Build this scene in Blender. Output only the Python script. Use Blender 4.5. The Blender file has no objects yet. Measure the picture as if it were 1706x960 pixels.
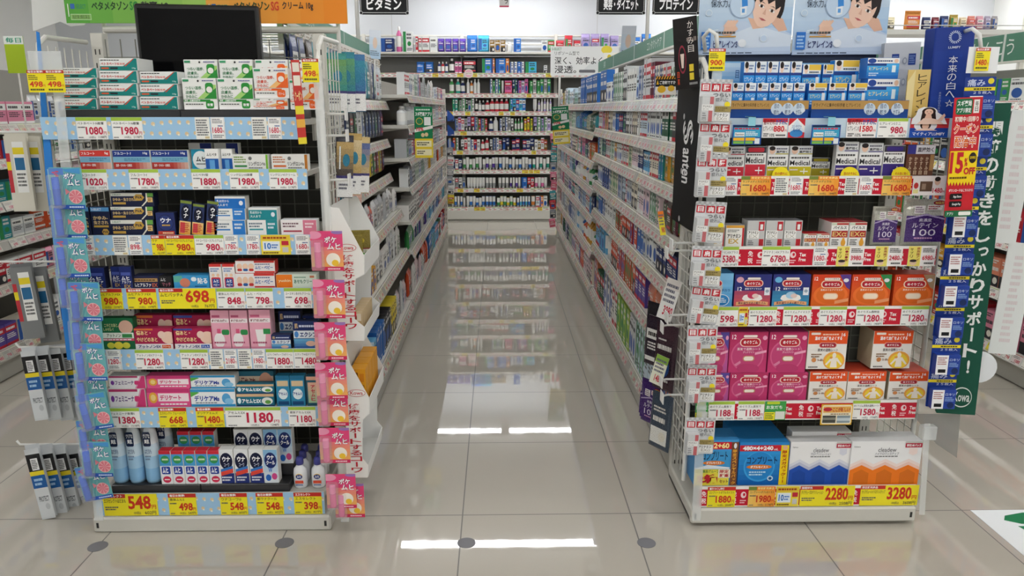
import bpy, math, random, re
from mathutils import Vector, Matrix
R = math.radians
random.seed(7)
SC = bpy.context.scene
COL = SC.collection

# ------------------------------------------------------------------ camera
H, FPX, CX, CY = 1.41, 1260.0, 853.0, 480.0
PITCH, YAW = math.atan(298 / FPX), math.atan(24 * math.cos(math.atan(298 / FPX)) / FPX)
fwd = Vector((math.sin(YAW) * math.cos(PITCH), math.cos(YAW) * math.cos(PITCH), -math.sin(PITCH)))
rgt = Vector((math.cos(YAW), -math.sin(YAW), 0))
upv = rgt.cross(fwd)
EYE = Vector((0, 0, H))
cd = bpy.data.cameras.new('camera'); cam = bpy.data.objects.new('camera', cd); COL.objects.link(cam)
cd.sensor_width = 36; cd.lens = FPX / 1706 * 36; cd.clip_start = .02; cd.clip_end = 60
cam.matrix_world = Matrix((rgt, upv, -fwd)).transposed().to_4x4(); cam.location = EYE
SC.camera = cam
# ------------------------------------------------------------------ light, exposure
SC.view_settings.view_transform = 'Standard'; SC.view_settings.look = 'None'
SC.view_settings.gamma = 1; SC.view_settings.use_curve_mapping = False
SC.view_settings.exposure = 0.0
SC.cycles.use_denoising = True
SC.cycles.max_bounces = 8; SC.cycles.transparent_max_bounces = 24
SC.cycles.sample_clamp_indirect = 6.0
W = bpy.data.worlds.new('world'); SC.world = W; W.use_nodes = True
W.node_tree.nodes['Background'].inputs[0].default_value = (1, .98, .95, 1)
W.node_tree.nodes['Background'].inputs[1].default_value = .25
LAMP_STRENGTH = 30.0
LAMP_X = (-2.85, 0.0, 2.85, 5.2)  # last column is an added one, to brighten the right wall
LAMP_Y = (-1.9, 1.0, 3.92, 6.84, 9.6)
CEIL = 2.9

def ray(px, py): return fwd + rgt * ((px - CX) / FPX) + upv * ((CY - py) / FPX)
def atY(px, py, Y): d = ray(px, py); return EYE + d * (Y / d.y)
def atX(px, py, X): d = ray(px, py); return EYE + d * (X / d.x)
def atZ(px, py, Z): d = ray(px, py); return EYE + d * ((Z - H) / d.z)

# ------------------------------------------------------------------ materials
_lin = {}
def lin(c):
    if not isinstance(c, str): return c
    if c not in _lin:
        h = c.lstrip('#')
        if len(h) == 3: h = ''.join(k * 2 for k in h)
        v = [int(h[i:i + 2], 16) / 255 for i in (0, 2, 4)]
        _lin[c] = tuple(k / 12.92 if k <= .04045 else ((k + .055) / 1.055) ** 2.4 for k in v)
    return _lin[c]

def mat(name, rough=.45, spec=.5, metal=0, coat=0, alpha=None, color=None, noise=0, emit=None):
    m = bpy.data.materials.new(name); m.use_nodes = True; n = m.node_tree.nodes; L = m.node_tree.links
    b = n['Principled BSDF']
    b.inputs['Roughness'].default_value = rough; b.inputs['Specular IOR Level'].default_value = spec
    b.inputs['Metallic'].default_value = metal; b.inputs['Coat Weight'].default_value = coat
    if color is None:
        a = n.new('ShaderNodeVertexColor'); a.layer_name = 'Col'; L.new(a.outputs[0], b.inputs['Base Color'])
    else: b.inputs['Base Color'].default_value = (*lin(color), 1)
    if noise:
        t = n.new('ShaderNodeTexNoise'); t.inputs['Scale'].default_value = 60
        mr = n.new('ShaderNodeMapRange'); mr.inputs[3].default_value = rough - noise; mr.inputs[4].default_value = rough + noise
        L.new(t.outputs[0], mr.inputs[0]); L.new(mr.outputs[0], b.inputs['Roughness'])
    if emit: b.inputs['Emission Color'].default_value = (1, 1, 1, 1); b.inputs['Emission Strength'].default_value = emit
    if alpha is not None: b.inputs['Alpha'].default_value = alpha
    return m
PRINT = mat('printed_card', .45, .26, noise=.08)
GLOSS = mat('printed_gloss', .24, .36, noise=.06)
FOIL = mat('printed_foil', .28, .6, metal=.25, noise=.08)
PAINT = mat('painted_steel', .4, .45, noise=.06)
PLAST = mat('plastic', .3, .5, noise=.05)
FILM = mat('clear_film', .08, .6, alpha=.16, color='#f4f6f8')
ACRYL = mat('clear_acrylic', .12, .6, alpha=.34, color='#eef2f2')
SMOKE = mat('smoked_film', .15, .5, alpha=.5, color='#8d8d88')
SCREEN = mat('screen_glass', .12, .16, color='#050507')
BLACK = mat('matt_black_print', .6, .15)
LAMP = mat('lamp_diffuser', .5, .2, color='#ffffff', emit=LAMP_STRENGTH)

# ------------------------------------------------------------------ text outlines
_txt = {}
def glyphs(s, bold):
    k = (s, bold)
    if k not in _txt:
        c = bpy.data.curves.new('t', 'FONT'); c.body = s; c.resolution_u = 2 if len(s) < 24 else 1; c.offset = bold
        o = bpy.data.objects.new('t', c); m = o.to_mesh()
        v = [(p.co.x, p.co.y) for p in m.vertices]; f = [tuple(p.vertices) for p in m.polygons]
        o.to_mesh_clear(); bpy.data.objects.remove(o); bpy.data.curves.remove(c)
        if v:
            x0, x1 = min(p[0] for p in v), max(p[0] for p in v); y0, y1 = min(p[1] for p in v), max(p[1] for p in v)
            v = [((p[0] - x0) / max(x1 - x0, 1e-6), (p[1] - y0) / max(y1 - y0, 1e-6)) for p in v]
            g = []
            for t in f:   # face up
                a = sum(v[t[i]][0] * v[t[(i + 1) % len(t)]][1] - v[t[(i + 1) % len(t)]][0] * v[t[i]][1] for i in range(len(t)))
                g.append(t if a > 0 else t[::-1])
            _txt[k] = (v, g, (x1 - x0) / max(y1 - y0, 1e-6))
        else: _txt[k] = ([], [], 1)
    return _txt[k]

# ------------------------------------------------------------------ mesh builder
class MB:
    def __init__(s): s.v, s.f, s.c = [], [], []
    def poly(s, pts, col):
        b = len(s.v); s.v += [tuple(p) for p in pts]; s.f.append(tuple(range(b, b + len(pts)))); s.c.append(lin(col))
    def raw(s, v, f, col):
        b = len(s.v); s.v += [tuple(p) for p in v]; col = lin(col)
        for t in f: s.f.append(tuple(b + i for i in t)); s.c.append(col)
    def box(s, x0, y0, z0, x1, y1, z1, col, ch=0, cols=None):
        """cols: (front -y, back, left, right, bottom, top)"""
        if x1 < x0: x0, x1 = x1, x0
        if y1 < y0: y0, y1 = y1, y0
        if z1 < z0: z0, z1 = z1, z0
        q = cols or (col,) * 6
        if not ch:
            V = [(x0, y0, z0), (x1, y0, z0), (x1, y1, z0), (x0, y1, z0), (x0, y0, z1), (x1, y0, z1), (x1, y1, z1), (x0, y1, z1)]
            for k, t in enumerate(((0, 1, 5, 4), (2, 3, 7, 6), (3, 0, 4, 7), (1, 2, 6, 5), (3, 2, 1, 0), (4, 5, 6, 7))): s.raw(V, [], col) if False else None
            b = len(s.v); s.v += V
            for k, t in enumerate(((0, 1, 5, 4), (2, 3, 7, 6), (3, 0, 4, 7), (1, 2, 6, 5), (3, 2, 1, 0), (4, 5, 6, 7))):
                s.f.append(tuple(b + i for i in t)); s.c.append(lin(q[k]))
            return
        c = min(ch, (x1 - x0) * .4, (y1 - y0) * .4, (z1 - z0) * .4)
        X, Y, Z = (x0, x1), (y0, y1), (z0, z1); b = len(s.v); idx = {}
        for i in (0, 1):
            for j in (0, 1):
                for k in (0, 1):
                    sx, sy, sz = (c if i == 0 else -c), (c if j == 0 else -c), (c if k == 0 else -c)
                    for a, p in enumerate(((X[i], Y[j] + sy, Z[k] + sz), (X[i] + sx, Y[j], Z[k] + sz), (X[i] + sx, Y[j] + sy, Z[k]))):
                        idx[(i, j, k, a)] = len(s.v); s.v.append(p)
        def F(t, cc): s.f.append(tuple(idx[k] for k in t)); s.c.append(lin(cc))
        F([(0, 0, 0, 1), (1, 0, 0, 1), (1, 0, 1, 1), (0, 0, 1, 1)], q[0]); F([(1, 1, 0, 1), (0, 1, 0, 1), (0, 1, 1, 1), (1, 1, 1, 1)], q[1])
        F([(0, 1, 0, 0), (0, 0, 0, 0), (0, 0, 1, 0), (0, 1, 1, 0)], q[2]); F([(1, 0, 0, 0), (1, 1, 0, 0), (1, 1, 1, 0), (1, 0, 1, 0)], q[3])
        F([(0, 1, 0, 2), (1, 1, 0, 2), (1, 0, 0, 2), (0, 0, 0, 2)], q[4]); F([(0, 0, 1, 2), (1, 0, 1, 2), (1, 1, 1, 2), (0, 1, 1, 2)], q[5])
        for i in (0, 1):
            for j in (0, 1):
                F([(i, j, 0, 0), (i, j, 0, 1), (i, j, 1, 1), (i, j, 1, 0)][:: (1 if i == j else -1)], q[0 if j == 0 else 1])
                F([(i, 0, j, 0), (i, 0, j, 2), (i, 1, j, 2), (i, 1, j, 0)][:: (-1 if i == j else 1)], q[5 if j else 4])
                F([(0, i, j, 1), (0, i, j, 2), (1, i, j, 2), (1, i, j, 1)][:: (1 if i == j else -1)], q[5 if j else 4])
                for k in (0, 1):
                    F([(i, j, k, 0), (i, j, k, 1), (i, j, k, 2)], q[5 if k else 4])
    def tube(s, pts, r, col, n=8, cap=True):
        pts = [Vector(p) for p in pts]; rings = []
        for i, p in enumerate(pts):
            d = (pts[min(i + 1, len(pts) - 1)] - pts[max(i - 1, 0)]).normalized()
            a = d.cross(Vector((0, 0, 1))) if abs(d.z) < .9 else d.cross(Vector((1, 0, 0)))
            a.normalize(); b = d.cross(a); rr = r[i] if isinstance(r, (list, tuple)) else r
            rings.append([p + (a * math.cos(2 * math.pi * k / n) + b * math.sin(2 * math.pi * k / n)) * rr for k in range(n)])
        b0 = len(s.v); col = lin(col)
        for g in rings: s.v += [tuple(q) for q in g]
        for i in range(len(rings) - 1):
            for k in range(n):
                k2 = (k + 1) % n
                s.f.append((b0 + i * n + k, b0 + i * n + k2, b0 + (i + 1) * n + k2, b0 + (i + 1) * n + k)); s.c.append(col)
        if cap:
            s.f.append(tuple(b0 + k for k in range(n))[::-1]); s.c.append(col)
            s.f.append(tuple(b0 + (len(rings) - 1) * n + k for k in range(n))); s.c.append(col)
    def lathe(s, prof, cols, n=20, c=(0, 0), sx=1, sy=1):
        b0 = len(s.v)
        for r, z in prof:
            for k in range(n):
                a = 2 * math.pi * k / n; s.v.append((c[0] + math.cos(a) * r * sx, c[1] + math.sin(a) * r * sy, z))
        for i in range(len(prof) - 1):
            col = lin(cols[i] if isinstance(cols, list) else cols)
            for k in range(n):
                k2 = (k + 1) % n
                s.f.append((b0 + i * n + k, b0 + i * n + k2, b0 + (i + 1) * n + k2, b0 + (i + 1) * n + k)); s.c.append(col)
        s.f.append(tuple(b0 + k for k in range(n))[::-1]); s.c.append(lin(cols[0] if isinstance(cols, list) else cols))
        s.f.append(tuple(b0 + (len(prof) - 1) * n + k for k in range(n))); s.c.append(lin(cols[-1] if isinstance(cols, list) else cols))
    def prism(s, pts, y0, y1, col, edge=None):
        """pts (x,z) counter-clockwise seen from -y; extruded y0 (front) to y1"""
        n = len(pts); b = len(s.v)
        s.v += [(x, y0, z) for x, z in pts] + [(x, y1, z) for x, z in pts]
        s.f.append(tuple(range(b, b + n))); s.c.append(lin(col))
        s.f.append(tuple(range(b + n, b + 2 * n))[::-1]); s.c.append(lin(col))
        for i in range(n):
            j = (i + 1) % n; s.f.append((b + i, b + n + i, b + n + j, b + j)); s.c.append(lin(edge or col))
    def mesh(s, name, smooth=False):
        me = bpy.data.meshes.new(name); me.from_pydata(s.v, [], s.f)
        at = me.color_attributes.new('Col', 'FLOAT_COLOR', 'CORNER'); buf = []
        for f, c in zip(s.f, s.c): buf += [c[0], c[1], c[2], 1.0] * len(f)
        at.data.foreach_set('color', buf)
        if smooth: me.shade_smooth() if hasattr(me, 'shade_smooth') else None
        me.update(); return me

class Face:
    """prints on a flat face; coordinates are fractions, (0,0) bottom left"""
    def __init__(s, m, o, u, v, w, h, step=.00009, clip=False):
        s.m, s.o, s.u, s.v, s.w, s.h = m, Vector(o), Vector(u), Vector(v), w, h
        s.n = s.u.cross(s.v); s.k = 0; s.step = step; s.clip = clip; s.flat = None
    def at(s, x, y): return s.o + s.u * (x * s.w) + s.v * (y * s.h) + s.n * (.0002 + s.k * s.step)
    def up(s): s.k = s.k + 1 if s.flat is None else s.flat
    def p(s, pts, c):
        s.up()
        if s.clip: pts = [(min(1, max(0, x)), min(1, max(0, y))) for x, y in pts]
        s.m.poly([s.at(*q) for q in pts], c)
    def r(s, x0, y0, x1, y1, c): s.p([(x0, y0), (x1, y0), (x1, y1), (x0, y1)], c)
    def e(s, cx, cy, rx, ry, c, n=18): s.p([(cx + rx * math.cos(2 * math.pi * i / n), cy + ry * math.sin(2 * math.pi * i / n)) for i in range(n)], c)
    def rr(s, x0, y0, x1, y1, c, q=.3):
        w, h = (x1 - x0) * s.w, (y1 - y0) * s.h; rad = min(w, h) * q; rx, ry = rad / s.w, rad / s.h; pts = []
        for cx, cy, a in ((x1 - rx, y0 + ry, -90), (x1 - rx, y1 - ry, 0), (x0 + rx, y1 - ry, 90), (x0 + rx, y0 + ry, 180)):
            pts += [(cx + rx * math.cos(R(a + t)), cy + ry * math.sin(R(a + t))) for t in (0, 30, 60, 90)]
        s.p(pts, c)
    def t(s, txt, x0, y0, x1, y1, c, b=.012, fit=False, al='l'):
        v, f, asp = glyphs(txt, b)
        if not v: return
        s.up(); wn = asp * (y1 - y0) * s.h / s.w
        if fit and wn < x1 - x0:
            if al == 'r': x0 = x1 - wn
            elif al == 'c': x0, x1 = (x0 + x1 - wn) / 2, (x0 + x1 + wn) / 2
            else: x1 = x0 + wn
        s.m.raw([s.at(x0 + q[0] * (x1 - x0), y0 + q[1] * (y1 - y0)) for q in v], f, c)
    def vt(s, txt, x0, y0, x1, y1, c, b=.012):
        n = len(txt); st = (y1 - y0) / n
        for i, ch in enumerate(txt):
            ya = y1 - (i + 1) * st
            if ch == 'ー': s.r(x0 + (x1 - x0) * .42, ya + st * .08, x0 + (x1 - x0) * .58, ya + st * .92, c); continue
            if ch == '!': s.t(ch, x0 + (x1 - x0) * .4, ya + st * .07, x0 + (x1 - x0) * .6, ya + st * .9, c, b); continue
            if ch in 'っッ': s.t(ch, x0 + (x1 - x0) * .3, ya + st * .25, x1, ya + st * .8, c, b); continue
            s.t(ch, x0, ya + st * .07, x1, ya + st * .93, c, b)
    def l(s, x0, y0, x1, y1, n, c, seed=0):
        rg = random.Random(seed + n); st = (y1 - y0) / n
        s.up()
        for i in range(n):
            y = y0 + i * st + st * .2; x = x0; end = x1 - (x1 - x0) * rg.uniform(0, .3)
            while x < end:
                w = (x1 - x0) * rg.uniform(.05, .16); xe = min(x + w, end)
                s.m.poly([s.at(x, y), s.at(xe, y), s.at(xe, y + st * .55), s.at(x, y + st * .55)], c); x = xe + (x1 - x0) * .025
    def grad(s, x0, y0, x1, y1, ca, cb, n=8, vert=True):
        a, b = lin(ca), lin(cb); s.up()
        for i in range(n):
            t0, t1 = i / n, (i + 1) / n; t = (t0 + t1) / 2; c = tuple(a[k] + (b[k] - a[k]) * t for k in range(3))
            if vert: q = [(x0, y0 + (y1 - y0) * t0), (x1, y0 + (y1 - y0) * t0), (x1, y0 + (y1 - y0) * t1), (x0, y0 + (y1 - y0) * t1)]
            else: q = [(x0 + (x1 - x0) * t0, y0), (x0 + (x1 - x0) * t1, y0), (x0 + (x1 - x0) * t1, y1), (x0 + (x1 - x0) * t0, y1)]
            s.m.poly([s.at(*p) for p in q], c)

def front(m, w, h, y=0, x=None, z=0): return Face(m, (-w / 2 if x is None else x, y, z), (1, 0, 0), (0, 0, 1), w, h)

def link(name, me, material, parent=None, loc=(0, 0, 0), rot=(0, 0, 0)):
    o = bpy.data.objects.new(name, me); COL.objects.link(o)
    if me is not None and not me.materials: me.materials.append(material)
    o.location = loc; o.rotation_euler = rot
    if parent: o.parent = parent
    return o
def part(name, mb, material, parent, smooth=False, loc=(0, 0, 0), rot=(0, 0, 0)): return link(name, mb.mesh(name, smooth), material, parent, loc, rot)
def empty(name, loc=(0, 0, 0), rot=(0, 0, 0)):
    o = bpy.data.objects.new(name, None); COL.objects.link(o); o.location = loc; o.rotation_euler = rot; o.empty_display_size = .05; return o
def struct(name, mb, material, smooth=False):
    o = link(name, mb.mesh(name, smooth), material); o['kind'] = 'structure'; return o
KIDS = {}
def copy_tree(o):
    c = o.copy(); COL.objects.link(c)
    for ch in o.children:
        d = ch.copy(); COL.objects.link(d); d.parent = c
        for g in ch.children: e = g.copy(); COL.objects.link(e); e.parent = d
    for k in ('label', 'group', 'category'):
        if k in c: del c[k]
    return c

# ------------------------------------------------------------------ labels
ORD = 'zeroth first second third fourth fifth sixth seventh eighth ninth tenth eleventh twelfth thirteenth fourteenth fifteenth sixteenth seventeenth eighteenth nineteenth twentieth'.split()
def ordn(i):
    if i < len(ORD): return ORD[i]
    return f"{i}{'th' if 10 < i % 100 < 14 else {1: 'st', 2: 'nd', 3: 'rd'}.get(i % 10, 'th')}"
REG = []
def reg(o, cat, desc, loc, key, lev=0.0, group=None, frm='from left'):
    o['category'] = cat; REG.append((o, desc, loc, key, lev, group, frm)); return o
def single(o, cat, label, group=None):
    o['category'] = cat; o['label'] = label
    if group: o['group'] = group
    return o
def finish_labels():
    sets = {}
    for r in REG: sets.setdefault((r[1], r[2]), []).append(r)
    for (desc, loc), rs in sets.items():
        if len(rs) == 1: rs[0][0]['label'] = f'{desc}, {loc}'
        else:
            rs.sort(key=lambda r: r[3]); cols = []
            for r in rs:
                if cols and abs(cols[-1][0][3] - r[3]) < .012: cols[-1].append(r)
                else: cols.append([r])
            for ci, c in enumerate(cols):
                c.sort(key=lambda r: -r[4])
                for li, r in enumerate(c):
                    a = f', {ordn(ci + 1)} {r[6]}' if len(cols) > 1 else ''
                    b = f', {ordn(li + 1)} from top' if len(c) > 1 else ''
                    r[0]['label'] = f'{desc}{a}{b}, {loc}'
        for r in rs:
            if r[5]: r[0]['group'] = r[5]

# ================================================================== SETTING
XL, XR, YB, YN = -5.6, 6.4, 10.2, -3.2
def make_floor():
    m = MB(); m.poly([(XL, YN, 0), (XR, YN, 0), (XR, YB, 0), (XL, YB, 0)], '#fff')
    mt = bpy.data.materials.new('polished_tile'); mt.use_nodes = True; n = mt.node_tree.nodes; L = mt.node_tree.links
    b = n['Principled BSDF']; g = n.new('ShaderNodeNewGeometry'); sp = n.new('ShaderNodeSeparateXYZ'); L.new(g.outputs['Position'], sp.inputs[0])
    def line(sock, off):
        a = n.new('ShaderNodeMath'); a.operation = 'SUBTRACT'; L.new(sock, a.inputs[0]); a.inputs[1].default_value = off
        c = n.new('ShaderNodeMath'); c.operation = 'PINGPONG'; L.new(a.outputs[0], c.inputs[0]); c.inputs[1].default_value = .3
        d = n.new('ShaderNodeMath'); d.operation = 'LESS_THAN'; L.new(c.outputs[0], d.inputs[0]); d.inputs[1].default_value = .0022
        return d
    lx, ly = line(sp.outputs[0], -.131), line(sp.outputs[1], 2.443)
    mx = n.new('ShaderNodeMath'); mx.operation = 'MAXIMUM'; L.new(lx.outputs[0], mx.inputs[0]); L.new(ly.outputs[0], mx.inputs[1])
    t = n.new('ShaderNodeTexNoise'); t.inputs['Scale'].default_value = 1.6; t.inputs['Detail'].default_value = 5; L.new(g.outputs['Position'], t.inputs['Vector'])
    cr = n.new('ShaderNodeMix'); cr.data_type = 'RGBA'; cr.inputs[6].default_value = (*lin('#bcb6aa'), 1); cr.inputs[7].default_value = (*lin('#c6c0b5'), 1); L.new(t.outputs[0], cr.inputs[0])
    c2 = n.new('ShaderNodeMix'); c2.data_type = 'RGBA'; L.new(cr.outputs[2], c2.inputs[6]); c2.inputs[7].default_value = (*lin('#6a6863'), 1); L.new(mx.outputs[0], c2.inputs[0])
    L.new(c2.outputs[2], b.inputs['Base Color'])
    s2 = n.new('ShaderNodeTexNoise'); s2.inputs['Scale'].default_value = 3.5; s2.inputs['Detail'].default_value = 6
    mp = n.new('ShaderNodeMapping'); mp.inputs['Scale'].default_value = (6, .8, 1); L.new(g.outputs['Position'], mp.inputs[0]); L.new(mp.outputs[0], s2.inputs['Vector'])
    mr = n.new('ShaderNodeMapRange'); mr.inputs[1].default_value = .4; mr.inputs[2].default_value = .8; mr.inputs[3].default_value = .01; mr.inputs[4].default_value = .05
    L.new(s2.outputs[0], mr.inputs[0])
    m3 = n.new('ShaderNodeMath'); m3.operation = 'MAXIMUM'; L.new(mr.outputs[0], m3.inputs[0]); m4 = n.new('ShaderNodeMath'); m4.operation = 'MULTIPLY'; L.new(mx.outputs[0], m4.inputs[0]); m4.inputs[1].default_value = .5; L.new(m4.outputs[0], m3.inputs[1])
    L.new(m3.outputs[0], b.inputs['Roughness']); b.inputs['Specular IOR Level'].default_value = .8; b.inputs['Coat Weight'].default_value = .6; b.inputs['Coat Roughness'].default_value = .015
    bp = n.new('ShaderNodeBump'); bp.inputs['Strength'].default_value = .007; bp.inputs['Distance'].default_value = .01
    wv = n.new('ShaderNodeTexNoise'); wv.inputs['Scale'].default_value = 2.2; L.new(g.outputs['Position'], wv.inputs['Vector']); L.new(wv.outputs[0], bp.inputs['Height']); L.new(bp.outputs[0], b.inputs['Normal'])
    struct('floor', m, mt)
make_floor()
def wall(name, pts, col='#f4f4f2'):
    m = MB(); m.poly(pts, col); return m
WALLM = mat('wall_paint', .7, .3, noise=.05)
m = MB(); m.poly([(XL, YB, 0), (XR, YB, 0), (XR, YB, CEIL), (XL, YB, CEIL)], '#d3d6da')
for x in (-3.1, -1.35, 1.28, 3.6):
    m.poly([(x, YB - .001, 0), (x + .006, YB - .001, 0), (x + .006, YB - .001, CEIL), (x, YB - .001, CEIL)], '#b9b9b6')
struct('wall_back', m, WALLM)
m = MB(); m.poly([(XL, YN, 0), (XL, YB, 0), (XL, YB, CEIL), (XL, YN, CEIL)], '#efefec'); struct('wall_left', m, WALLM)
m = MB(); m.poly([(XR, YB, 0), (XR, YN, 0), (XR, YN, CEIL), (XR, YB, CEIL)], '#efefec'); struct('wall_right', m, WALLM)
m = MB(); m.poly([(XR, YN, 0), (XL, YN, 0), (XL, YN, CEIL), (XR, YN, CEIL)], '#e9e9e6'); struct('wall_front', m, WALLM)
m = MB(); m.poly([(XL, YN, CEIL), (XL, YB, CEIL), (XR, YB, CEIL), (XR, YN, CEIL)], '#f2f2ef'); struct('ceiling', m, WALLM)

def ceiling_lights():
    m = MB(); m.box(-1.0, -.06, -.03, 1.0, .06, 0, '#f0f0ee', .004); house = m.mesh('housing')
    m = MB(); m.box(-.985, -.045, -.05, .985, .045, -.0302, '#ffffff', .006); dif = m.mesh('diffuser')
    for j, y in enumerate(LAMP_Y):
        for i, x in enumerate(LAMP_X):
            e = empty('ceiling_light', (x, y, CEIL - .001)); link('housing', house, PAINT, e); link('diffuser', dif, LAMP, e)
            single(e, 'lamp', f'white linear ceiling light, {ordn(j + 1)} row from front, {ordn(i + 1)} from left', 'ceiling lights')
ceiling_lights()
# ================================================================== SHELVING
WHT, CRM, DRK = '#e9e8e3', '#d9d7cf', '#2c2d2c'
def strip_art(f, kind, w, seed):
    rg = random.Random(seed); yel = '#efdf4a' if kind == 'cards' else '#eae3b8'
    if kind == 'blue':
        f.r(0, 0, 1, 1, '#a4cdee'); f.flat = 2
        nx = int(w / .026)
        for i in range(nx):
            for k in (0, 1):
                x = (i + .5 + .25 * k) / nx; y = .28 + .46 * k + rg.uniform(-.05, .05); r = .0062
                f.e(x, y, r / w, r / f.h, '#e6cfa6', 8); f.flat = 3; f.e(x + .002 / w, y - .07, r * .6 / w, r * .5 / f.h, '#f6efdf', 6); f.flat = 2
    elif kind == 'red':
        f.r(0, 0, 1, 1, '#f4f0ee'); f.r(0, .06, 1, .86, '#c4122f'); x = .01; f.flat = 3
        st = .105 / w
        while x < 1 - st * .6:
            f.t('免', x, .5, x + .016 / w, .78, '#fff', .01); f.t('税', x, .16, x + .016 / w, .44, '#fff', .01)
            f.e(x + .04 / w, .58, .0095 / w, .16, '#f7d9dc', 14); f.flat = 4; f.e(x + .042 / w, .6, .004 / w, .08, '#c4122f', 10); f.flat = 3; f.l(x + .029 / w, .15, x + .052 / w, .36, 2, '#f0c3c9')
            f.t('Tax', x + .06 / w, .5, x + .082 / w, .68, '#fff', .02); f.t('Free', x + .06 / w, .26, x + .082 / w, .44, '#fff', .02)
            x += st
    elif kind in ('cards', 'pale'):
        f.r(0, 0, 1, 1, '#e2e1dc' if kind == 'cards' else '#aaa79f'); x = .004
        while x < .985:
            ww = rg.uniform(.055, .085) / w; c = rg.choice((['#f6f4ee'] * 9 + [yel] * 2 + ['#e9ecd8', '#efe2e0', '#ece4d8']) if kind == 'cards' else ['#cfcabf', '#c8c3b8', '#cbbfb6', '#d0c9aa', '#bfc1ba', '#cebbb9', '#babfac', '#d6d2ca'])
            if x + ww > .995: break
            f.flat = 2; f.r(x, .06, x + ww, .94, c); f.flat = 3; f.r(x, .84, x + ww, .94, rg.choice(['#a9c84e', '#c9302c'] if kind == 'cards' else ['#c4d09a', '#d8dcc8', '#d9b8b4', '#d8dcc8']))
            f.t(str(rg.choice((498, 598, 698, 798, 980, 1080, 1280, 1480, 1680, 1980, 2480))), x + ww * .35, .2, x + ww * .9, .5, '#c22a44' if kind == 'cards' else '#c85a70', .02, True, 'r')
            f.l(x + ww * .08, .56, x + ww * .9, .8, 2, '#6a686a' if kind == 'cards' else '#a89f9c', rg.randint(0, 99)); f.l(x + ww * .06, .08, x + ww * .6, .2, 1, '#9a9490', rg.randint(0, 99)); x += ww + rg.uniform(.002, .012) / w
    elif kind == 'clear': f.r(0, 0, 1, 1, '#c9dcea'); f.grad(0, 0, 1, .35, '#aac3dc', '#c9dcea', 3)

def upright(parent, x, y, z, slot=True):
    m = MB(); m.box(x - .02, y - .015, 0, x + .02, y + .025, z, CRM, .002)
    q = .06
    while slot and q < z - .04:
        for dx in (-.007, .007): m.box(x + dx - .002, y - .0155, q, x + dx + .002, y - .0149, q + .018, '#33332f')
        q += .045
    return part('upright_post', m, PAINT, parent)

def end_unit(name, label, X0, X1, Yf, Yb, rails, rx, kinds, top, plate, matc, wires, wy, pz):
    U = empty(name, ((X0 + X1) / 2, Yf, 0)); single(U, 'shelving unit', label); inv = Vector((-(X0 + X1) / 2, -Yf, 0))
    def P(nm, mb, mt, par=U):
        if par is U: mb.v = [tuple(Vector(v) + inv) for v in mb.v]
        return part(nm, mb, mt, par)
    zr = []
    m = MB(); zt = atY(CX, rails[-1][1], Yf).z
    m.box(X0, Yf + .005, .012, X1, Yb, zt - .04, '#c4c2ba', .003); m.box(X0, Yf - .012, zt - .058, X1, Yb, zt - .002, '#cfcdc5', .006)
    for sx in (X0 + .012, X1 - .022):
        m.box(sx, Yf + .0045, .03, sx + .008, Yf + .006, .05, '#222'); m.box(sx, Yf - .0125, zt - .04, sx + .008, Yf - .011, zt - .02, '#222')
    P('base_plinth', m, PAINT)
    m = MB(); m.box(0, -.0012, 0, .052, .0006, .03, '#f0f0ec', .0004); f = front(m, .052, .03, -.0012, 0); f.t(plate, .2, .28, .8, .72, '#4b4b48', .01)
    o = part('number_plate', m, PRINT, U, loc=(X0 + .03 - (X0 + X1) / 2, .002, .03))
    for i, (yt, yb_) in enumerate(rails):
        zt_, zb_ = atY(CX, yt, Yf).z, atY(CX, yb_, Yf).z; x0, x1 = rx[i]
        zs = zt_ - .006; zr.append((zs, zb_, zt_))
        if i < len(rails) - 1:
            m = MB(); m.box(x0, Yf + .004, zs - .018, x1, Yb - .004, zs, '#b9b7af', .002)
            for bx in (x0 + .004, x1 - .012): m.prism([(bx, zs - .018), (bx, zs - .07), (bx + .008, zs - .07), (bx + .008, zs - .018)], Yb - .19, Yb - .004, '#a9a79f')
        else:
            m = MB(); m.box(x0, Yf + .004, zs - .02, x1, Yb - .004, zs, '#b9b7af', .002)
        s = P('shelf', m, PAINT)
        m = MB(); h = zt_ - zb_; w = x1 - x0; m.box(0, 0, 0, w, .0035, h, '#d7dde0')
        f = front(m, w, h, 0, 0); strip_art(f, kinds[i], w, i)
        part('price_rail', m, GLOSS, s, loc=(x0 + inv.x, Yf + inv.y, zb_))
    for x in (X0 + .03, X1 - .03):
        u = upright(U, x + inv.x, Yb + .02 + inv.y, top)
    m = MB()   # rear wire panel
    z = .18
    while z < top - .03: m.box(X0 + .05, Yb + .004, z, X1 - .05, Yb + .007, z + .003, matc); z += .05
    x = X0 + .06
    while x < X1 - .05: m.box(x, Yb + .001, .16, x + .003, Yb + .004, top - .02, matc); x += .05
    P('rear_wire_panel', m, PAINT)
    m = MB(); m.box(X0 + .03, Yb + .0475, .14, X1 - .03, Yb + .056, pz, '#4b4b43', .001); P('rear_panel', m, PAINT)  # dark sheet added behind the wire to make the shelf interior look shaded
    for x in wires:   # wire sides
        m = MB(); z = .2
        while z < top - .12: m.box(x, Yf + wy + .005, z, x + .003, Yb, z + .003, CRM); z += .05
        y = Yf + wy + .015
        while y < Yb: m.box(x, y, .13, x + .003, y + .003, top - .06, CRM); y += .045
        m.tube([(x, Yf + wy, .12), (x, Yf + wy, top - .1), (x, Yf + wy + .015, top - .06), (x, Yf + wy + .055, top - .035), (x, Yb, top - .03)], .008, WHT, 10)
        P('wire_side', m, PAINT)
    return U, zr
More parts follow.
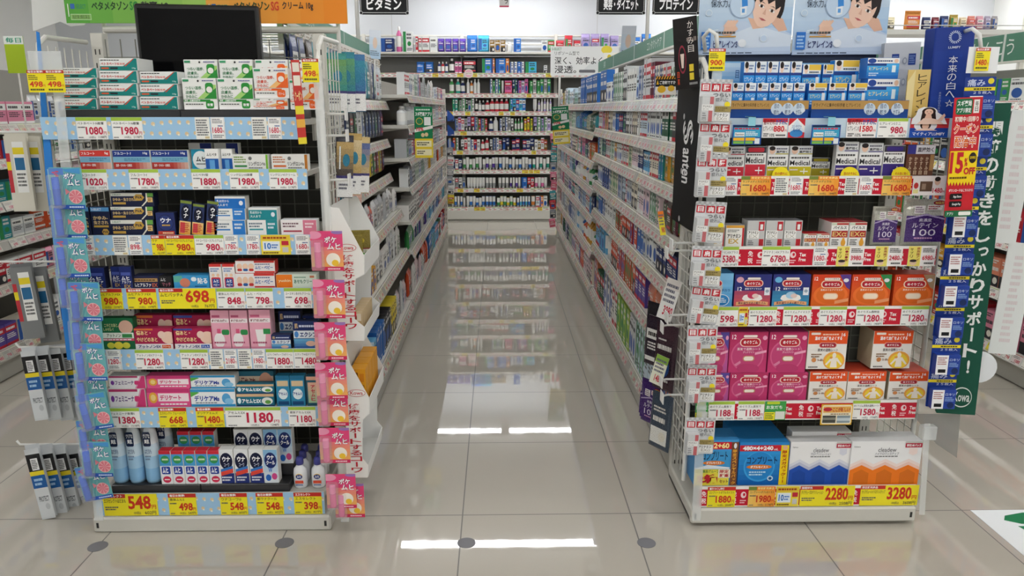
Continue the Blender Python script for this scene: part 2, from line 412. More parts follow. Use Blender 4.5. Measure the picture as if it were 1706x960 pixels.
LX0, LX1, LYF, LYB = -1.385, -.578, 2.36, 2.70
RX0, RX1, RYF, RYB = .662, 1.447, 2.36, 2.70
LR = [(195, 232), (281, 315), (390, 423), (478, 512), (579, 612), (675, 708), (817, 853)]
RR = [(197, 230), (294, 327), (412, 446), (513, 546), (671, 703), (814, 848)]
LU, LZ = end_unit('end_shelving_unit', 'white end shelving unit with blue patterned rails, left of the aisle', LX0, LX1, LYF, LYB, LR,
                  [(-1.378, -.588)] * 6 + [(-1.372, -.598)], ['blue'] * 7, 1.66, '0201', '#7d7d74', (LX0 - .002, LX1 + .034), .045, 1.49)
RU, RZ = end_unit('end_shelving_unit', 'white end shelving unit with red tax free rails, right of the aisle', RX0, RX1, RYF, RYB, RR,
                  [(.685, 1.405)] * 5 + [(.69, 1.44)], ['clear', 'red', 'red', 'red', 'red', 'red'], 1.60, '0301', '#6e6e62', (RX0 - .003, RX1 + .018), .10, 1.34)
SIDES = {'L': (LYF, LZ, LR, 'left unit'), 'Q': (RYF, RZ, RR, 'right unit')}
SHELFW = ['top shelf', 'second shelf', 'third shelf', 'fourth shelf', 'fifth shelf', 'sixth shelf', 'bottom shelf']
def shelfw(side, row): return ('bottom shelf' if row == len(SIDES[side][2]) - 1 else SHELFW[row]) + ', ' + SIDES[side][3]

# ------------------------------------------------------------------ price cards
def price_card(side, row, x0, x1, style, price='', name='', tax='', head=None, yy=None):
    Yf, Z, RLS, un = SIDES[side]; zs, zb, zt = Z[row]
    a, b = atY(x0, (RLS[row][0] + RLS[row][1]) / 2, Yf).x, atY(x1, (RLS[row][0] + RLS[row][1]) / 2, Yf).x
    w, h = b - a - .0015, zt - zb - .001
    m = MB(); base = {'g': '#fafaf7', 'y': '#f6e72c', 'w': '#fafaf7', 'i': '#f4f4ee', 'o': '#f6b24a', 'c': '#f1dd4a', 's': '#f8f4f2', 'k': '#f6e72c'}[style]
    m.box(0, -.0009, 0, w, 0, h, base); f = front(m, w, h, -.0009, 0); red = '#c3284a' if style == 'g' else '#cf3a22'
    big = w > .13; desc = 'price card'
    if style in 'gyo':
        if style == 'g': f.r(0, .84, 1, 1, '#a8c84a'); desc = f'white green-topped price card reading {price}'
        if style == 'y':
            desc = f'yellow price card reading {price}'; f.r(0, .82, 1 if not big or head else .44, 1, '#c4302b'); f.t(head or '毎日お買得!', .06, .85, (.6 if not big else .4), .97, '#fff', .03, True)
        if style == 'o':
            desc = f'orange price card reading {price}'; f.grad(0, 0, 1, .8, '#f9cf6a', '#f39a2e', 6, False); f.r(0, .82, 1, 1, '#f07d1a'); f.r(0, .82, .3, 1, '#7a8a3c'); f.t('限定販売商品', .34, .85, .95, .97, '#fff3a0', .02)
        f.t(name, .05, .66, .95, .79, '#2c2c30', .006, True)
        f.l(.05, .5, .3, .6, 1, '#5a5a60', 3)
        f.t(price, .3 if len(price) > 3 else .36, .21, .86, .57 if not big else .74, red, .03, True, 'r'); f.t('円', .87, .21, .965, .36, red, .012)
        f.t('10%税込', .38, .045, .6, .15, '#44444a', .0, True, 'r'); f.t(tax + '円', .63, .045, .95, .16, '#3a3a40', .004, True, 'r'); f.l(.04, .05, .25, .13, 1, '#66666c', 5)
    elif style == 'k':
        desc = f'wide yellow price card reading {price}'; f.r(0, .82, .42, 1, '#c4302b'); f.t(head or '毎日お買得!', .02, .85, .4, .97, '#fff', .02, True)
        f.t(name, .02, .6, .42, .78, '#2c2c30', .006, True); f.l(.03, .25, .3, .45, 2, '#5a5a60'); f.t(price, .46, .3, .88, .92, red, .03, True, 'r'); f.t('円', .89, .3, .97, .5, red, .012)
        f.t('10%税込', .55, .06, .68, .2, '#44444a', 0, True, 'r'); f.t(tax + '円', .71, .05, .96, .22, '#3a3a40', .004, True, 'r')
    elif style == 'w':
        desc = f'small white price card reading {price}'; f.r(.03, .02, .97, .98, '#d8dade'); f.r(.06, .035, .94, .965, '#fbfbf9')
        f.l(.12, .72, .88, .94, 3, '#6a6a72', row); f.l(.5, .56, .9, .66, 1, '#3c5a9a', 2); f.t(price, .1, .28, .8, .55, '#cb2b4c', .02); f.t('円', .82, .28, .93, .4, '#cb2b4c', .01); f.l(.12, .06, .9, .22, 2, '#707078', row + 3)
    elif style == 'i':
        desc = 'small white text card'; f.l(.08, .15, .92, .92, 7, '#5e6066', row); f.r(.62, .03, .92, .13, '#d8c79a')
    elif style == 'c':
        desc = 'yellow coupon card with blue panel'; f.r(.02, .74, .98, .97, '#e8c53a'); f.l(.08, .78, .9, .94, 1, '#a03a1c'); f.r(.06, .2, .64, .68, '#f8f8f4'); f.r(.08, .23, .62, .65, '#e9f3fb'); f.t('10', .12, .28, .34, .6, '#1d6fc4', .03); f.l(.36, .3, .6, .56, 2, '#1d6fc4'); f.r(.7, .48, .94, .7, '#c02a3c'); f.r(.72, .12, .92, .38, '#cfcfc8'); f.l(.06, .04, .6, .16, 1, '#7a5a20')
    elif style == 's':
        desc = head or 'white information card'; f.r(0, 0, 1, 1, '#f7f3f1')
    o = link('price_card', m.mesh('price_card'), PRINT, None, (a, Yf - .0012, zb + .0005))
    reg(o, 'price card', desc, shelfw(side, row).replace('shelf', 'rail'), a, 0, f'price cards on the {SIDES[side][3]}')
    return o, f, m, w, h
C = price_card
for a in [(0, 128, 180, 'g', '1080', 'ベトネベートN軟膏', '1188'), (0, 187, 239, 'g', '1980', 'ベトネベートN軟膏', '2178'), (0, 326, 351, 'i'), (0, 352, 376, 'w', '1680'), (0, 420, 446, 'i'), (0, 447, 470, 'w', '1680'),
          (1, 129, 180, 'g', '1020', 'フルコートF', '1122'), (1, 216, 266, 'g', '1780', 'フルコートf', '1958'), (1, 320, 369, 'g', '1880', 'ムヒベタV錠', '2068'), (1, 383, 433, 'g', '1980', 'リンデロンVS軟膏', '2178'), (1, 449, 496, 'g', '1980', 'リンデロンVSクリーム', '2178'),
          (2, 133, 158, 'w', '798'), (2, 189, 214, 'i'), (2, 215, 238, 'w', '898'), (2, 253, 276, 'y', '980', 'ウナ', '1078'), (2, 276, 325, 'y', '980', 'ウナコーワエースプレミアムS', '1078'), (2, 325, 374, 'g', '980', 'ウナコーワエースプレミアムG', '1078'), (2, 374, 398, 'w', '1780'), (2, 410, 434, 'w', '1780'), (2, 435, 485, 'c'), (2, 492, 517, 'w', '1680'),
          (3, 155, 205, 'y', '980', '液体ムヒアルファEX', '1078'), (3, 212, 262, 'y', '980', 'ムヒアルファEX', '1078'), (3, 266, 361, 'k', '698', 'ムヒパッチA', '767'), (3, 362, 409, 'g', '848', '液体ムヒベビー', '932'), (3, 410, 456, 'g', '798', 'ムヒ・ベビー', '877'), (3, 474, 520, 'g', '698', 'ユースキンあせもクリーム', '767'),
          (4, 178, 203, 'w', '1280'), (4, 226, 274, 'g', '1280', 'アットノンEXクリーム', '1408'), (4, 301, 348, 'g', '1280', 'アットノンEXジェル', '1408'), (4, 350, 373, 'i'), (4, 374, 396, 'w', '2180'), (4, 397, 420, 'i'), (4, 421, 443, 'w', '1980'), (4, 444, 490, 'g', '1880', 'エクシブWディープ10クリーム', '2068'), (4, 490, 534, 'g', '1480', 'エクシブW足ケアジェル', '1628'),
          (5, 182, 234, 'g', '1380', 'フェミニーナ軟膏S', '1518'), (5, 265, 312, 'y', '668', 'エスセレクト フェーメリア', '734'), (5, 327, 374, 'y', '1480', 'デリケアエムズ', '1628'), (5, 376, 469, 'g', '1180', 'アセムヒEX', '1298'), (5, 481, 527, 'g', '1180', '液体アセムヒEX', '1298'),
          (6, 172, 263, 'k', '548', 'エスセレクトはだまも', '602', 'エスセレクト'), (6, 281, 328, 'y', '498', '液体ムヒS', '547'), (6, 367, 413, 'y', '548', 'ウナコーワα', '602'), (6, 427, 473, 'y', '548', '新ウナクール', '602'), (6, 490, 537, 'y', '398', 'エスセレクト', '437', 'エスセレクト')]:
    C('L', *a)
for a in [(0, 1462, 1512, 'g', '980', 'ヒアレインSミニ', '1078'),
          (1, 1207, 1229, 'w', '1680'), (1, 1234, 1284, 'o', '1680', 'サンテメディカルプラス', '1848'), (1, 1290, 1314, 'i'), (1, 1315, 1338, 'w', '1680'), (1, 1347, 1397, 'o', '1680', 'サンテメディカル', '1848'), (1, 1407, 1430, 'i'), (1, 1431, 1454, 'w', '1680'), (1, 1469, 1518, 'o', '1680', 'サンテメディカルアクティブ', '1848'),
          (2, 1192, 1231, 'g', '5380', 'アリナミンEXプラス', '5918'), (2, 1269, 1316, 'g', '6780', 'アリナミンEXプラスα', '7458'), (2, 1354, 1378, 'w', '1080'),
          (3, 1182, 1230, 'g', '598', 'めぐりズム', '657'), (3, 1230, 1246, 'c'), (3, 1247, 1294, 'g', '1280', 'めぐりズムアイマスク', '1408'), (3, 1304, 1351, 'g', '1280', 'めぐりズムアイマスク', '1408'), (3, 1364, 1410, 'g', '1280', 'めぐりズムラベンダー', '1408'), (3, 1425, 1472, 'g', '1280', 'めぐりズム森林浴', '1408'), (3, 1500, 1546, 'g', '1280', 'めぐりズムゆず', '1408'),
          (4, 1180, 1224, 'g', '1188', 'めぐりズム蒸気で', '1306'), (4, 1229, 1273, 'g', '1188', 'めぐりズム蒸気で', '1306'), (4, 1419, 1465, 'g', '1580', 'めぐりズム蒸気の温熱シート', '1738'),
          (5, 1178, 1225, 'y', '1880', 'コンプリートダブルモイスト', '2068', '売りつくし特価'), (5, 1246, 1291, 'o', '1980', 'コンプリートダブルモイスト', '2178'), (5, 1292, 1331, 'c'), (5, 1332, 1423, 'k', '2280', 'クリアデュープロケアソリューション', '2508', '期間特売'), (5, 1432, 1529, 'k', '3280', 'クリアデューハイドロワンステップ', '3608', '限定販売商品')]:
    C('Q', *a)
# special cards of the right unit
for x0, x1, pr in ((1270, 1312, '880'), (1410, 1460, '1580')):
    o, f, m, w, h = C('Q', 0, x0, x1, 's', head=f'white card with red headline reading {pr}')
    f.r(0, .8, 1, 1, '#c9202c'); f.t('目の疲れ', .04, .66, .5, .96, '#7c1c24', .03); f.t('かすみに', .52, .66, .98, .96, '#2a4c9a', .03); f.t('ヒアレインS', .03, .36, .42, .6, '#333', .01); f.t(pr, .44, .3, .88, .62, '#d2232e', .03); f.t('円', .9, .3, .98, .42, '#d2232e'); f.t('10%', .3, .05, .5, .22, '#333', .01); f.l(.05, .05, .28, .25, 2, '#444'); f.l(.55, .06, .95, .2, 1, '#555')
    o.data = m.mesh('price_card'); o.data.materials.append(PRINT)
o, f, m, w, h = C('Q', 0, 1313, 1341, 's', head='white triangle card for contact lens wearers'); f.p([(0, .6), (0, 1), (.5, 1)], '#cc2733'); f.p([(1, .6), (.5, 1), (1, 1)], '#cc2733'); f.r(0, 0, 1, .28, '#cc2733'); f.p([(.5, .97), (.02, .3), (.98, .3)], '#dcebf6'); f.e(.5, .22, .4, .2, '#3a86c8'); f.t('コンタクト', .2, .52, .8, .66, '#2a4c8c', .01); f.t('もOK', .28, .32, .76, .5, '#2a4c8c', .01); o.data = m.mesh('price_card'); o.data.materials.append(PRINT)
o, f, m, w, h = C('Q', 0, 1515, 1580, 's', head='white eye drop card with a woman pictured'); f.r(0, 0, 1, .5, '#1c3f98'); f.r(0, .5, 1, 1, '#c8363c'); f.e(.4, .62, .3, .32, '#e9edf2'); f.e(.4, .66, .14, .26, '#2a1c18'); f.e(.4, .62, .09, .19, '#e8bfa6'); f.p([(.12, .36), (.3, .48), (.5, .48), (.72, .36)], '#f0d3c2'); f.r(0, 0, 1, .36, '#1d4fae'); f.t('マイティアLUMIFY', .08, .1, .92, .28, '#fff', .012); f.r(.56, .78, .84, .94, '#fff'); f.t('日本初', .6, .81, .8, .91, '#334', .01); o.data = m.mesh('price_card'); o.data.materials.append(PRINT)
o, f, m, w, h = C('Q', 1, 1520, 1575, 's', head='white photo card reading 1480'); f.r(.22, .2, .6, .72, '#6b5443'); f.r(.28, .3, .4, .6, '#a38b78'); f.r(.02, .1, .18, .3, '#f0e9a0'); f.e(.1, .5, .07, .16, '#c43a3a'); f.e(.74, .72, .09, .2, '#e9c6ae'); f.e(.74, .84, .09, .12, '#2a221e'); f.t('1480', .62, .12, .92, .38, '#cc2a48', .02); f.t('円', .93, .12, .99, .24, '#cc2a48'); o.data = m.mesh('price_card'); o.data.materials.append(PRINT)
for x0, x1, pr, hd, t in ((1393, 1439, '3980', 'white card with yellow panel reading 3980', '目・肩・腰'), (1457, 1503, '2480', 'white card with yellow panel reading 2480', '最高峰アイケア'), (1512, 1558, '6980', 'white card with yellow panel reading 6980', '最高峰アイケア')):
    o, f, m, w, h = C('Q', 2, x0, x1, 's', head=hd); f.r(0, 0, .46, 1, '#f1e270'); f.vt(t[:5], .3, .25, .42, .95, '#a02a30', .01); f.vt('サプリ', .06, .4, .17, .92, '#5a3c20', .01); f.e(.2, .18, .13, .14, '#e9c9a8'); f.e(.2, .27, .13, .07, '#33282a'); f.l(.52, .68, .96, .92, 3, '#555'); f.t(pr, .52, .3, .9, .54, '#cc2a48', .02); f.t('円', .91, .3, .98, .4, '#cc2a48'); f.l(.6, .08, .95, .22, 1, '#555')
    o.data = m.mesh('price_card'); o.data.materials.append(PRINT)
for x0, x1, hd in ((1158, 1180, 'green message card at rail end'), (1273, 1309, 'green and yellow message card')):
    o, f, m, w, h = C('Q', 4, x0, x1, 's', head=hd); f.r(0, 0, 1, 1, '#3f9d4a'); f.rr(.1, .84, .7, .97, '#c6d83a'); f.t('LINE' if x0 < 1200 else 'お友だち', .08, .58, .9, .78, '#fff', .015, True); f.r(0, 0, .5, .42, '#f0e332'); f.l(.04, .05, .46, .38, 4, '#3a6a2c'); f.r(.52, .04, .96, .46, '#e4e4de')
    o.data = m.mesh('price_card'); o.data.materials.append(PRINT)

# ------------------------------------------------------------------ goods: printed art by kind
ART = {}
def art(fn): ART[fn.__name__] = fn; return fn
@art
def bet(f):
    f.r(0, 0, 1, .36, '#14837f'); f.p([(.62, .36), (.92, 1), (1, 1), (1, .36)], '#14837f'); f.p([(.66, .36), (.9, .98), (.98, .98), (.76, .36)], '#d8402f'); f.p([(.7, .36), (.94, 1), (1, 1), (1, .3)], '#14837f')
    f.t('ベトネベートN', .03, .44, .52, .68, '#c8362e', .03); f.t('軟膏', .54, .46, .68, .64, '#e59a92', .02); f.l(.03, .8, .55, .93, 1, '#444'); f.rr(.03, .12, .24, .26, '#cf5a3a', .5); f.rr(.27, .12, .48, .26, '#2b2b30', .5); f.t('10g', .86, .1, .96, .26, '#d8efec', .01)
def eczema(f, a, b, txt, word):
    f.r(0, 0, 1, .1, '#fff'); f.r(0, .25, .8, .32, a); f.t('湿疹・皮膚炎治療薬', .02, .255, .5, .315, '#fff', .02); f.l(.05, .14, .6, .2, 1, '#555'); f.rr(.66, .03, .9, .28, a, .25); f.t(word, .7, .1, .87, .2, '#fff', .02)
    f.r(0, .335, 1, .345, '#bbb'); f.p([(1, .345), (1, .8), (.9, .8), (.42, .345)], b); f.p([(1, .345), (1, .7), (.62, .345)], a); f.t('つらい湿疹、', .08, .64, .6, .75, txt, .014); f.t('皮膚炎、', .08, .5, .42, .61, txt, .014); f.t('かゆみに', .08, .36, .42, .47, txt, .014)
    f.rr(.68, .52, .92, .86, a, .3); f.e(.8, .64, .09, .1, '#f4f0ea'); f.r(.02, .9, .2, .97, '#3a9a6a'); f.l(.6, .9, .95, .96, 1, '#6a6aa0'); f.e(.48, .92, .03, .035, '#2a2a2a', 10)
@art
def ecz_green(f): eczema(f, '#2f8f3c', '#a9d77a', '#2c7a4c', '軟膏')
@art
def ecz_orange(f): eczema(f, '#ef6a2c', '#f6c37c', '#d9482c', 'クリーム')
@art
def flu_red(f): f.r(0, .4, 1, .7, '#7fb4cf'); f.r(0, .7, 1, 1, '#d23a34'); f.r(0, 0, 1, .4, '#b8382e'); f.grad(.5, 0, 1, .4, '#b8382e', '#e7c3ae', 4, False); f.t('フルコート', .05, .78, .5, .92, '#fff', .02); f.t('5g', .82, .78, .94, .92, '#fff', .02); f.l(.3, .46, .95, .64, 2, '#4a86a8'); f.t('湿疹・かゆみ・皮膚炎', .06, .2, .5, .34, '#fff', .01)
@art
def flu_navy(f): f.r(0, .4, 1, .68, '#7fb4cf'); f.r(0, .68, 1, 1, '#223a86'); f.r(0, 0, 1, .4, '#b03a34'); f.grad(.6, 0, 1, .4, '#b8382e', '#d9b6a6', 4, False); f.t('フルコート f', .05, .78, .5, .92, '#fff', .02); f.t('10g', .82, .78, .94, .92, '#fff', .02); f.l(.3, .46, .95, .62, 2, '#4a86a8'); f.t('湿疹・かゆみ・皮膚炎', .06, .18, .5, .32, '#fff', .01)
@art
def muhi_round(f): f.r(0, 0, 1, 1, '#1d93b4'); f.e(.5, .48, .44, .44, '#eef4f4'); f.t('ムヒ', .24, .4, .76, .64, '#222', .04); f.l(.25, .24, .75, .34, 1, '#444')
@art
def muhi_v(f): f.r(0, 0, 1, .56, '#1d58a8'); f.r(.3, 0, .7, .5, '#5fa0d8'); f.r(0, .56, 1, 1, '#f2f2f0'); f.t('ムヒベタ', .12, .68, .88, .82, '#222', .03)
@art
def muhi_bar(f): f.r(0, 0, 1, 1, '#f0f0ec'); f.r(.5, 0, 1, 1, '#2a3a86'); f.l(.05, .3, .45, .7, 2, '#333'); f.l(.6, .4, .95, .7, 1, '#cdd4ea')
@art
def rin_g(f): f.r(.94, 0, 1, 1, '#7cba3c'); f.l(.04, .45, .4, .92, 3, '#7a9a4c'); f.t('リンデロンVs', .44, .28, .92, .55, '#222', .02); f.r(.05, .2, .4, .32, '#3a8a4c'); f.l(.45, .1, .85, .2, 1, '#555'); f.e(.5, .76, .05, .12, '#777', 10)
@art
def rin_o(f): f.r(.92, 0, 1, 1, '#c07a2c'); f.l(.04, .45, .4, .92, 3, '#c0784c'); f.t('リンデロンVs', .44, .28, .9, .55, '#222', .02); f.r(.05, .2, .4, .32, '#d8703a'); f.l(.45, .1, .85, .2, 1, '#555'); f.e(.5, .76, .05, .12, '#777', 10)
@art
def pva_v(f): f.r(0, 0, 1, 1, '#1a2140'); f.r(0, .86, 1, 1, '#5a9ad0'); f.t('S-SELECT', .06, .89, .6, .97, '#fff', .01); f.t('かゆみ-', .1, .56, .9, .7, '#dcc08a', .03); f.t('虫さされ', .1, .4, .9, .54, '#dcc08a', .03); f.r(.1, .3, .9, .37, '#c9a24a'); f.e(.7, .14, .2, .12, '#c9a24a', 6); f.t('PVA', .56, .1, .84, .18, '#1a2140', .03)
@art
def pva_h(f): f.r(0, 0, 1, 1, '#1a2140'); f.r(0, .76, .74, 1, '#e9e9e2'); f.t('S-SELECT', .04, .82, .24, .94, '#3a7a5a', .01); f.t('かゆみ・虫さされに', .04, .38, .6, .64, '#dcc08a', .03); f.r(.04, .14, .34, .3, '#c9a24a'); f.e(.66, .66, .13, .28, '#c9a24a', 6); f.t('PVA', .58, .56, .74, .76, '#1a2140', .03); f.p([(.74, 0), (.86, .4), (.86, 1), (.83, 1), (.82, .4), (.7, 0)], '#e9e6d8'); f.r(.86, .72, 1, 1, '#6aa84c'); f.r(.86, .3, .98, .66, '#e9c27a'); f.l(.87, .36, .97, .6, 2, '#6a3a1c')
@art
def una_s(f): f.r(0, 0, 1, 1, '#26336e'); f.e(.5, .56, .42, .36, '#10142c'); f.e(.5, .56, .4, .34, '#2a3a78'); f.t('ウナ', .24, .56, .8, .78, '#fff', .04); f.l(.3, .4, .75, .52, 1, '#d0a84c'); f.r(.06, .04, .94, .2, '#c4402c'); f.l(.3, .07, .9, .17, 1, '#ffe9c0')
@art
def una_t(f): f.grad(0, 0, 1, .4, '#e9a83c', '#f0cf8c', 5); f.r(0, .4, 1, 1, '#2c3a66'); f.e(.5, .64, .4, .24, '#10142c'); f.vt('ウナ', .34, .48, .72, .82, '#fff', .04); f.r(.08, .05, .5, .36, '#d84c5c'); f.l(.1, .08, .9, .36, 5, '#c43a2a'); f.r(0, .92, 1, 1, '#7a8a3a')
@art
def baby_blue(f): f.r(0, 0, 1, 1, '#f2f3f2'); f.r(.6, 0, 1, 1, '#2f7fd0'); f.l(.05, .5, .55, .86, 2, '#6a7a8a'); f.r(.06, .34, .52, .44, '#3f86cc'); f.l(.66, .4, .95, .86, 2, '#e4f0fb')
@art
def baby_blue2(f): f.r(0, 0, 1, .84, '#1f6fc2'); f.r(0, .84, 1, 1, '#f0f0ee'); f.t('乳幼児から', .05, .52, .46, .74, '#fff', .01); f.t('大人まで', .05, .2, .42, .42, '#fff', .01); f.e(.86, .46, .07, .2, '#e6eef8', 12)
@art
def baby_teal(f): f.r(0, 0, 1, 1, '#f2f3f2'); f.r(.62, 0, 1, 1, '#2a8f98'); f.l(.05, .5, .55, .86, 2, '#6a7a8a'); f.r(.06, .34, .52, .44, '#3a9aa4'); f.l(.68, .4, .95, .86, 2, '#e4f0fb')
@art
def baby_teal2(f): f.r(0, 0, 1, .84, '#1f8a94'); f.r(0, .84, 1, 1, '#f0f0ee'); f.t('乳幼児から', .05, .52, .46, .74, '#fff', .01); f.t('大人まで', .05, .2, .42, .42, '#fff', .01); f.e(.86, .46, .07, .2, '#e6eef8', 12)
@art
def baby_pink(f): f.r(0, 0, 1, 1, '#f3eeee'); f.r(.62, 0, 1, 1, '#dc7f98'); f.l(.05, .5, .55, .86, 2, '#7a5a64'); f.r(.06, .22, .58, .32, '#a82c44'); f.l(.68, .45, .95, .86, 2, '#fbe6ec')
@art
def alpha_v(f): f.r(0, 0, 1, 1, '#1f2c6c'); f.r(.1, .62, .9, .76, '#4a5aa8'); f.t('ムヒ', .12, .42, .8, .58, '#fff', .03); f.t('アルファ', .12, .26, .9, .4, '#fff', .02); f.t('EX', .3, .06, .86, .22, '#c9a45c', .02)
@art
def alpha_h(f): f.r(0, 0, 1, 1, '#20254c'); f.r(.04, .56, .96, .84, '#b8925a'); f.l(.06, .62, .9, .78, 1, '#4a3420'); f.t('ムヒアルファ', .05, .12, .7, .44, '#fff', .03); f.t('EX', .74, .12, .95, .44, '#c96a4c', .03)
@art
def black_flat(f): f.r(0, 0, 1, 1, '#1b1b1e'); f.t('ムヒ', .1, .6, .5, .86, '#ddd', .02); f.t('マッチ', .2, .16, .9, .5, '#b06a7c', .02)
@art
def patch_blue(f): f.r(0, 0, 1, 1, '#3f9bd4'); f.r(0, .5, .25, 1, '#5fb0a0'); f.e(.32, .45, .15, .36, '#d9846a'); f.rr(.5, .56, .66, .9, '#e9f4fb', .5); f.t('貼る', .68, .36, .97, .84, '#fff', .03); f.l(.6, .1, .95, .24, 1, '#0f3f74')
@art
def mb_v(f): f.r(0, 0, 1, 1, '#f4efee'); f.r(0, .9, 1, 1, '#d23a36'); f.l(.1, .68, .9, .86, 2, '#3a78b4'); f.e(.3, .55, .13, .07, '#eec8a8', 10); f.e(.7, .55, .13, .07, '#eec8a8', 10); f.rr(.12, .04, .88, .46, '#d03038', .15); f.rr(.2, .06, .8, .4, '#27509c', .1); f.t('ムヒ', .28, .24, .72, .37, '#fff', .04); f.t('ベビー', .24, .09, .76, .2, '#fff', .03)
@art
def mb_h(f):
    f.r(0, 0, 1, 1, '#f4efee')
    for i in range(3): f.e(.1 + .15 * i, .52, .07, .26, '#eec9ae', 12); f.rr(.04 + .15 * i, .14, .16 + .15 * i, .34, ('#c63a38', '#2f62a8', '#c63a38')[i], .4)
    f.r(.48, .84, 1, 1, '#d23a36'); f.r(.48, 0, 1, .14, '#d23a36'); f.t('ムヒ・ベビー', .5, .3, .96, .6, '#2a66b4', .03); f.l(.5, .66, .9, .78, 1, '#4a5a8a')
@art
def yus(f): f.r(0, 0, .4, 1, '#ef7f24'); f.r(.4, 0, 1, 1, '#dbe8dc'); f.t('yuskin', .05, .4, .36, .66, '#f6dcae', .02); f.t('あせもクリーム', .44, .34, .97, .64, '#1f6a4a', .02); f.l(.45, .74, .75, .86, 1, '#4a8a6a'); f.r(.84, .76, .95, .92, '#c87a5a')
@art
def att_g(f): f.r(0, 0, 1, 1, '#1f6b44'); f.t('ニキビのあと、', .12, .72, .56, .84, '#e8e2a8', .01); f.t('しみを防ぐ', .08, .6, .4, .7, '#e8e2a8', .01); f.e(.78, .72, .22, .22, '#e0b4a0'); f.r(0, .36, 1, .54, '#e9efe6'); f.t('アットノン', .16, .39, .6, .51, '#1a4a30', .02); f.r(.64, .38, .95, .5, '#3a8a4c'); f.r(0, .28, 1, .35, '#d8486c'); f.l(.04, .29, .95, .345, 1, '#fff'); f.e(.26, .13, .12, .1, '#d8d84c'); f.e(.5, .13, .14, .12, '#efe04c'); f.e(.74, .13, .12, .1, '#d8d84c')
def scar(f, a, lab, c2):
    f.r(0, .26, 1, 1, '#a81f4c'); f.r(0, 0, 1, .26, '#f2f0f0'); f.e(.9, .56, .2, .3, '#f0cdb8'); f.e(.72, .7, .1, .18, '#efd0c0'); f.t('傷あと・', .05, .68, .44, .9, '#f6dca0', .03); f.t('やけどのあと', .05, .36, .6, .58, '#f6dca0', .03); f.r(0, .92, .5, 1, a); f.t('アットノンEX', .08, .05, .68, .21, '#2a3a7c', .03); f.r(.71, .05, .94, .21, c2); f.t(lab, .73, .08, .92, .18, '#fff', .02)
@art
def scar_a(f): scar(f, '#e07a3c', 'クリーム', '#e0602c')
@art
def scar_b(f): scar(f, '#3a4fa0', 'ジェル', '#2a5ab4')
def pinkbox(f, tube):
    f.r(0, 0, 1, 1, '#eaa8bc'); f.r(.06, .82, .5, .88, '#c05a7c'); f.r(0, .68, 1, .79, '#fbf3f4'); f.t('乾燥肌治療に', .06, .7, .92, .77, '#7a2a3c', .02)
    if tube: f.p([(.26, .5), (.78, .5), (.68, .06), (.36, .06)], '#f6f2f2'); f.r(.64, .38, .98, .52, '#2f8a4c')
    else: f.e(.4, .22, .3, .2, '#f6f0f0'); f.r(.3, .4, .5, .52, '#d85a80'); f.rr(.56, .36, .98, .5, '#2f8a4c', .3)
    f.r(0, 0, 1, .05, '#d98aa4'); f.l(.1, .12, .8, .2, 1, '#b0486c')
@art
def pink_a(f): pinkbox(f, 0)
@art
def pink_b(f): pinkbox(f, 1)
@art
def exv(f): f.r(0, 0, 1, 1, '#1d2c62'); f.r(0, .38, 1, .66, '#dfe7ee'); f.t('エクシブ', .26, .42, .95, .62, '#1a2c6c', .04); f.e(.12, .52, .09, .12, '#4a8ad0', 10); f.grad(0, 0, 1, .36, '#2a4f9c', '#6ab0d8', 4); f.e(.68, .18, .2, .1, '#e6bca6'); f.t('肌', .06, .74, .2, .92, '#e0c08a', .02); f.l(.24, .76, .95, .9, 1, '#cfd6ea')
@art
def fem(f): f.r(0, 0, 1, 1, '#f1eef1'); f.p([(.74, 0), (.92, 1), (1, 1), (1, 0)], '#d8407c'); f.p([(.7, 0), (.88, 1), (.92, 1), (.74, 0)], '#e9a0c0'); f.t('フェミニーナ', .16, .3, .68, .62, '#5a2a7c', .03); f.e(.09, .46, .05, .18, '#7a3a9a', 12); f.rr(.7, .3, .84, .62, '#d8407c', .3); f.r(0, .86, .8, 1, '#b83a6c')
@art
def deli(f): f.r(0, 0, 1, 1, '#e85a94'); f.r(0, .78, 1, 1, '#c83a74'); f.e(.14, .5, .1, .3, '#e9a83c'); f.e(.14, .5, .06, .18, '#f4d88c'); f.r(.26, .3, .98, .74, '#fbe9f0'); f.t('デリケート', .3, .36, .8, .66, '#d0286c', .04); f.l(.3, .08, .95, .22, 1, '#fff')
@art
def delm(f): f.r(0, 0, 1, 1, '#f2f5f7'); f.p([(0, 1), (.2, .8), (0, .55)], '#5ab04c'); f.r(0, .84, 1, 1, '#3a9ad0'); f.r(0, 0, 1, .14, '#3a9ad0'); f.t('デリケアMs', .08, .3, .64, .64, '#1f3f9c', .04); f.e(.8, .46, .1, .3, '#5aa8dc'); f.e(.86, .3, .1, .18, '#8cc8ec'); f.l(.1, .18, .6, .26, 1, '#456')
@art
def ase(f): f.r(0, 0, 1, 1, '#1f7088'); f.r(0, .78, 1, 1, '#d8b48c'); f.t('アセムヒEX', .14, .24, .66, .6, '#fff', .04); f.e(.82, .42, .15, .3, '#eef2ee'); f.e(.84, .34, .08, .16, '#6aa84c'); f.e(.07, .44, .05, .24, '#dff0f4', 10); f.r(0, 0, 1, .1, '#2a3f6c')
@art
def ase_back(f): f.r(0, 0, 1, 1, '#2a6a80'); f.r(0, .5, 1, .84, '#e0c8b0'); f.e(.78, .62, .2, .34, '#e0a68c'); f.t('汗かぶれ', .08, .52, .5, .8, '#7a2a2a', .03); f.l(.05, .1, .6, .3, 1, '#cfe6ee')
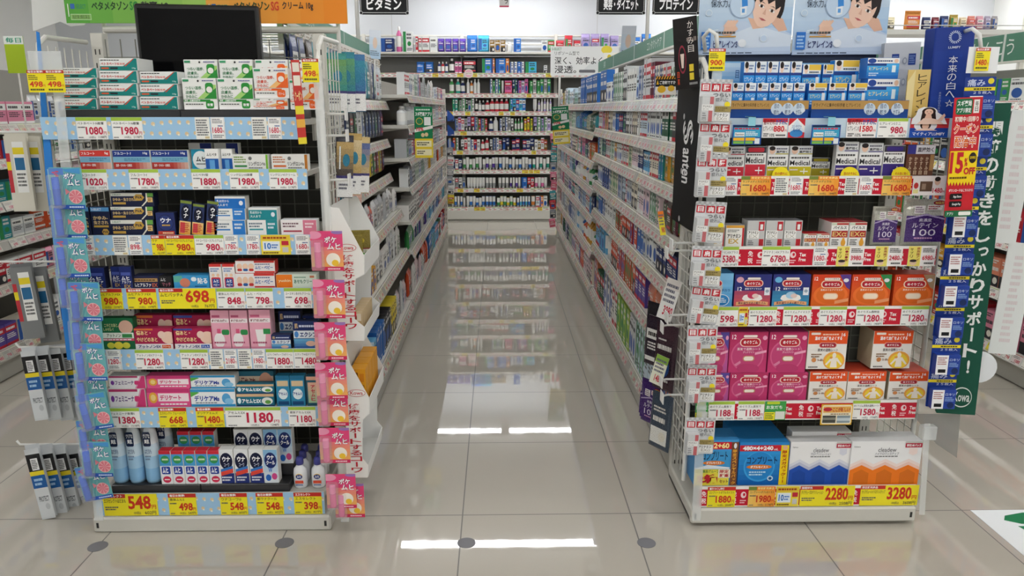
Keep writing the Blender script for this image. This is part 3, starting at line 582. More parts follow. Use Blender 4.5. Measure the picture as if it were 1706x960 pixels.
@art
def ase_v(f): f.r(0, 0, 1, 1, '#2f88b0'); f.r(0, .88, 1, 1, '#1f6a90'); f.r(.08, .66, .92, .84, '#d8c09a'); f.e(.5, .4, .36, .18, '#e6f2f6'); f.t('アセムヒ', .16, .36, .84, .46, '#1f3f8c', .04); f.r(.1, .04, .9, .16, '#1d4a78')
@art
def ase_v2(f): f.r(0, 0, 1, 1, '#2a5a6c'); f.grad(.1, .1, .9, .8, '#9ac8a0', '#e8b09a', 5); f.vt('アセムヒ', .34, .16, .7, .72, '#c03a4c', .04); f.r(0, .88, 1, 1, '#d8a48c')
@art
def lmuhi(f): f.r(0, 0, 1, 1, '#f0f1f4'); f.r(0, .9, 1, 1, '#cc2a3a'); f.r(0, .55, 1, .9, '#4aa0d8'); f.e(.5, .74, .38, .12, '#3a9a5a'); f.l(.25, .7, .8, .79, 1, '#e9f8d0'); f.rr(.12, .3, .88, .53, '#1f3f9c', .15); f.t('ムヒ', .2, .33, .7, .5, '#fff', .05); f.e(.52, .14, .36, .1, '#cf2f54'); f.l(.3, .11, .76, .17, 1, '#fff')
@art
def unaa(f): f.r(0, 0, 1, 1, '#eceef0'); f.r(0, 0, 1, .3, '#1f2f74'); f.e(.5, .66, .46, .25, '#14193a'); f.t('ウナ', .22, .64, .8, .8, '#fff', .05); f.t('コーワ', .32, .5, .7, .6, '#cfd6ea', .02); f.p([(.05, .22), (.95, .32), (.95, .44), (.05, .34)], '#e04a3a'); f.p([(.05, .34), (.95, .44), (.95, .52), (.05, .42)], '#3a78c0'); f.l(.1, .06, .9, .22, 2, '#e8ecf6')
@art
def unac(f): f.grad(0, 0, 1, 1, '#e9eef2', '#7fb8e0', 6); f.e(.5, .68, .44, .24, '#182a6a'); f.t('ウナ', .26, .7, .76, .84, '#fff', .05); f.t('クール', .18, .55, .82, .68, '#fff', .04); f.t('W', .3, .32, .6, .46, '#3a78c8', .03); f.e(.28, .16, .2, .1, '#2a6ac0'); f.e(.72, .2, .2, .1, '#d04a8c')
# right unit
@art
def hya_a(f): f.grad(0, 0, 1, .6, '#0f6fd0', '#3aa0ea', 5); f.r(0, .6, 1, .68, '#2a3f8a'); f.r(0, .68, 1, 1, '#e9f0f6'); f.e(.26, .82, .16, .15, '#f0d0bc'); f.e(.24, .9, .17, .1, '#2a2020'); f.t('ヒアレイン', .1, .42, .9, .55, '#e8f6ff', .02); f.l(.46, .76, .92, .92, 2, '#5a78a8'); f.r(.6, .06, .88, .4, '#e6eff6')
@art
def hya_b(f): f.grad(0, 0, 1, .6, '#0f62c0', '#4ab0ee', 5); f.r(0, .58, .86, .68, '#1f3f86'); f.r(0, .7, 1, 1, '#eceff0'); f.r(.34, .82, 1, 1, '#e9c24a'); f.e(.18, .84, .1, .13, '#f0d0bc'); f.e(.17, .92, .11, .08, '#2a2020'); f.t('ヒアレイン', .1, .38, .66, .54, '#f0e6a0', .02); f.r(.74, .2, .92, .6, '#eef3f6'); f.l(.1, .1, .6, .3, 2, '#bfe0fa'); f.l(.36, .72, .9, .8, 1, '#456')
@art
def hya_c(f): f.grad(0, 0, 1, .72, '#0f5fc0', '#4ab4f0', 5); f.r(0, .74, 1, 1, '#f0f2f4'); f.e(.14, .86, .13, .12, '#2a4a9a'); f.e(.9, .86, .07, .1, '#e8c4ae'); f.l(.3, .8, .8, .92, 1, '#3a4a7a'); f.r(0, .62, .6, .72, '#1f3f86'); f.t('ヒアレインS', .06, .4, .66, .56, '#f0e6a0', .02); f.r(.78, .3, .9, .64, '#e6f4fb'); f.l(.06, .1, .4, .3, 2, '#d0e8fa')
def med(f, c, txt):
    f.r(0, 0, 1, .34, c); f.r(0, .34, 1, .72, '#f1f1f0'); f.r(0, .72, 1, 1, '#d9dbdc'); f.e(.2, .86, .14, .12, '#e6c0a8'); f.e(.2, .93, .15, .07, '#2a2322'); f.t(txt, .4, .78, .95, .86, '#3a3a40', .03); f.l(.4, .88, .95, .96, 1, '#556'); f.r(.36, .74, 1, .765, c); f.t('Medical', .02, .38, .92, .54, '#333338', .015); f.l(.06, .58, .9, .68, 1, '#555'); f.r(.5, .17, .86, .2, '#f0f0ee'); f.r(.66, .1, .7, .28, '#f0f0ee'); f.l(.04, .2, .4, .28, 1, '#e8d8d8')
@art
def med_r(f): med(f, '#c42a3c', '直接効く')
@art
def med_y(f): med(f, '#c0b21c', '直接効く')
@art
def med_p(f): med(f, '#3a2a7c', '直接効く')
def med2(f, c): f.r(0, 0, 1, .42, c); f.r(0, .42, 1, .8, '#f1f1f0'); f.r(0, .8, 1, 1, '#3c3a42'); f.t('Medical', .02, .46, .92, .66, '#333338', .015); f.l(.06, .7, .9, .78, 1, '#555'); f.rr(.1, .83, .9, .97, c, .4); f.r(.5, .2, .86, .24, '#f0f0ee'); f.r(.66, .1, .7, .34, '#f0f0ee')
@art
def med_r2(f): med2(f, '#c42a3c')
@art
def med_p2(f): med2(f, '#3a2a7c')
@art
def med_y2(f): med2(f, '#a89a1c')
@art
def med_br(f):
    f.r(0, 0, 1, .72, '#6a4434'); f.r(0, .72, 1, 1, '#e4e4ea'); f.r(0, .72, .3, 1, '#3a3a8c'); f.t('直接効く', .36, .78, .94, .93, '#2a2a36', .02)
    for i in range(4): f.vt('かすみ目', .08 + .2 * i, .06, .19 + .2 * i, .64, '#e8d4b4', .01)
    f.r(.84, .2, .98, .7, '#b08a5a')
@art
def ari_w(f): f.r(0, 0, 1, 1, '#f4f2ec'); f.r(0, .88, 1, 1, '#e0a43c'); f.r(.9, 0, 1, .88, '#c4222c'); f.t('アリナミン', .08, .42, .84, .6, '#222', .04); f.t('EX', .16, .16, .74, .38, '#cfa84c', .02); f.l(.08, .68, .8, .82, 2, '#777')
@art
def ari_g(f): f.r(0, 0, 1, 1, '#c9c9c8'); f.r(.64, .62, .96, .96, '#b82430'); f.r(.7, .04, .96, .3, '#b82430'); f.r(0, .32, .68, .62, '#f4f3f0'); f.t('アリナミン', .06, .48, .64, .6, '#222', .04); f.t('EX', .1, .34, .6, .46, '#b8b4a8', .0); f.l(.06, .06, .4, .26, 3, '#55555a'); f.r(.72, .66, .88, .86, '#f0f0ee')
@art
def exa(f): f.r(0, 0, 1, 1, '#f5f3f0'); f.r(0, .88, 1, 1, '#cfd8c4'); f.r(.3, .9, 1, .97, '#b8242c'); f.t('パイルス', .1, .72, .9, .85, '#222', .03); f.r(.02, .38, .98, .66, '#a8242a'); f.t('EXα', .08, .42, .92, .62, '#e0c47c', .02); f.l(.06, .06, .5, .32, 4, '#333'); f.e(.76, .16, .14, .15, '#e9a83c'); f.e(.76, .3, .08, .07, '#e9a83c')
def meg(f, a, b, corner, kana=''):
    f.grad(0, 0, 1, 1, a, b, 8)
    if corner: f.p([(.7, 1), (1, 1), (1, .52), (.9, .6)], corner); f.e(.88, .82, .07, .06, '#e9e9ee')
    f.e(.5, .36, .46, .34, tuple(min(1, k * 1.12 + .01) for k in lin(a)), 28); f.e(.5, .36, .38, .28, a, 28)
    f.rr(.22, .58, .8, .82, '#f3d9bc', .5); f.rr(.25, .605, .77, .795, '#b81f30', .5); f.t('めぐりズム', .32, .65, .72, .74, '#fff', .03); f.rr(.3, .83, .72, .9, '#f6eee6', .5); f.t('くちどけ蒸気浴', .33, .845, .69, .885, '#7a4a3a', .01); f.t('12', .04, .82, .13, .93, '#fff', .01); f.t('蒸気めぐるアイマスク', .22, .49, .8, .555, '#fbe9dc' if not kana else '#4a2a2a', .01)
@art
def meg_o(f): meg(f, '#e06a22', '#d43c1e', '#5a3c8c'); f.rr(.3, .22, .7, .42, '#f6cfa8', .5); f.rr(.33, .25, .67, .39, '#fbe8d2', .5); f.p([(.62, .08), (.98, .16), (.98, .26), (.62, .18)], '#f0a070')
@art
def meg_o2(f): meg(f, '#e06a22', '#d43c1e', '#2f8a4c'); f.rr(.3, .22, .7, .42, '#f6cfa8', .5); f.rr(.33, .25, .67, .39, '#fbe8d2', .5); f.p([(.62, .08), (.98, .16), (.98, .26), (.62, .18)], '#f0a070')
@art
def meg_o3(f): meg(f, '#e06a22', '#cf3a1c', '#a88a6a'); f.rr(.3, .22, .7, .42, '#f6cfa8', .5); f.rr(.33, .25, .67, .39, '#fbe8d2', .5); f.p([(.62, .08), (.98, .16), (.98, .26), (.62, .18)], '#f0a070')
def meg_n(f, bot, ac, seed):
    f.grad(0, 0, 1, 1, bot, '#2a2f74', 8, True); f.r(0, .5, 1, 1, '#2c3278')
    f.e(.14, .84, .1, .09, '#e0a8b8' if seed else '#6ab4e0'); f.rr(.24, .62, .78, .84, '#f3c6b0', .5); f.rr(.27, .645, .75, .815, '#b81f30', .5); f.t('めぐりズム', .33, .68, .7, .77, '#fff', .03); f.rr(.34, .85, .7, .91, '#f6eee6', .5); f.t('12', .08, .5, .2, .62, '#fff', .01); f.t('蒸気でアイマスク', .28, .53, .74, .59, '#fff', .01)
    f.e(.5, .26, .28, .1, '#f6f2ee'); f.e(.36, .3, .12, .08, '#f6f2ee'); f.e(.64, .3, .12, .08, '#f6f2ee'); f.e(.5, .36, .14, .11, ac); f.e(.58, .34, .09, .07, '#e9cfc8')
    f.p([(.06, .04), (.5, .11), (.94, .04), (.94, .15), (.5, .21), (.06, .15)], '#f1b27c'); f.t('蒸気温熱ですぐ眠りズム', .12, .08, .88, .16, '#5a2a4c', .02); f.r(.82, .36, .97, .6, '#e9edf2'); f.e(.895, .49, .05, .05, '#9ab')
@art
def meg_n1(f): meg_n(f, '#d8585c', '#c8385c', 1)
@art
def meg_n2(f): meg_n(f, '#3f9ac4', '#a8d0e8', 0)
@art
def meg_b(f): f.grad(0, 0, 1, 1, '#4a9cd8', '#86c4ec', 5); f.rr(.1, .6, .6, .8, '#f3c6b0', .5); f.rr(.13, .625, .57, .775, '#b81f30', .5); f.t('リズム', .2, .66, .5, .74, '#fff', .03); f.e(.6, .2, .3, .18, '#e9f3fa'); f.e(.6, .2, .27, .16, '#2f86c8'); f.t('あずきのチカラ', .1, .45, .9, .54, '#1f5a9c', .01); f.l(.4, .12, .8, .28, 3, '#e9f3fa')
def meg_k(f, lav):
    f.grad(0, 0, 1, 1, '#c83c74' if not lav else '#b85a9c', '#b83060' if not lav else '#c24c86', 8)
    if lav: f.p([(.62, 1), (1, 1), (1, .55)], '#5a4a9c')
    f.e(.48, .42, .44, .4, '#d4608c', 28); f.e(.48, .42, .4, .36, '#c44478', 28); f.t('12', .05, .83, .16, .94, '#fff', .01); f.rr(.26, .64, .82, .86, '#f3d0c4', .5); f.rr(.29, .66, .79, .84, '#b81f30', .5); f.t('めぐりズム', .36, .71, .73, .8, '#fff', .03); f.rr(.35, .875, .72, .93, '#f6eee6', .5); f.e(.92, .86, .06, .055, '#e9a0c0')
    f.t('蒸気で温熱シート', .2, .55, .82, .62, '#f9e2ea', .01); f.t('グッドナイト', .36, .48, .66, .535, '#f9e2ea', .01); f.rr(.36, .28, .68, .42, '#c88a6c', .5); f.rr(.39, .3, .65, .4, '#f6ece0', .5); f.p([(.68, .44), (.98, .5), (.98, .56), (.68, .5)], '#f0a8c4')
    f.p([(.14, .2), (.3, .3), (.32, .24), (.2, .16)], '#dc86a8'); f.e(.52, .1, .3, .12, '#b83a6c')
@art
def meg_k1(f): meg_k(f, 0)
@art
def meg_k2(f): meg_k(f, 1)
@art
def meg_w(f):
    f.r(0, 0, 1, 1, '#f0ece6'); f.r(0, .66, 1, 1, '#e2531f'); f.rr(.06, .9, .3, .96, '#f4e6dc', .3); f.t('16', .84, .86, .94, .95, '#fff', .02); f.l(.36, .88, .78, .94, 1, '#f6d8c4'); f.t('温めて血行をよくする', .16, .76, .86, .86, '#fff', .03)
    f.rr(.28, .56, .74, .7, '#e8b4a4', .45); f.rr(.3, .57, .72, .69, '#a82438', .45); f.t('めぐりズム', .36, .6, .66, .66, '#fff', .03); f.t('蒸気の温熱シート', .26, .46, .78, .54, '#4a3a3a', .01)
    f.e(.7, .22, .28, .24, '#f0a848'); f.e(.7, .2, .23, .2, '#f2cf3c'); f.p([(.62, .3), (.78, .3), (.92, .12), (.88, .1), (.77, .22), (.79, .04), (.61, .04), (.63, .22), (.52, .1), (.48, .12)], '#f6ece0'); f.e(.7, .36, .05, .07, '#f6ece0'); f.e(.62, .3, .04, .03, '#e8a04c'); f.l(.1, .3, .4, .42, 2, '#8a6a4c'); f.e(.18, .24, .06, .06, '#c8844c'); f.t('5-8h', .27, .21, .42, .27, '#8a5a3a', .01); f.l(.05, .03, .3, .08, 1, '#444')
@art
def comp_b(f):
    f.grad(0, 0, 1, .84, '#0a5cae', '#2f9ae0', 7); f.r(0, .84, 1, 1, '#2a86cc'); f.e(.42, .44, .32, .36, '#3aa2e4', 28); f.e(.42, .45, .29, .33, '#2386d0', 28); f.r(0, .8, .84, .94, '#c81f30'); f.t('480×4+240', .06, .82, .68, .92, '#fff', .04); f.t('mL', .7, .82, .78, .87, '#fff', .02); f.t('コンプリート', .16, .5, .78, .68, '#16365c', .02); f.e(.42, .43, .26, .055, '#d87a2c'); f.t('ダブルモイスト', .24, .4, .6, .46, '#fff', .03); f.l(.22, .22, .6, .34, 2, '#bfe4fa'); f.e(.66, .16, .06, .06, '#cfe8f8'); f.e(.66, .16, .035, .035, '#14548c')
    f.r(.84, 0, 1, .94, '#f4d414'); f.e(.92, .88, .05, .05, '#e8b48c'); f.vt('限定メガパック!!', .87, .04, .97, .82, '#b02418', .03)
@art
def comp_y(f):
    f.r(0, 0, 1, 1, '#3f9cd8'); f.r(0, 0, .82, .36, '#efe04c'); f.r(0, .8, .84, .96, '#c81f30'); f.t('480×2+60', .05, .82, .78, .94, '#ffe9a0', .04); f.t('コンプリート', .16, .56, .76, .76, '#16365c', .02); f.e(.44, .5, .26, .05, '#d87a2c'); f.t('ダブルモイスト', .26, .475, .62, .53, '#fff', .03); f.p([(0, .38), (.3, .46), (.82, .4), (.82, .37), (0, .37)], '#e9f3fb')
    f.t('スギ薬局グループ', .06, .28, .58, .35, '#2f7a3c', .01); f.t('2箱', .06, .05, .56, .25, '#c02430', .05); f.r(.56, .17, .84, .36, '#f6f0da'); f.t('限定', .59, .27, .81, .35, '#c02430', .03); f.t('販売', .59, .18, .81, .26, '#c02430', .03); f.t('セット', .6, .05, .8, .13, '#7a2a30', .02); f.r(.84, 0, 1, .96, '#7a4a30'); f.vt('限定スペシャルパック', .87, .02, .97, .8, '#f3b23c', .03); f.e(.92, .88, .035, .06, '#e9eef4')
def cleadew(f, c, l1):
    f.r(0, 0, 1, 1, '#f3f3f4'); cc = lin(c); lt = tuple(k * .45 + .5 for k in cc); lt2 = tuple(k * .25 + .72 for k in cc)
    for k, (dz, col) in enumerate(((.6, lt2), (.53, lt), (.46, c))):
        pts = [(0, 0), (1, 0)]
        for i in range(6, -1, -1): pts.append((i / 6, dz - (.0 if i % 2 else .12)))
        f.p(pts, col)
    for i in range(3): f.p([(.06 + i * .333, .02), (.28 + i * .333, .02), (.28 + i * .333, .27), (.17 + i * .333, .36), (.06 + i * .333, .27)], tuple(k * .8 for k in cc))
    f.t('cleadew', .38, .76, .64, .86, '#6a6a70', .004); f.t(l1, .34, .69, .68, .75, '#4a4a6a', .006); f.l(.34, .64, .68, .68, 1, '#777'); f.t('Ophtecs', .03, .86, .12, .9, '#555', .004); f.p([(.82, .72), (.88, .68), (.94, .72), (.94, .84), (.82, .84)], lt2)
    f.r(.76, .86, 1.0, .96, '#b82440'); f.t('限定3本パック', .78, .88, .98, .94, '#fff', .03); f.r(.76, .96, 1, 1, '#c8cac4')
@art
def clea_b(f): cleadew(f, '#1f4fae', 'プロケアソリューション')
@art
def clea_o(f): cleadew(f, '#ec7a1c', 'ハイドロワンステップ')

# ------------------------------------------------------------------ placing goods
_gm = {}
def box_mesh(key, w, h, d, body, side=None, top=None, ch=.0009):
    k = (key, round(w, 3), round(h, 3), round(d, 3))
    if k not in _gm:
        m = MB(); m.box(-w / 2, 0, 0, w / 2, d, h, body, ch, (body, body, side or body, side or body, body, top or body))
        f = Face(m, (-w / 2 + .0009, 0, .0009), (1, 0, 0), (0, 0, 1), w - .0018, h - .0018, clip=True); ART[key](f)
        me = m.mesh('carton'); me.materials.append(PRINT); _gm[k] = me
    return _gm[k]
GAP = .0004
def G(side, row, key, x0, x1, yts, desc, d=.05, dy=.018, base=None, zb=None, body='#eeeeea', sidec=None, top=None, rz=0, name='medicine_carton', cat='medicine box', group=None, ry=0):
    """a stack of equal cartons: pixel columns x0..x1, tops yts (bottom first), standing on the shelf or at pixel row base"""
    Yf, Z, RLS, un = SIDES[side]; Y = Yf + dy
    z = zb if zb is not None else (Z[row][0] + .0003 if base is None else atY(CX, base, Y).z)
    if not isinstance(yts, (list, tuple)): yts = [yts]
    out = []
    for yt in yts:
        zt = atY((x0 + x1) / 2, yt, Y).z; yp = (yt + CY) / 2
        ym = CY + (yt - CY); a, b = atY(x0, yt, Y).x, atY(x1, yt, Y).x
        # x measured at the middle height of the box
        w, h = b - a - GAP, zt - z - GAP
        o = bpy.data.objects.new(name, box_mesh(key, w, h, d, body, sidec, top)); COL.objects.link(o)
        o.location = ((a + b) / 2, Y, z + (.003 if ry else 0)); o.rotation_euler = (0, ry, rz)
        reg(o, cat, desc, shelfw(side, row), (a + b) / 2, z - .3 * dy, group or f'cartons on the {shelfw(side, row)}')
        out.append(o); z = zt
    return out
def riser(side, row, x0, x1, yt, label, dy=.012, d=.1, z=None):
    Yf, Z, RLS, un = SIDES[side]; Y = Yf + dy; z = z or Z[row][0] + .0003; zt = atY(CX, yt, Y).z; a, b = atY(x0, yt, Y).x, atY(x1, yt, Y).x
    n = 2; wd = (b - a) / n
    for i in range(n):
        m = MB(); m.box(-wd / 2 + .0005, 0, 0, wd / 2 - .0005, d, zt - z, '#262628', .002); m.box(-wd / 2 + .004, -.0006, .004, wd / 2 - .004, .001, zt - z - .004, '#2d2d30')
        o = link('display_riser', m.mesh('display_riser'), PLAST, None, (a + wd * (i + .5), Y, z)); reg(o, 'display riser', label, shelfw(side, row), a + wd * (i + .5), 0, 'black display risers')
    return zt + .0003
# ---- left unit
zt0 = riser('L', 0, 98, 500, 183, 'long black riser under boxes', .014, .14)
K = dict(zb=zt0, d=.1, body='#eef0ee', sidec='#e6e8e6', top='#dfe3e2')
d1 = 'white and teal ointment box'
G('L', 0, 'bet', 100, 161, [164, 147, 130, 113], d1, dy=.03, rz=R(-3), **K)
G('L', 0, 'bet', 164, 228, [160, 139, 118, 97], d1, dy=.022, rz=R(-2), **K)
G('L', 0, 'bet', 231, 296, [161, 140, 119], d1, dy=.024, rz=R(-3), **K)
K = dict(zb=zt0, d=.035, body='#f2f3f0', sidec='#e6e8e4')
G('L', 0, 'ecz_green', 302, 359, 130, 'green and white eczema box, front row', dy=.02, **K); G('L', 0, 'ecz_green', 361, 420, 130, 'green and white eczema box, front row', dy=.02, **K)
z2 = atY(CX, 147, LYF + .062).z
K2 = dict(d=.035, body='#f2f3f0', sidec='#e6e8e4')
z2 = riser('L', 0, 300, 500, 150, 'small black riser behind front boxes', .062, .05, zt0)
G('L', 0, 'ecz_green', 305, 361, 99, 'green and white eczema box, rear row', dy=.066, zb=z2, **K2); G('L', 0, 'ecz_green', 364, 420, 99, 'green and white eczema box, rear row', dy=.066, zb=z2, **K2)
G('L', 0, 'ecz_orange', 421, 479, [164, 113], 'orange and white eczema box, front stack', dy=.02, zb=zt0, **K2)
G('L', 0, 'ecz_orange', 424, 479, 99, 'orange and white eczema box, rear row', dy=.066, zb=z2, **K2)
G('L', 0, 'ecz_orange', 481, 530, 132, 'orange and white eczema box, front row', dy=.02, zb=zt0, **K2)
G('L', 0, 'ecz_orange', 481, 520, 100, 'orange and white eczema box, rear row', dy=.066, zb=z2, **K2)
G('L', 1, 'flu_red', 131, 183, 250, 'red and light blue cream box', d=.03); G('L', 1, 'flu_navy', 186, 249, 250, 'navy and red cream box', d=.03); G('L', 1, 'flu_navy', 250, 312, 250, 'navy and red cream box', d=.03)
G('L', 1, 'muhi_round', 317, 349, 248, 'teal box with white disc', d=.03, dy=.03); G('L', 1, 'muhi_v', 340, 363, 248, 'slim blue and white box', d=.025, dy=.002); G('L', 1, 'muhi_v', 367, 386, 248, 'slim blue and white box', d=.03, dy=.02)
G('L', 1, 'rin_g', 386, 446, 257, 'long white box with green end', d=.03); G('L', 1, 'rin_o', 451, 512, 257, 'long white box with orange end', d=.03)
m1 = atY(CX, 255, LYF + .08).z
G('L', 1, 'muhi_bar', 313, 352, 238, 'navy striped white box at back', d=.03, dy=.08); G('L', 1, 'muhi_bar', 356, 396, 238, 'navy striped white box at back', d=.03, dy=.08)
dk = dict(body='#1c2342', sidec='#1a1f3a', top='#2a3050')
G('L', 2, 'pva_v', 122, 147, 345, 'upright navy and gold box', d=.03, **dk); G('L', 2, 'pva_v', 149, 181, 345, 'upright navy and gold box', d=.03, **dk)
G('L', 2, 'pva_h', 183, 255, [366, 344, 321], 'flat navy and gold box', d=.035, **dk)
G('L', 2, 'una_s', 258, 290, 354, 'small navy box with oval badge', d=.03, **dk)
for x0, x1, yt in ((292, 312, 335), (314, 334, 341), (337, 357, 336)): G('L', 2, 'una_t', x0, x1, yt, 'leaning navy and amber tall box', d=.02, ry=R(8), **dk)
bl = dict(d=.04, top='#e8ecee')
G('L', 2, 'baby_blue', 355, 408, [367, 347], 'white and blue ointment box', **bl); zz = atY(CX, 347, LYF + .018).z
G('L', 2, 'baby_blue2', 357, 408, 327, 'blue ointment box atop its stack', zb=zz, **bl)
G('L', 2, 'baby_teal', 411, 462, 366, 'white and teal ointment box', **bl); zz = atY(CX, 366, LYF + .018).z
G('L', 2, 'baby_teal2', 413, 461, 346, 'teal ointment box atop its stack', zb=zz, **bl)
G('L', 2, 'baby_pink', 467, 527, 366, 'white and pink ointment box', **bl)
G('L', 3, 'alpha_v', 141, 173, 446, 'upright navy lotion box', d=.03, **dk); G('L', 3, 'alpha_v', 183, 200, 444, 'upright navy lotion box', d=.03, dy=.03, **dk); G('L', 3, 'alpha_v', 197, 218, 444, 'upright navy lotion box', d=.02, dy=.005, **dk)
G('L', 3, 'alpha_h', 219, 264, 460, 'flat navy and gold box', d=.05, **dk); G('L', 3, 'black_flat', 264, 286, 460, 'small black box', d=.05, body='#1b1b1e')
G('L', 3, 'patch_blue', 288, 347, 459, 'light blue patch box', d=.05, body='#3f9bd4')
for x0, x1 in ((347, 368), (369, 390)): G('L', 3, 'mb_v', x0, x1, 440, 'upright red and white baby lotion box', d=.03, top='#d23a36')
G('L', 3, 'mb_h', 391, 457, [455, 434], 'flat red and white baby cream box', d=.04, top='#d23a36', sidec='#d23a36')
G('L', 3, 'yus', 459, 527, 457, 'orange and mint cream box', d=.04, body='#dbe8dc')
G('L', 4, 'att_g', 165, 220, 530, 'dark green scar gel box', d=.03, body='#1f6b44')
rb = dict(d=.03, body='#a81f4c')
G('L', 4, 'scar_a', 222, 286, 547, 'crimson scar cream box with orange tag', **rb); G('L', 4, 'scar_a', 222, 286, 525, 'rear crimson scar cream box with orange tag', dy=.06, **rb)
G('L', 4, 'scar_b', 288, 351, 547, 'crimson scar gel box with blue tag', **rb); G('L', 4, 'scar_b', 288, 351, 525, 'rear crimson scar gel box with blue tag', dy=.06, **rb)
pk = dict(d=.05, body='#eaa8bc', sidec='#e6b4c2')
G('L', 4, 'pink_a', 349, 380, 517, 'tall pink lotion box', dy=.022, **pk); G('L', 4, 'pink_a', 381, 411, 517, 'tall pink lotion box', dy=.022, **pk); G('L', 4, 'pink_b', 413, 449, 516, 'tall pink tube box', **pk)
G('L', 4, 'exv', 451, 484, 558, 'small navy foot cream box', d=.03, dy=.01, **dk); G('L', 4, 'exv', 487, 529, 535, 'navy foot cream box', d=.03, **dk); G('L', 4, 'exv', 463, 500, 518, 'rear navy foot cream box', d=.03, dy=.08, **dk); G('L', 4, 'exv', 503, 531, 526, 'rear navy foot cream box', d=.03, dy=.08, **dk)
G('L', 5, 'fem', 180, 241, [648, 626], 'white and magenta cream box', d=.04); G('L', 5, 'deli', 243, 315, [647, 626], 'pink and gold cream box', d=.04, body='#e85a94'); G('L', 5, 'delm', 316, 391, [648, 625], 'white and sky blue cream box', d=.04)
G('L', 5, 'ase', 393, 456, [656, 640], 'teal sweat rash cream box', d=.03, body='#1f7088'); G('L', 5, 'ase_back', 395, 455, 618, 'teal and beige box at back', d=.03, dy=.06, body='#2a6a80')
G('L', 5, 'ase_v', 458, 481, 626, 'upright teal lotion box', d=.03, body='#2f88b0'); G('L', 5, 'ase_v', 482, 506, 626, 'upright teal lotion box', d=.03, body='#2f88b0'); G('L', 5, 'ase_v2', 509, 530, 627, 'upright green and salmon lotion box', d=.03, body='#2a5a6c')
z7 = riser('L', 6, 184, 482, 803, 'long black riser under bottles', .014, .16)
for i in range(5): G('L', 6, 'lmuhi', 263 + 20.4 * i, 283 + 20.4 * i, 751, 'small blue and red lotion box, front row', d=.03, zb=z7, top='#cc2a3a')
z8 = riser('L', 6, 288, 490, 770, 'tall black riser at back', .075, .05, z7)
for i in range(3): G('L', 6, 'lmuhi', 294 + 21 * i, 314 + 21 * i, 719, 'small blue and red lotion box, rear row', d=.03, dy=.08, zb=z8, top='#cc2a3a')
for i, x in enumerate((363, 388, 413, 437)): G('L', 6, 'unaa' if i < 3 else 'unac', x, x + 24, 749, 'white and navy lotion box, front row' if i < 3 else 'pale blue lotion box, front row', d=.035, zb=z7, dy=.02)
for i, x in enumerate((388, 412, 437, 461)): G('L', 6, 'unaa' if i < 2 else 'unac', x, x + 24, 715, 'white and navy lotion box, rear row' if i < 2 else 'pale blue lotion box, rear row', d=.035, dy=.078, zb=z8)
# ---- right unit
hy = dict(d=.035, name='eye_drop_carton', cat='eye drop box', body='#1f7fd8', top='#e9f0f6')
for x0, x1, lb in ((1213, 1345, 'left blue counter tray with gold band'), (1350, 1511, 'right blue counter tray with gold band')):
    Y = RYF + .012; a, b = atY(x0, 196, Y).x, atY(x1, 196, Y).x; zs = RZ[0][0] + .0003; zt = atY(CX, 167, Y).z; w, h = b - a, zt - zs
    e = empty('counter_tray', ((a + b) / 2, Y, zs)); single(e, 'display tray', f'{lb}, top shelf of right unit')
    m = MB(); m.box(-w / 2, 0, 0, w / 2, .2, .003, '#1f5fb8'); m.box(-w / 2, .03, .003, w / 2, .2, h * .62, '#1c4f9c'); m.box(-w / 2, .09, h * .62, w / 2, .2, h * .62 + .036, '#1c4f9c'); part('tray_body', m, PRINT, e)
    m = MB(); m.box(-w / 2, -.002, 0, w / 2, 0, h, '#174a98'); f = front(m, w, h, -.002); f.grad(0, .16, 1, .55, '#174a98', '#123a7c', 4); f.r(0, 0, 1, .1, '#2a6ac8'); f.r(0, .55, 1, .98, '#b58e50'); f.t('ドライアイに集中の科学者 ヒアレインS', .02, .66, .5, .86, '#4a3418', .01, True)
    for i, t in enumerate(('疲れ', '乾き', 'かすみ')): cx = .6 + .14 * i; f.e(cx, .56, .018 / w, .018 / h, '#c9d8e6'); f.t('目の', cx - .03, .58, cx + .03, .82, '#25406c', .01); f.t(t, cx - .035, .28, cx + .035, .52, '#25406c', .01)
    f.e(.93, .5, .007 / w, .007 / h, '#dfe9f2', 10); part('front_panel', m, PRINT, e)
    m = MB(); ht = .155 if x0 < 1300 else .15; m.box(-w / 2, .196, 0, w / 2, .199, ht + .03, '#7fb8e4'); f = Face(m, (-w / 2, .196, ht - .045), (1, 0, 0), (0, 0, 1), w, .07); f.grad(0, 0, 1, 1, '#5aa8e0', '#cfe6f6', 5); f.t('目の疲れ・かすみに', .3, .3, .9, .7, '#2a5a94', .01, True); part('back_card', m, PRINT, e)
    if x0 < 1300: hz = zs + h * .62
hz += .0005
for i in range(6): G('Q', 0, 'hya_a', 1221 + 20.4 * i, 1240.5 + 20.4 * i, 138, 'small blue eye drop box, left tray front', dy=.045, zb=hz, **hy)
for i in range(5): G('Q', 0, 'hya_a', 1240 + 19.6 * i, 1259 + 19.6 * i, 102, 'small blue eye drop box, left tray rear', dy=.105, zb=hz + .036, **hy)
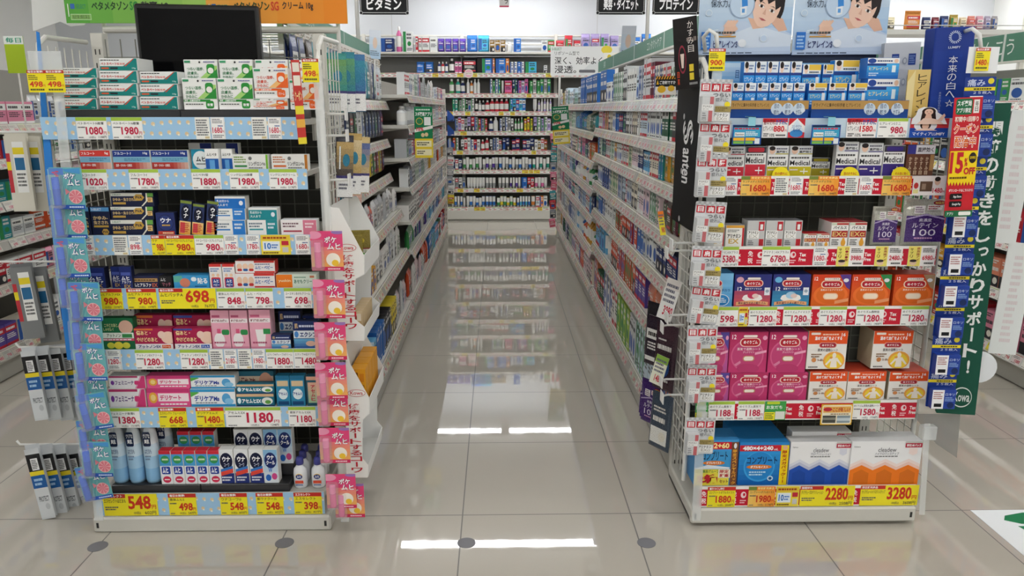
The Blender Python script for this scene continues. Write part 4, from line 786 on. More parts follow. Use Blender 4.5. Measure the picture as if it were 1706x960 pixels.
#for i in range(2): G('Q', 0, 'hya_a', 1196 + 20.5 * i, 1215 + 20.5 * i, 106, 'small blue eye drop box at left tray end', dy=.105, zb=hz + .03, **hy) if 0 else None
for i in range(3): G('Q', 0, 'hya_b', 1348 + 33.5 * i, 1379 + 33.5 * i, 138, 'wide blue eye drop box, right tray front', dy=.045, zb=hz, **hy)
for i in range(3): G('Q', 0, 'hya_b', (1338, 1372, 1391)[i], (1369, 1390, 1433)[i], (107, 107, 100)[i], 'wide blue eye drop box, right tray rear', dy=.105, zb=hz + .036, **hy)
G('Q', 0, 'hya_c', 1446, 1500, [131, 96], 'large blue eye drop box', dy=.045, zb=hz, d=.05, name='eye_drop_carton', cat='eye drop box', body='#1f6fc8')
mk = dict(d=.025, name='eye_drop_carton', cat='eye drop box', body='#e6e6e6')
G('Q', 1, 'med_r', 1205, 1242, 244, 'tall white and red eye drop box', **mk); G('Q', 1, 'med_r2', 1243, 1278, 244, 'white and red eye drop box with dark top', **mk)
G('Q', 1, 'med_y', 1280, 1315, 243, 'white and yellow eye drop box', **mk); G('Q', 1, 'med_y', 1317, 1355, 243, 'white and yellow eye drop box', **mk); G('Q', 1, 'med_y2', 1352, 1384, 263, 'white and olive eye drop box at back', dy=.06, **mk)
G('Q', 1, 'med_p', 1395, 1432, 236, 'white and purple eye drop box', **mk); G('Q', 1, 'med_p', 1434, 1473, 238, 'white and purple eye drop box', **mk); G('Q', 1, 'med_p2', 1474, 1510, 242, 'white and purple eye drop box with dark top', **mk)
G('Q', 1, 'med_br', 1513, 1560, 241, 'brown eye drop box with pale top', d=.03, name='eye_drop_carton', cat='eye drop box', body='#6a4434')
vk = dict(d=.05, name='vitamin_carton', cat='vitamin box', top='#a8a8a6')
G('Q', 2, 'ari_w', 1187, 1208, 375, 'white and gold vitamin box', **vk); G('Q', 2, 'ari_w', 1210, 1241, 375, 'white and gold vitamin box', **vk)
for i in range(3): G('Q', 2, 'ari_g', 1246 + 31 * i, 1276 + 31 * i, 367, 'grey and red vitamin box', d=.06, name='vitamin_carton', cat='vitamin box', body='#c0c0be', top='#77777a')
for i in range(2): G('Q', 2, 'exa', 1340 + 22 * i, 1361 + 22 * i, 389, 'small white and red vitamin box', **{**vk, 'top': '#b8242c'})
for i in range(2): G('Q', 2, 'exa', 1386 + 30.5 * i, 1415 + 30.5 * i, 370, 'tall white and red vitamin box', **{**vk, 'd': .1, 'top': '#b8444a'})
ek = dict(name='eye_mask_carton', cat='eye mask box', d=.075)
G('Q', 3, 'meg_b', 1178, 1223, 455, 'light blue eye mask box', body='#4a9cd8', **ek); G('Q', 3, 'meg_n1', 1225, 1287, 457, 'navy eye mask box with pink dessert', body='#2a2f74', **ek); G('Q', 3, 'meg_n2', 1289, 1352, 457, 'navy eye mask box with blue dessert', body='#2a2f74', **ek)
for k, x0, x1, t in (('meg_o', 1355, 1419, 'violet'), ('meg_o2', 1421, 1487, 'green'), ('meg_o3', 1492, 1559, 'beige')): G('Q', 3, k, x0, x1, 457, f'orange eye mask box with {t} corner', body='#cc4a20', top='#a83418', **ek)
hk = dict(name='heat_sheet_carton', cat='heat sheet box', d=.08)
G('Q', 4, 'meg_k2', 1175, 1216, [621, 553], 'mauve heat sheet box with violet corner', body='#b83a70', **hk)
G('Q', 4, 'meg_k1', 1217, 1281, [621, 553], 'pink heat sheet box', body='#b83a70', **hk); G('Q', 4, 'meg_k1', 1283, 1347, [621, 553], 'pink heat sheet box', body='#b83a70', **hk)
hw = dict(name='heat_sheet_carton', cat='heat sheet box', d=.1, body='#e9e4dc', sidec='#b7a98f', top='#b8402a')
G('Q', 4, 'meg_w', 1350, 1413, 619, 'orange and white heat sheet box, lower layer', **hw); G('Q', 4, 'meg_w', 1414, 1478, 619, 'orange and white heat sheet box, lower layer', **hw); G('Q', 4, 'meg_w', 1483, 1548, 619, 'orange and white heat sheet box, lower layer', **hw)
zu = atY(CX, 618.6, RYF + .018).z + .0005
G('Q', 4, 'meg_w', 1348, 1414, 551, 'orange and white heat sheet box, upper layer', zb=zu, **hw); G('Q', 4, 'meg_w', 1457, 1523, 551, 'orange and white heat sheet box, upper layer', zb=zu, dy=.02, **hw)
ck = dict(name='lens_solution_carton', cat='lens solution box')
G('Q', 5, 'comp_y', 1160, 1232, 733, 'blue and yellow lens solution box', d=.1, body='#3f8cc8', **ck); G('Q', 5, 'comp_b', 1233, 1316, 737, 'large blue lens solution box with yellow edge', d=.2, body='#2476b8', top='#2a82c4', **ck)
G('Q', 5, 'clea_b', 1318, 1419, 736, 'white lens solution box with blue hexagons, front', d=.05, body='#e9e9ea', **ck); G('Q', 5, 'clea_b', 1320, 1419, 719, 'white lens solution box with blue hexagons, behind', d=.05, dy=.072, body='#e9e9ea', **ck)
G('Q', 5, 'clea_o', 1420, 1538, 735, 'white lens solution box with orange hexagons', d=.08, dy=.012, body='#e9e9ea', **ck)

# ------------------------------------------------------------------ bottles, pouches, blisters
def bottle_mesh(kind):
    m, c = MB(), MB()
    if kind == 'spray':      # white-blue lotion pump bottle
        m.lathe([(.028, 0), (.031, .01), (.031, .05), (.0315, .09), (.030, .13), (.024, .165), (.014, .19), (.011, .2)], ['#9cc8ea', '#8cc0ea', '#a8d0ee', '#cfe2f0', '#e6edf2', '#e9eef2', '#e9eef2', '#fff'], 24, (0, .031))
        f = Face(m, (-.016, .031 - .0318, .06), (1, 0, 0), (0, 0, 1), .032, .09); f.t('はだまも', .1, .45, .95, .62, '#3a5a8a', .01); f.l(.1, .2, .9, .4, 2, '#7a90b0'); f.rr(.02, .72, .98, 1.25, '#222c4a', .2); f.t('クリアな', .1, 1.02, .9, 1.18, '#fff', .02); f.t('素肌', .2, .82, .8, .98, '#fff', .02)
        c.lathe([(.013, .2), (.013, .212), (.007, .214), (.007, .222)], '#f2f4f6', 18, (0, .031)); c.box(-.008, -.004, .222, .008, .042, .234, '#f2f4f6', .003)
    else:                    # white bottle, purple cap
        m.lathe([(.021, 0), (.0235, .006), (.0235, .05), (.021, .068), (.0115, .08), (.0105, .084)], ['#eceef2'] * 6, 24, (0, .0235), 1, .8)
        f = Face(m, (-.014, .0235 - .8 * .0235 - .0008, .01), (1, 0, 0), (0, 0, 1), .028, .05); f.e(.5, .72, .42, .2, '#e9c03c'); f.e(.5, .7, .4, .17, '#1f3f8c'); f.t('ムヒ', .25, .62, .75, .8, '#fff', .04); f.r(0, .2, 1, .42, '#e4573c'); f.l(.05, .02, .95, .16, 1, '#3a62a8')
        c.lathe([(.0125, .084), (.0135, .088), (.0125, .104), (.009, .11)], '#3d3f8c', 18, (0, .0235))
    return m.mesh('bottle_body', True), c.mesh('cap', True)
_bm = {}
def bottle(kind, loc, desc, where, key):
    if kind not in _bm: _bm[kind] = bottle_mesh(kind)
    e = empty('lotion_bottle', loc); link('bottle_body', _bm[kind][0], GLOSS, e); link('pump_head' if kind == 'spray' else 'screw_cap', _bm[kind][1], PLAST, e)
    if kind == 'spray': e.scale = (.84, .84, 1.1)
    reg(e, 'bottle', desc, where, key, 0, 'lotion bottles on the bottom shelf'); return e
for x, dy, dd in ((196, .024, 'front row'), (223, .024, 'front row'), (251, .024, 'front row'), (207, .085, 'rear row'), (236, .085, 'rear row'), (276, .085, 'rear row')):
    p = atY(x, 790, LYF + dy); bottle('spray', (p.x, p.y, z7 if dy < .05 else z7), f'white and blue pump bottle, {dd}', shelfw('L', 6), p.x)
for x, dy, dd in ((498, .03, 'front row'), (528, .03, 'front row'), (504, .08, 'middle row'), (532, .08, 'middle row'), (508, .13, 'rear row'), (536, .13, 'rear row')):
    p = atY(x, 800, LYF + dy); bottle('white', (p.x, p.y, LZ[6][0] + .0005), f'white bottle with purple cap, {dd}', shelfw('L', 6), p.x)

def pillow(m, w, h, d, body, top=.1, back=None):
    xs = [-.5, -.46, -.38, 0, .38, .46, .5]; zs = [0, .03, .1, .5, .8, 1 - top, 1 - top * .5, 1]
    pz = [.15, .6, 1, 1, .85, .3, .08, .06]; pxv = [.04, .55, 1, 1, 1, .55, .04]
    for sgn, col in ((-1, body), (1, back or body)):
        b = len(m.v)
        for z, a in zip(zs, pz):
            for x, q in zip(xs, pxv): m.v.append((x * w, d / 2 + sgn * d / 2 * a * q, z * h))
        n = len(xs)
        for i in range(len(zs) - 1):
            for j in range(n - 1):
                t = (b + i * n + j, b + i * n + j + 1, b + (i + 1) * n + j + 1, b + (i + 1) * n + j)
                m.f.append(t if sgn < 0 else t[::-1]); m.c.append(lin(col))
def pouch_obj(name, w, h, d, body, artf, loc, rot=(0, 0, 0), mtl=None, z0=.1, z1=.82, key=None, top=.1):
    k = ('pouch', key or (name, w, h, d, body))
    if k not in _gm:
        m = MB(); pillow(m, w, h, d, body, top)
        if artf: artf(Face(m, (-w * .4, -.0004, h * z0), (1, 0, 0), (0, 0, 1), w * .8, h * (z1 - z0)))
        me = m.mesh('pouch', False); me.materials.append(mtl or FOIL); _gm[k] = me
    return link(name, _gm[k], None, None, loc, rot)
def lutein(f): f.r(-.1, .0, 1.1, .78, '#43246f'); f.p([(-.1, .7), (.5, .84), (1.1, .7), (1.1, .66), (.5, .79), (-.1, .66)], '#b9a8d0'); f.t('高濃度', .3, .6, .7, .7, '#e8e2f2', .01); f.t('ルテイン', .1, .42, .92, .57, '#efeaf6', .01); f.t('100', .16, .18, .86, .38, '#efeaf6', .0); f.l(.2, .08, .8, .15, 1, '#d8a8c8'); f.r(.12, .84, .45, 1.08, '#f2f0ee'); f.l(.15, .86, .42, 1.06, 3, '#8a6a8a'); f.r(.52, .94, .98, 1.1, '#efe9e6'); f.l(.55, .96, .95, 1.08, 2, '#a02c3c'); f.e(.88, 1.16, .2, .07, '#9a1f3c'); f.t('90日分', .74, 1.12, 1.02, 1.2, '#f6d86c', .03)
for x0, x1, yt, dy in ((1452, 1491, 345, .03), (1503, 1569, 333, .02)):
    Y = RYF + dy; a, b = atY(x0, 411, Y).x, atY(x1, 411, Y).x; zs = RZ[2][0] + .0005; zt = atY(x0, yt, Y).z
    o = pouch_obj('supplement_pouch', b - a, zt - zs, .035, '#c9c9bd', lutein, ((a + b) / 2, Y, zs), key=('lut', x0)); reg(o, 'supplement pouch', 'purple stand-up supplement pouch' + (' with red seal' if x0 > 1500 else ' leaning at back'), shelfw('Q', 2), a, 0, 'purple supplement pouches')

def rounded(w, h, r, n=4):
    pts = []
    for cx, cz, a in ((w / 2 - r, r, -90), (w / 2 - r, h - r, 0), (-w / 2 + r, h - r, 90), (-w / 2 + r, r, 180)):
        for i in range(n + 1): t = R(a + 90 * i / n); pts.append((cx + r * math.cos(t), cz + r * math.sin(t)))
    return pts
BW, BH = .098, .124
def blister_proto(kind):
    m = MB(); w, h = (BW, BH) if kind != 'grey' else (.096, .128)
    m.prism(rounded(w, h, .006), 0, .0007, {'blue': '#6fb3b8', 'pink': '#f0b070', 'grey': '#d6d8da'}[kind]); f = Face(m, (-w / 2, 0, 0), (1, 0, 0), (0, 0, 1), w, h, clip=True)
    t, bb = MB(), MB()
    if kind == 'blue':
        f.r(.02, 0, .98, .1, '#2a57b4'); f.l(.5, .02, .95, .08, 1, '#d8e6f6'); f.r(.02, .82, .45, .98, '#5f8ad0'); f.p([(.45, .96), (.95, .98), (.95, .84), (.5, .9)], '#4f9ad4')
        for i in range(5): f.p([(.02 + .1 * i, .12), (.06 + .1 * i, .12), (.2 + .14 * i, .8), (.17 + .14 * i, .8)], '#7fc2c0')
        for q in ((.22, .84), (.26, .9), (.16, .88), (.25, .8)): f.e(*q, .06, .02, '#d0607c', 8)
        f.t('ポケ', .43, .72, .8, .87, '#1d3f98', .09); f.t('ムヒ', .52, .56, .93, .72, '#1d3f98', .09); f.t('ポケ', .44, .725, .79, .865, '#fff', .03); f.t('ムヒ', .53, .565, .92, .715, '#fff', .03)
        f.e(.74, .3, .21, .17, '#f0b9bd', 20); f.e(.74, .3, .19, .15, '#e07f8c', 20)
        for i in range(8): a = R(45 * i); f.p([(.74, .3), (.74 + .2 * math.cos(a - .07), .3 + .16 * math.sin(a - .07)), (.74 + .2 * math.cos(a + .07), .3 + .16 * math.sin(a + .07))], '#f4c8c8')
        f.e(.5, .42, .09, .09, '#e08a94', 3)
        t.lathe([(.0095, .012), (.0105, .016), (.0105, .058), (.0105, .060), (.0102, .061), (.0102, .092), (.009, .096)], ['#1f5fd0', '#1f5fd0', '#1f5fd0', '#1a4fae', '#2a6ae0', '#2a6ae0', '#2a6ae0'], 16, (-.026, -.0112)); bx = (-.046, .006, -.006, .104)
    elif kind == 'pink':
        f.grad(0, .1, 1, .6, '#f3b35c', '#ee7f86', 5); f.r(0, .6, 1, 1, '#e0487c'); f.r(0, 0, 1, .1, '#d0305c'); f.l(.5, .02, .9, .08, 1, '#f8d8e0'); f.e(.1, .9, .25, .1, '#ee9ab8'); f.e(.85, .97, .2, .05, '#9a78b8')
        f.t('ポケ', .42, .7, .82, .87, '#a81c48', .09); f.t('ムヒ', .5, .53, .94, .7, '#a81c48', .09); f.t('ポケ', .43, .705, .81, .865, '#fff', .03); f.t('ムヒ', .51, .535, .93, .695, '#fff', .03)
        f.e(.68, .28, .22, .17, '#fbf3e6', 20); f.e(.74, .2, .11, .08, '#f4c63c', 14)   # plain round motif
        t.lathe([(.0095, .012), (.0105, .016), (.0105, .058), (.0105, .060), (.0102, .061), (.0102, .086), (.009, .09)], ['#e86a9c', '#e86a9c', '#e86a9c', '#c84a80', '#f08ab4', '#f08ab4', '#f08ab4'], 16, (-.026, -.0112)); bx = (-.046, -.006, -.006, .098)
        bx = (-.046, .006, -.006, .098)
    else:
        for i in range(6): f.r(i / 6, .88, i / 6 + 1 / 12, .94, '#b8babd'); f.r(i / 6 + 1 / 12, .94, i / 6 + 1 / 6, 1, '#b8babd')
        for i, c in enumerate('目肩腰'): f.r(.04 + .32 * i, .73, .31 + .32 * i, .9, '#c01f30'); f.t(c, .08 + .32 * i, .75, .27 + .32 * i, .88, '#fff', .02)
        f.t('つらい', .42, .6, .95, .7, '#55565c', .02); f.t('疲れに', .5, .5, .9, .59, '#77787e', .01); f.e(.88, .44, .09, .065, '#f0dc2c', 14); f.r(.4, .27, 1, .4, '#a3925c'); f.l(.44, .29, .95, .38, 2, '#6a5c30'); f.r(.44, .06, .96, .26, '#f0f0ee'); f.t('アリナミン', .48, .16, .92, .24, '#333', .03); f.t('EXα', .58, .08, .9, .15, '#a8a498', .01)
        t.box(-.045, -.024, .006, -.007, -.0004, .078, '#d0d2d3', .0012); g = Face(t, (-.0445, -.024, .0065), (1, 0, 0), (0, 0, 1), .037, .071); g.r(.62, .7, .92, 1, '#bd2132'); g.r(.55, 0, .86, .44, '#bd2132'); g.r(0, .44, .9, .68, '#f3f2ef'); g.t('アリナミン', .06, .56, .8, .65, '#222', .04); g.t('EX', .1, .46, .6, .54, '#aaa', .0); g.l(.06, .1, .4, .38, 3, '#6a6a70'); g.t('PLUS', .06, .04, .4, .1, '#555', .01); bx = (-.048, -.027, -.004, .082)
    bb.box(bx[0], -.0255 if kind == 'grey' else -.0235, .004, bx[2] if kind == 'grey' else -.008, -.0003, bx[3], '#fff', .004)
    return m.mesh('backing_card'), t.mesh('lip_tube' if kind != 'grey' else 'tablet_box', kind != 'grey'), bb.mesh('clear_bubble')
_bp = {k: blister_proto(k) for k in ('blue', 'pink', 'grey')}
def blister(kind, p, rot, label_desc, loc, key, lev):
    e = empty('blister_pack', p, rot); a, b, c = _bp[kind]; link('backing_card', a, PRINT, e); link('lip_tube' if kind != 'grey' else 'tablet_box', b, GLOSS if kind != 'grey' else PRINT, e); link('clear_bubble', c, FILM, e)
    reg(e, 'blister pack', label_desc, loc, key, lev, f'{loc}'); return e
def clip_strip(px0, py0, px1, py1, Y, w, label):
    a, b = atY(px0, py0, Y), atY(px1, py1, Y); h = a.z - b.z
    m = MB(); m.v = []; d = (a.x - b.x); m.prism([(-w / 2, 0), (w / 2, 0), (d + w / 2, h), (d - w / 2, h)], 0, .0012, '#fff'); o = link('clip_strip', m.mesh('clip_strip'), ACRYL, None, b); return single(o, 'display strip', label)
YB1 = LYF - .05
clip_strip(92, 95, 165, 868, YB1 + .006, .03, 'clear hanging strip holding the blue blister packs')
for i, (x, y, r) in enumerate([(80, 279, 0), (84, 330, 0), (89, 396, -1), (92, 448, -1), (110, 470, 1), (112, 522, 2), (119, 572, 0), (122, 622, -1), (131, 655, -8), (126, 700, -2), (130, 736, 0), (131, 775, -10)]):
    Y = YB1 - .004 - (.014 if i % 2 == 0 else 0); p = atY(x + 27, y, Y); blister('blue', (p.x, Y, p.z - BH), (0, R(r), 0), 'blue lip stick blister pack', 'hanging strip on left unit', 0, p.z)
YB2 = LYF - .045
clip_strip(528, 100, 575, 870, YB2 + .006, .028, 'clear hanging strip holding the pink blister packs')
for i, (x, y, r) in enumerate([(519, 385, 0), (522, 466, 1), (525, 537, 0), (527, 604, -1), (529, 650, 0), (532, 713, 0), (543, 790, 0), (557, 806, 0)]):
    Y = YB2 - .004 - (.014 if i not in (4, 7) else 0); p = atY(x + 24, y, Y); blister('pink', (p.x, Y, p.z - BH), (0, R(r), 0), 'pink lip stick blister pack', 'hanging strip by aisle', 0, p.z)
YB3 = RYF - .05
clip_strip(1196, 90, 1160, 868, YB3 + .006, .03, 'clear hanging strip holding the grey blister packs')
for i, (x, y, r) in enumerate([(1167, 132, 1), (1164, 200, 2), (1160, 258, 1), (1156, 336, 3), (1151, 410, 2), (1146, 474, 6), (1145, 542, 0), (1143, 608, 1), (1141, 696, 1)]):
    Y = YB3 - .004 - (.012 if i % 2 == 0 else 0); p = atY(x + 26, y, Y); blister('grey', (p.x, Y, p.z - .128), (0, R(r), 0), 'grey tablet blister pack', 'hanging strip on right unit', 0, p.z)
# navy patch boxes down the right edge
def navy_proto():
    m = MB(); w, h = .088, .125; m.prism(rounded(w, h, .004), 0, .0008, '#1d3a8c'); f = Face(m, (-w / 2, 0, 0), (1, 0, 0), (0, 0, 1), w, h); f.e(.84, .9, .1, .07, '#e9d83c', 14); f.t('痛み', .08, .78, .66, .95, '#c9d2ea', .02); f.r(0, .68, 1, .76, '#efd92c'); f.l(.3, .69, .9, .75, 1, '#3a3a20'); f.t('２５枚入', .3, .6, .9, .67, '#dfe6f4', .01); f.r(.88, .2, 1, .4, '#d8b060')
    t = MB(); t.box(-.04, -.03, .004, .034, -.0006, .07, '#1f3f98', .001); g = Face(t, (-.0395, -.03, .0045), (1, 0, 0), (0, 0, 1), .073, .065); g.r(0, 0, .5, 1, '#f0f0f2'); g.l(.05, .5, .45, .92, 4, '#a86a6a'); g.r(.1, .1, .42, .28, '#17181c'); g.t('ロキソ', .55, .7, .95, .84, '#c8d4ee', .01); g.l(.55, .4, .95, .64, 3, '#8fb0e0'); g.e(.8, .2, .14, .16, '#182a5c')
    return m.mesh('backing_card'), t.mesh('patch_box')
nav = navy_proto()
for i, (x, y) in enumerate([(1612, 128), (1608, 192), (1598, 262), (1585, 328), (1578, 392), (1570, 445), (1562, 498), (1556, 560), (1549, 618)]):
    Y = RYF - .045 - (.016 if i % 2 else 0); p = atY(x + 24, y, Y); e = empty('patch_pack', (p.x, Y, p.z - .125), (0, R(-1), R(-6))); link('backing_card', nav[0], PRINT, e); link('patch_box', nav[1], PRINT, e)
    reg(e, 'patch pack', 'navy patch box on yellow-striped card', 'right edge of right unit', 0, p.z, 'navy patch packs on the right edge')

# ------------------------------------------------------------------ boards, posters, stands
def polyboard(name, pts, Y, th, col, artf=None, material=PRINT, edge=None, uv=None):
    """flat board facing the viewer: outline pts (px) at depth Y"""
    q = [atY(x, y, Y) for x, y in pts]; x0 = min(p.x for p in q); z0 = min(p.z for p in q); x1 = max(p.x for p in q); z1 = max(p.z for p in q)
    m = MB(); m.prism([(p.x - x0, p.z - z0) for p in q], 0, th, col, edge)
    if artf: artf(Face(m, (0, 0, 0), (1, 0, 0), (0, 0, 1), x1 - x0, z1 - z0))
    return link(name, m.mesh(name), material, None, (x0, Y, z0))
def board(name, x0, y0, x1, y1, Y, th, col, artf=None, rot=(0, 0, 0), material=PRINT, hh=None, stick=0):
    a, b = atY((x0 + x1) / 2, y1, Y), atY((x0 + x1) / 2, y0, Y); w = atY(x1, y1, Y).x - atY(x0, y1, Y).x; h = hh or (b.z - a.z)
    m = MB(); m.box(-w / 2, 0, 0, w / 2, th, h, col)
    if stick: m.box(-.004, th, -stick, .004, th + .003, .02, '#dddcd8')
    if artf: artf(Face(m, (-w / 2, 0, 0), (1, 0, 0), (0, 0, 1), w, h))
    return link(name, m.mesh(name), material, None, (a.x, Y, a.z), rot)
# white cardboard side stands with pockets open to the aisle
K1 = [(547, 345), (565, 347), (606, 425), (606, 458), (592, 465), (591, 532), (607, 545), (606, 568), (562, 568)]
def kst_build(pts, label, tx, ty0, ty1, lx, ly):
    Y = LYF + .03; base = atY(580, pts[-1][1], Y); e = empty('cardboard_stand', base); single(e, 'display stand', label); q = [atY(x, y, Y) - base for x, y in pts]
    D = .32
    def panel(nm, y0, y1, prt=False):
        m = MB(); m.prism([(p.x, p.z) for p in q][::-1], y0, y1, '#f2f2f0', '#e9e9e6')
        if prt:
            f = Face(m, (0, y0, 0), (1, 0, 0), (0, 0, 1), 1, 1); A, B = atY(tx - 6, ty1, Y) - base, atY(tx + 7, ty0, Y) - base; f.vt('健康をサポートするコーワ', A.x, A.z, B.x, B.z, '#c02436', .015)
            c = atY(lx, ly, Y) - base; f.e(c.x, c.z, .03, .0125, '#c02436', 24); f.e(c.x, c.z, .0283, .011, '#f2f2f0', 24); f.t('Kowa', c.x - .021, c.z - .006, c.x + .021, c.z + .007, '#c02436', .012)
        part(nm, m, PRINT, e)
    panel('side_panel', 0, .0025, True); panel('side_panel', D, D + .0025)
    def sheet(nm, i, j):
        a, b = q[i], q[j]; n = Vector((b.z - a.z, 0, a.x - b.x)).normalized() * .0018; m = MB(); V = []
        m.raw([(a.x, .0026, a.z), (b.x, .0026, b.z), (b.x, D - .0001, b.z), (a.x, D - .0001, a.z), (a.x - n.x, .0026, a.z - n.z), (b.x - n.x, .0026, b.z - n.z), (b.x - n.x, D - .0001, b.z - n.z), (a.x - n.x, D - .0001, a.z - n.z)], [(0, 1, 2, 3), (7, 6, 5, 4), (0, 4, 5, 1), (2, 6, 7, 3), (1, 5, 6, 2), (3, 7, 4, 0)], '#eeeeeb'); part(nm, m, PRINT, e)
    sheet('pocket_lip', 2, 3); sheet('pocket_lip', 6, 7); sheet('rear_panel', 0, 8)
    for k in (3, 7):
        m = MB(); m.box(min(q[0].x, q[8].x) + .006, .0028, q[k].z + .0005, q[k].x - .004, D - .0003, q[k].z + .0025, '#e9e9e6'); part('pocket_floor', m, PRINT, e)
    return q, base
KA = kst_build(K1, 'upper white cardboard stand with red vertical writing, beside the aisle', 582, 424, 549, 578, 413)
K2 = [(576, 574), (583, 606), (615, 663), (615, 690), (604, 700), (604, 764), (613, 775), (612, 796), (576, 796)]
KB = kst_build(K2, 'lower white cardboard stand with red vertical writing, beside the aisle', 592, 672, 788, 594, 655)
def amber(f): f.r(0, 0, 1, 1, '#d8961c'); f.rr(.12, .3, .5, .86, '#7a4a10', .2); f.t('QPコーワ', .1, .08, .9, .24, '#5a3208', .02); f.r(.6, .4, .9, .8, '#c87a14'); f.r(.04, .9, .3, .98, '#c0301c')
ART['amber'] = amber
def tanbox(f): f.r(0, 0, 1, 1, '#c8a878'); f.r(0, .7, 1, 1, '#e4d8c4'); f.l(.1, .2, .9, .6, 3, '#7a5a38'); f.r(.1, .76, .6, .92, '#a03a2c')
ART['tanbox'] = tanbox
def gpouch(f): f.r(-.1, .5, 1.1, 1.2, '#7a6a1c'); f.r(-.1, -.1, 1.1, .5, '#ece8da'); f.e(.6, .16, .3, .2, '#5ab04c'); f.t('バリバリ', .1, .3, .9, .46, '#3a6a2c', .02); f.e(.3, .86, .14, .1, '#c8b030'); f.e(.7, .82, .14, .1, '#c8b030'); f.r(-.1, .47, 1.1, .52, '#8a2a2c')
for i in range(2):
    o = pouch_obj('snack_pouch', .085, .115, .02, '#8a7a24', gpouch, (KA[1].x + KA[0][3].x - .05 + .008 * i, LYF + .075 + .1 * i, KA[1].z + KA[0][3].z + .006), (R(-8), 0, R(10)), key=('gp',)); reg(o, 'supplement pouch', 'olive and white pouch', 'upper cardboard stand', o.location.y, 0, 'pouches in the cardboard stand', 'from front')
for i in range(6):
    o = link('tablet_carton', box_mesh('tanbox', .036, .085, .034, '#cdb48c'), PRINT, None, (KA[1].x + KA[0][7].x - .026, LYF + .05 + .037 * i, KA[1].z + KA[0][7].z + .003)); reg(o, 'supplement box', 'tan box', 'lower pocket of upper stand', o.location.y, 0, 'tan boxes in the cardboard stand', 'from front')
for i in range(4):
    for k in range(2):
        o = link('tablet_carton', box_mesh('amber', .05, .075, .06, '#d8961c'), PRINT, None, (KB[1].x + KB[0][3].x - .034, LYF + .045 + .064 * i, KB[1].z + KB[0][3].z + .003 + .0755 * k)); reg(o, 'supplement box', 'amber box', 'upper pocket of lower stand', o.location.y, k, 'amber boxes in the cardboard stand', 'from front')

# price tags clipped at the tops
def tagart(price, hdr='毎日お買得!'):
    def a(f): f.r(0, 0, 1, 1, '#f3e326'); f.r(0, .86, 1, 1, '#b8322c'); f.t(hdr, .06, .88, .9, .98, '#fff', .02); f.l(.06, .55, .6, .8, 3, '#5a5a30'); f.t(price, .08, .24, .82, .5, '#d2442a', .03); f.t('円', .85, .24, .95, .36, '#d2442a', .01); f.l(.1, .06, .9, .2, 1, '#5a5a30')
    return a
for (x0, y0, x1, y1, Y, pr, lb) in ((49, 117, 79, 154, LYF - .06, '498', 'yellow 498 tag at top left corner of left unit, outer'), (79, 117, 110, 154, LYF - .06, '498', 'yellow 498 tag at top left corner of left unit, inner'), (505, 98, 532, 137, LYF - .05, '498', 'yellow 498 tag at top right of left unit'), (1180, 81, 1207, 118, RYF - .05, '900', 'yellow 900 tag at top left of right unit'), (1622, 80, 1646, 118, RYF - .05, '1480', 'yellow 1480 tag at top right of right unit')):
    single(board('price_tag', x0, y0, x1, y1, Y, .0008, '#f3e326', tagart(pr)), 'price tag', lb)
single(board('tag_sleeve', 1609, 78, 1660, 122, RYF - .045, .001, '#eef0f2', rot=(0, 0, 0)), 'tag holder', 'white tag sleeve behind the yellow 1480 tag')
single(board('tag_sleeve', 50, 85, 105, 118, LYF - .055, .001, '#fff', material=ACRYL), 'tag holder', 'clear tag sleeve above the paired yellow 498 tags')
# tube hooks curling forward at the top corners
for nm, pts, lb in (('tag_hanger', [(1175, 85, .03), (1172, 62, -.01), (1182, 50, -.04), (1194, 58, -.045), (1195, 80, -.045)], 'curled white tag arm at top left of right unit'), ('tag_hanger', [(1608, 52, .02), (1620, 48, -.02), (1632, 58, -.04), (1634, 80, -.045)], 'curled white tag arm at top right of right unit')):
    q = [atY(x, y, RYF + dy) for x, y, dy in pts]; m = MB(); m.tube([p - q[-1] for p in q], .006, '#e6e8e6', 8); single(link(nm, m.mesh(nm, True), PLAST, None, q[-1]), 'tag arm', lb)
# black monitor
e = empty('monitor', atY(336, 130, LYF + .2)); single(e, 'monitor', 'black screen standing on top of the left unit'); b0 = Vector(e.location)
wM, hM = atY(438, 60, LYF + .2).x - atY(232, 60, LYF + .2).x, atY(336, 8, LYF + .2).z - b0.z
m = MB(); m.box(-wM / 2, 0, 0, wM / 2, .03, hM, '#111113', .006); part('bezel', m, PLAST, e, rot=(R(2), R(1), 0))
m = MB(); m.box(-wM / 2 + .012, -.0008, .014, wM / 2 - .012, .004, hM - .014, '#000'); part('screen', m, SCREEN, e, rot=(R(2), R(1), 0))
m = MB(); zq = LZ[0][0] + .0005 - b0.z; m.box(-.03, .035, zq + .008, .03, .05, .1, '#1c1c1e', .003); m.box(-.1, .0, zq, .1, .09, zq + .01, '#1c1c1e', .003); part('stand', m, PLAST, e)
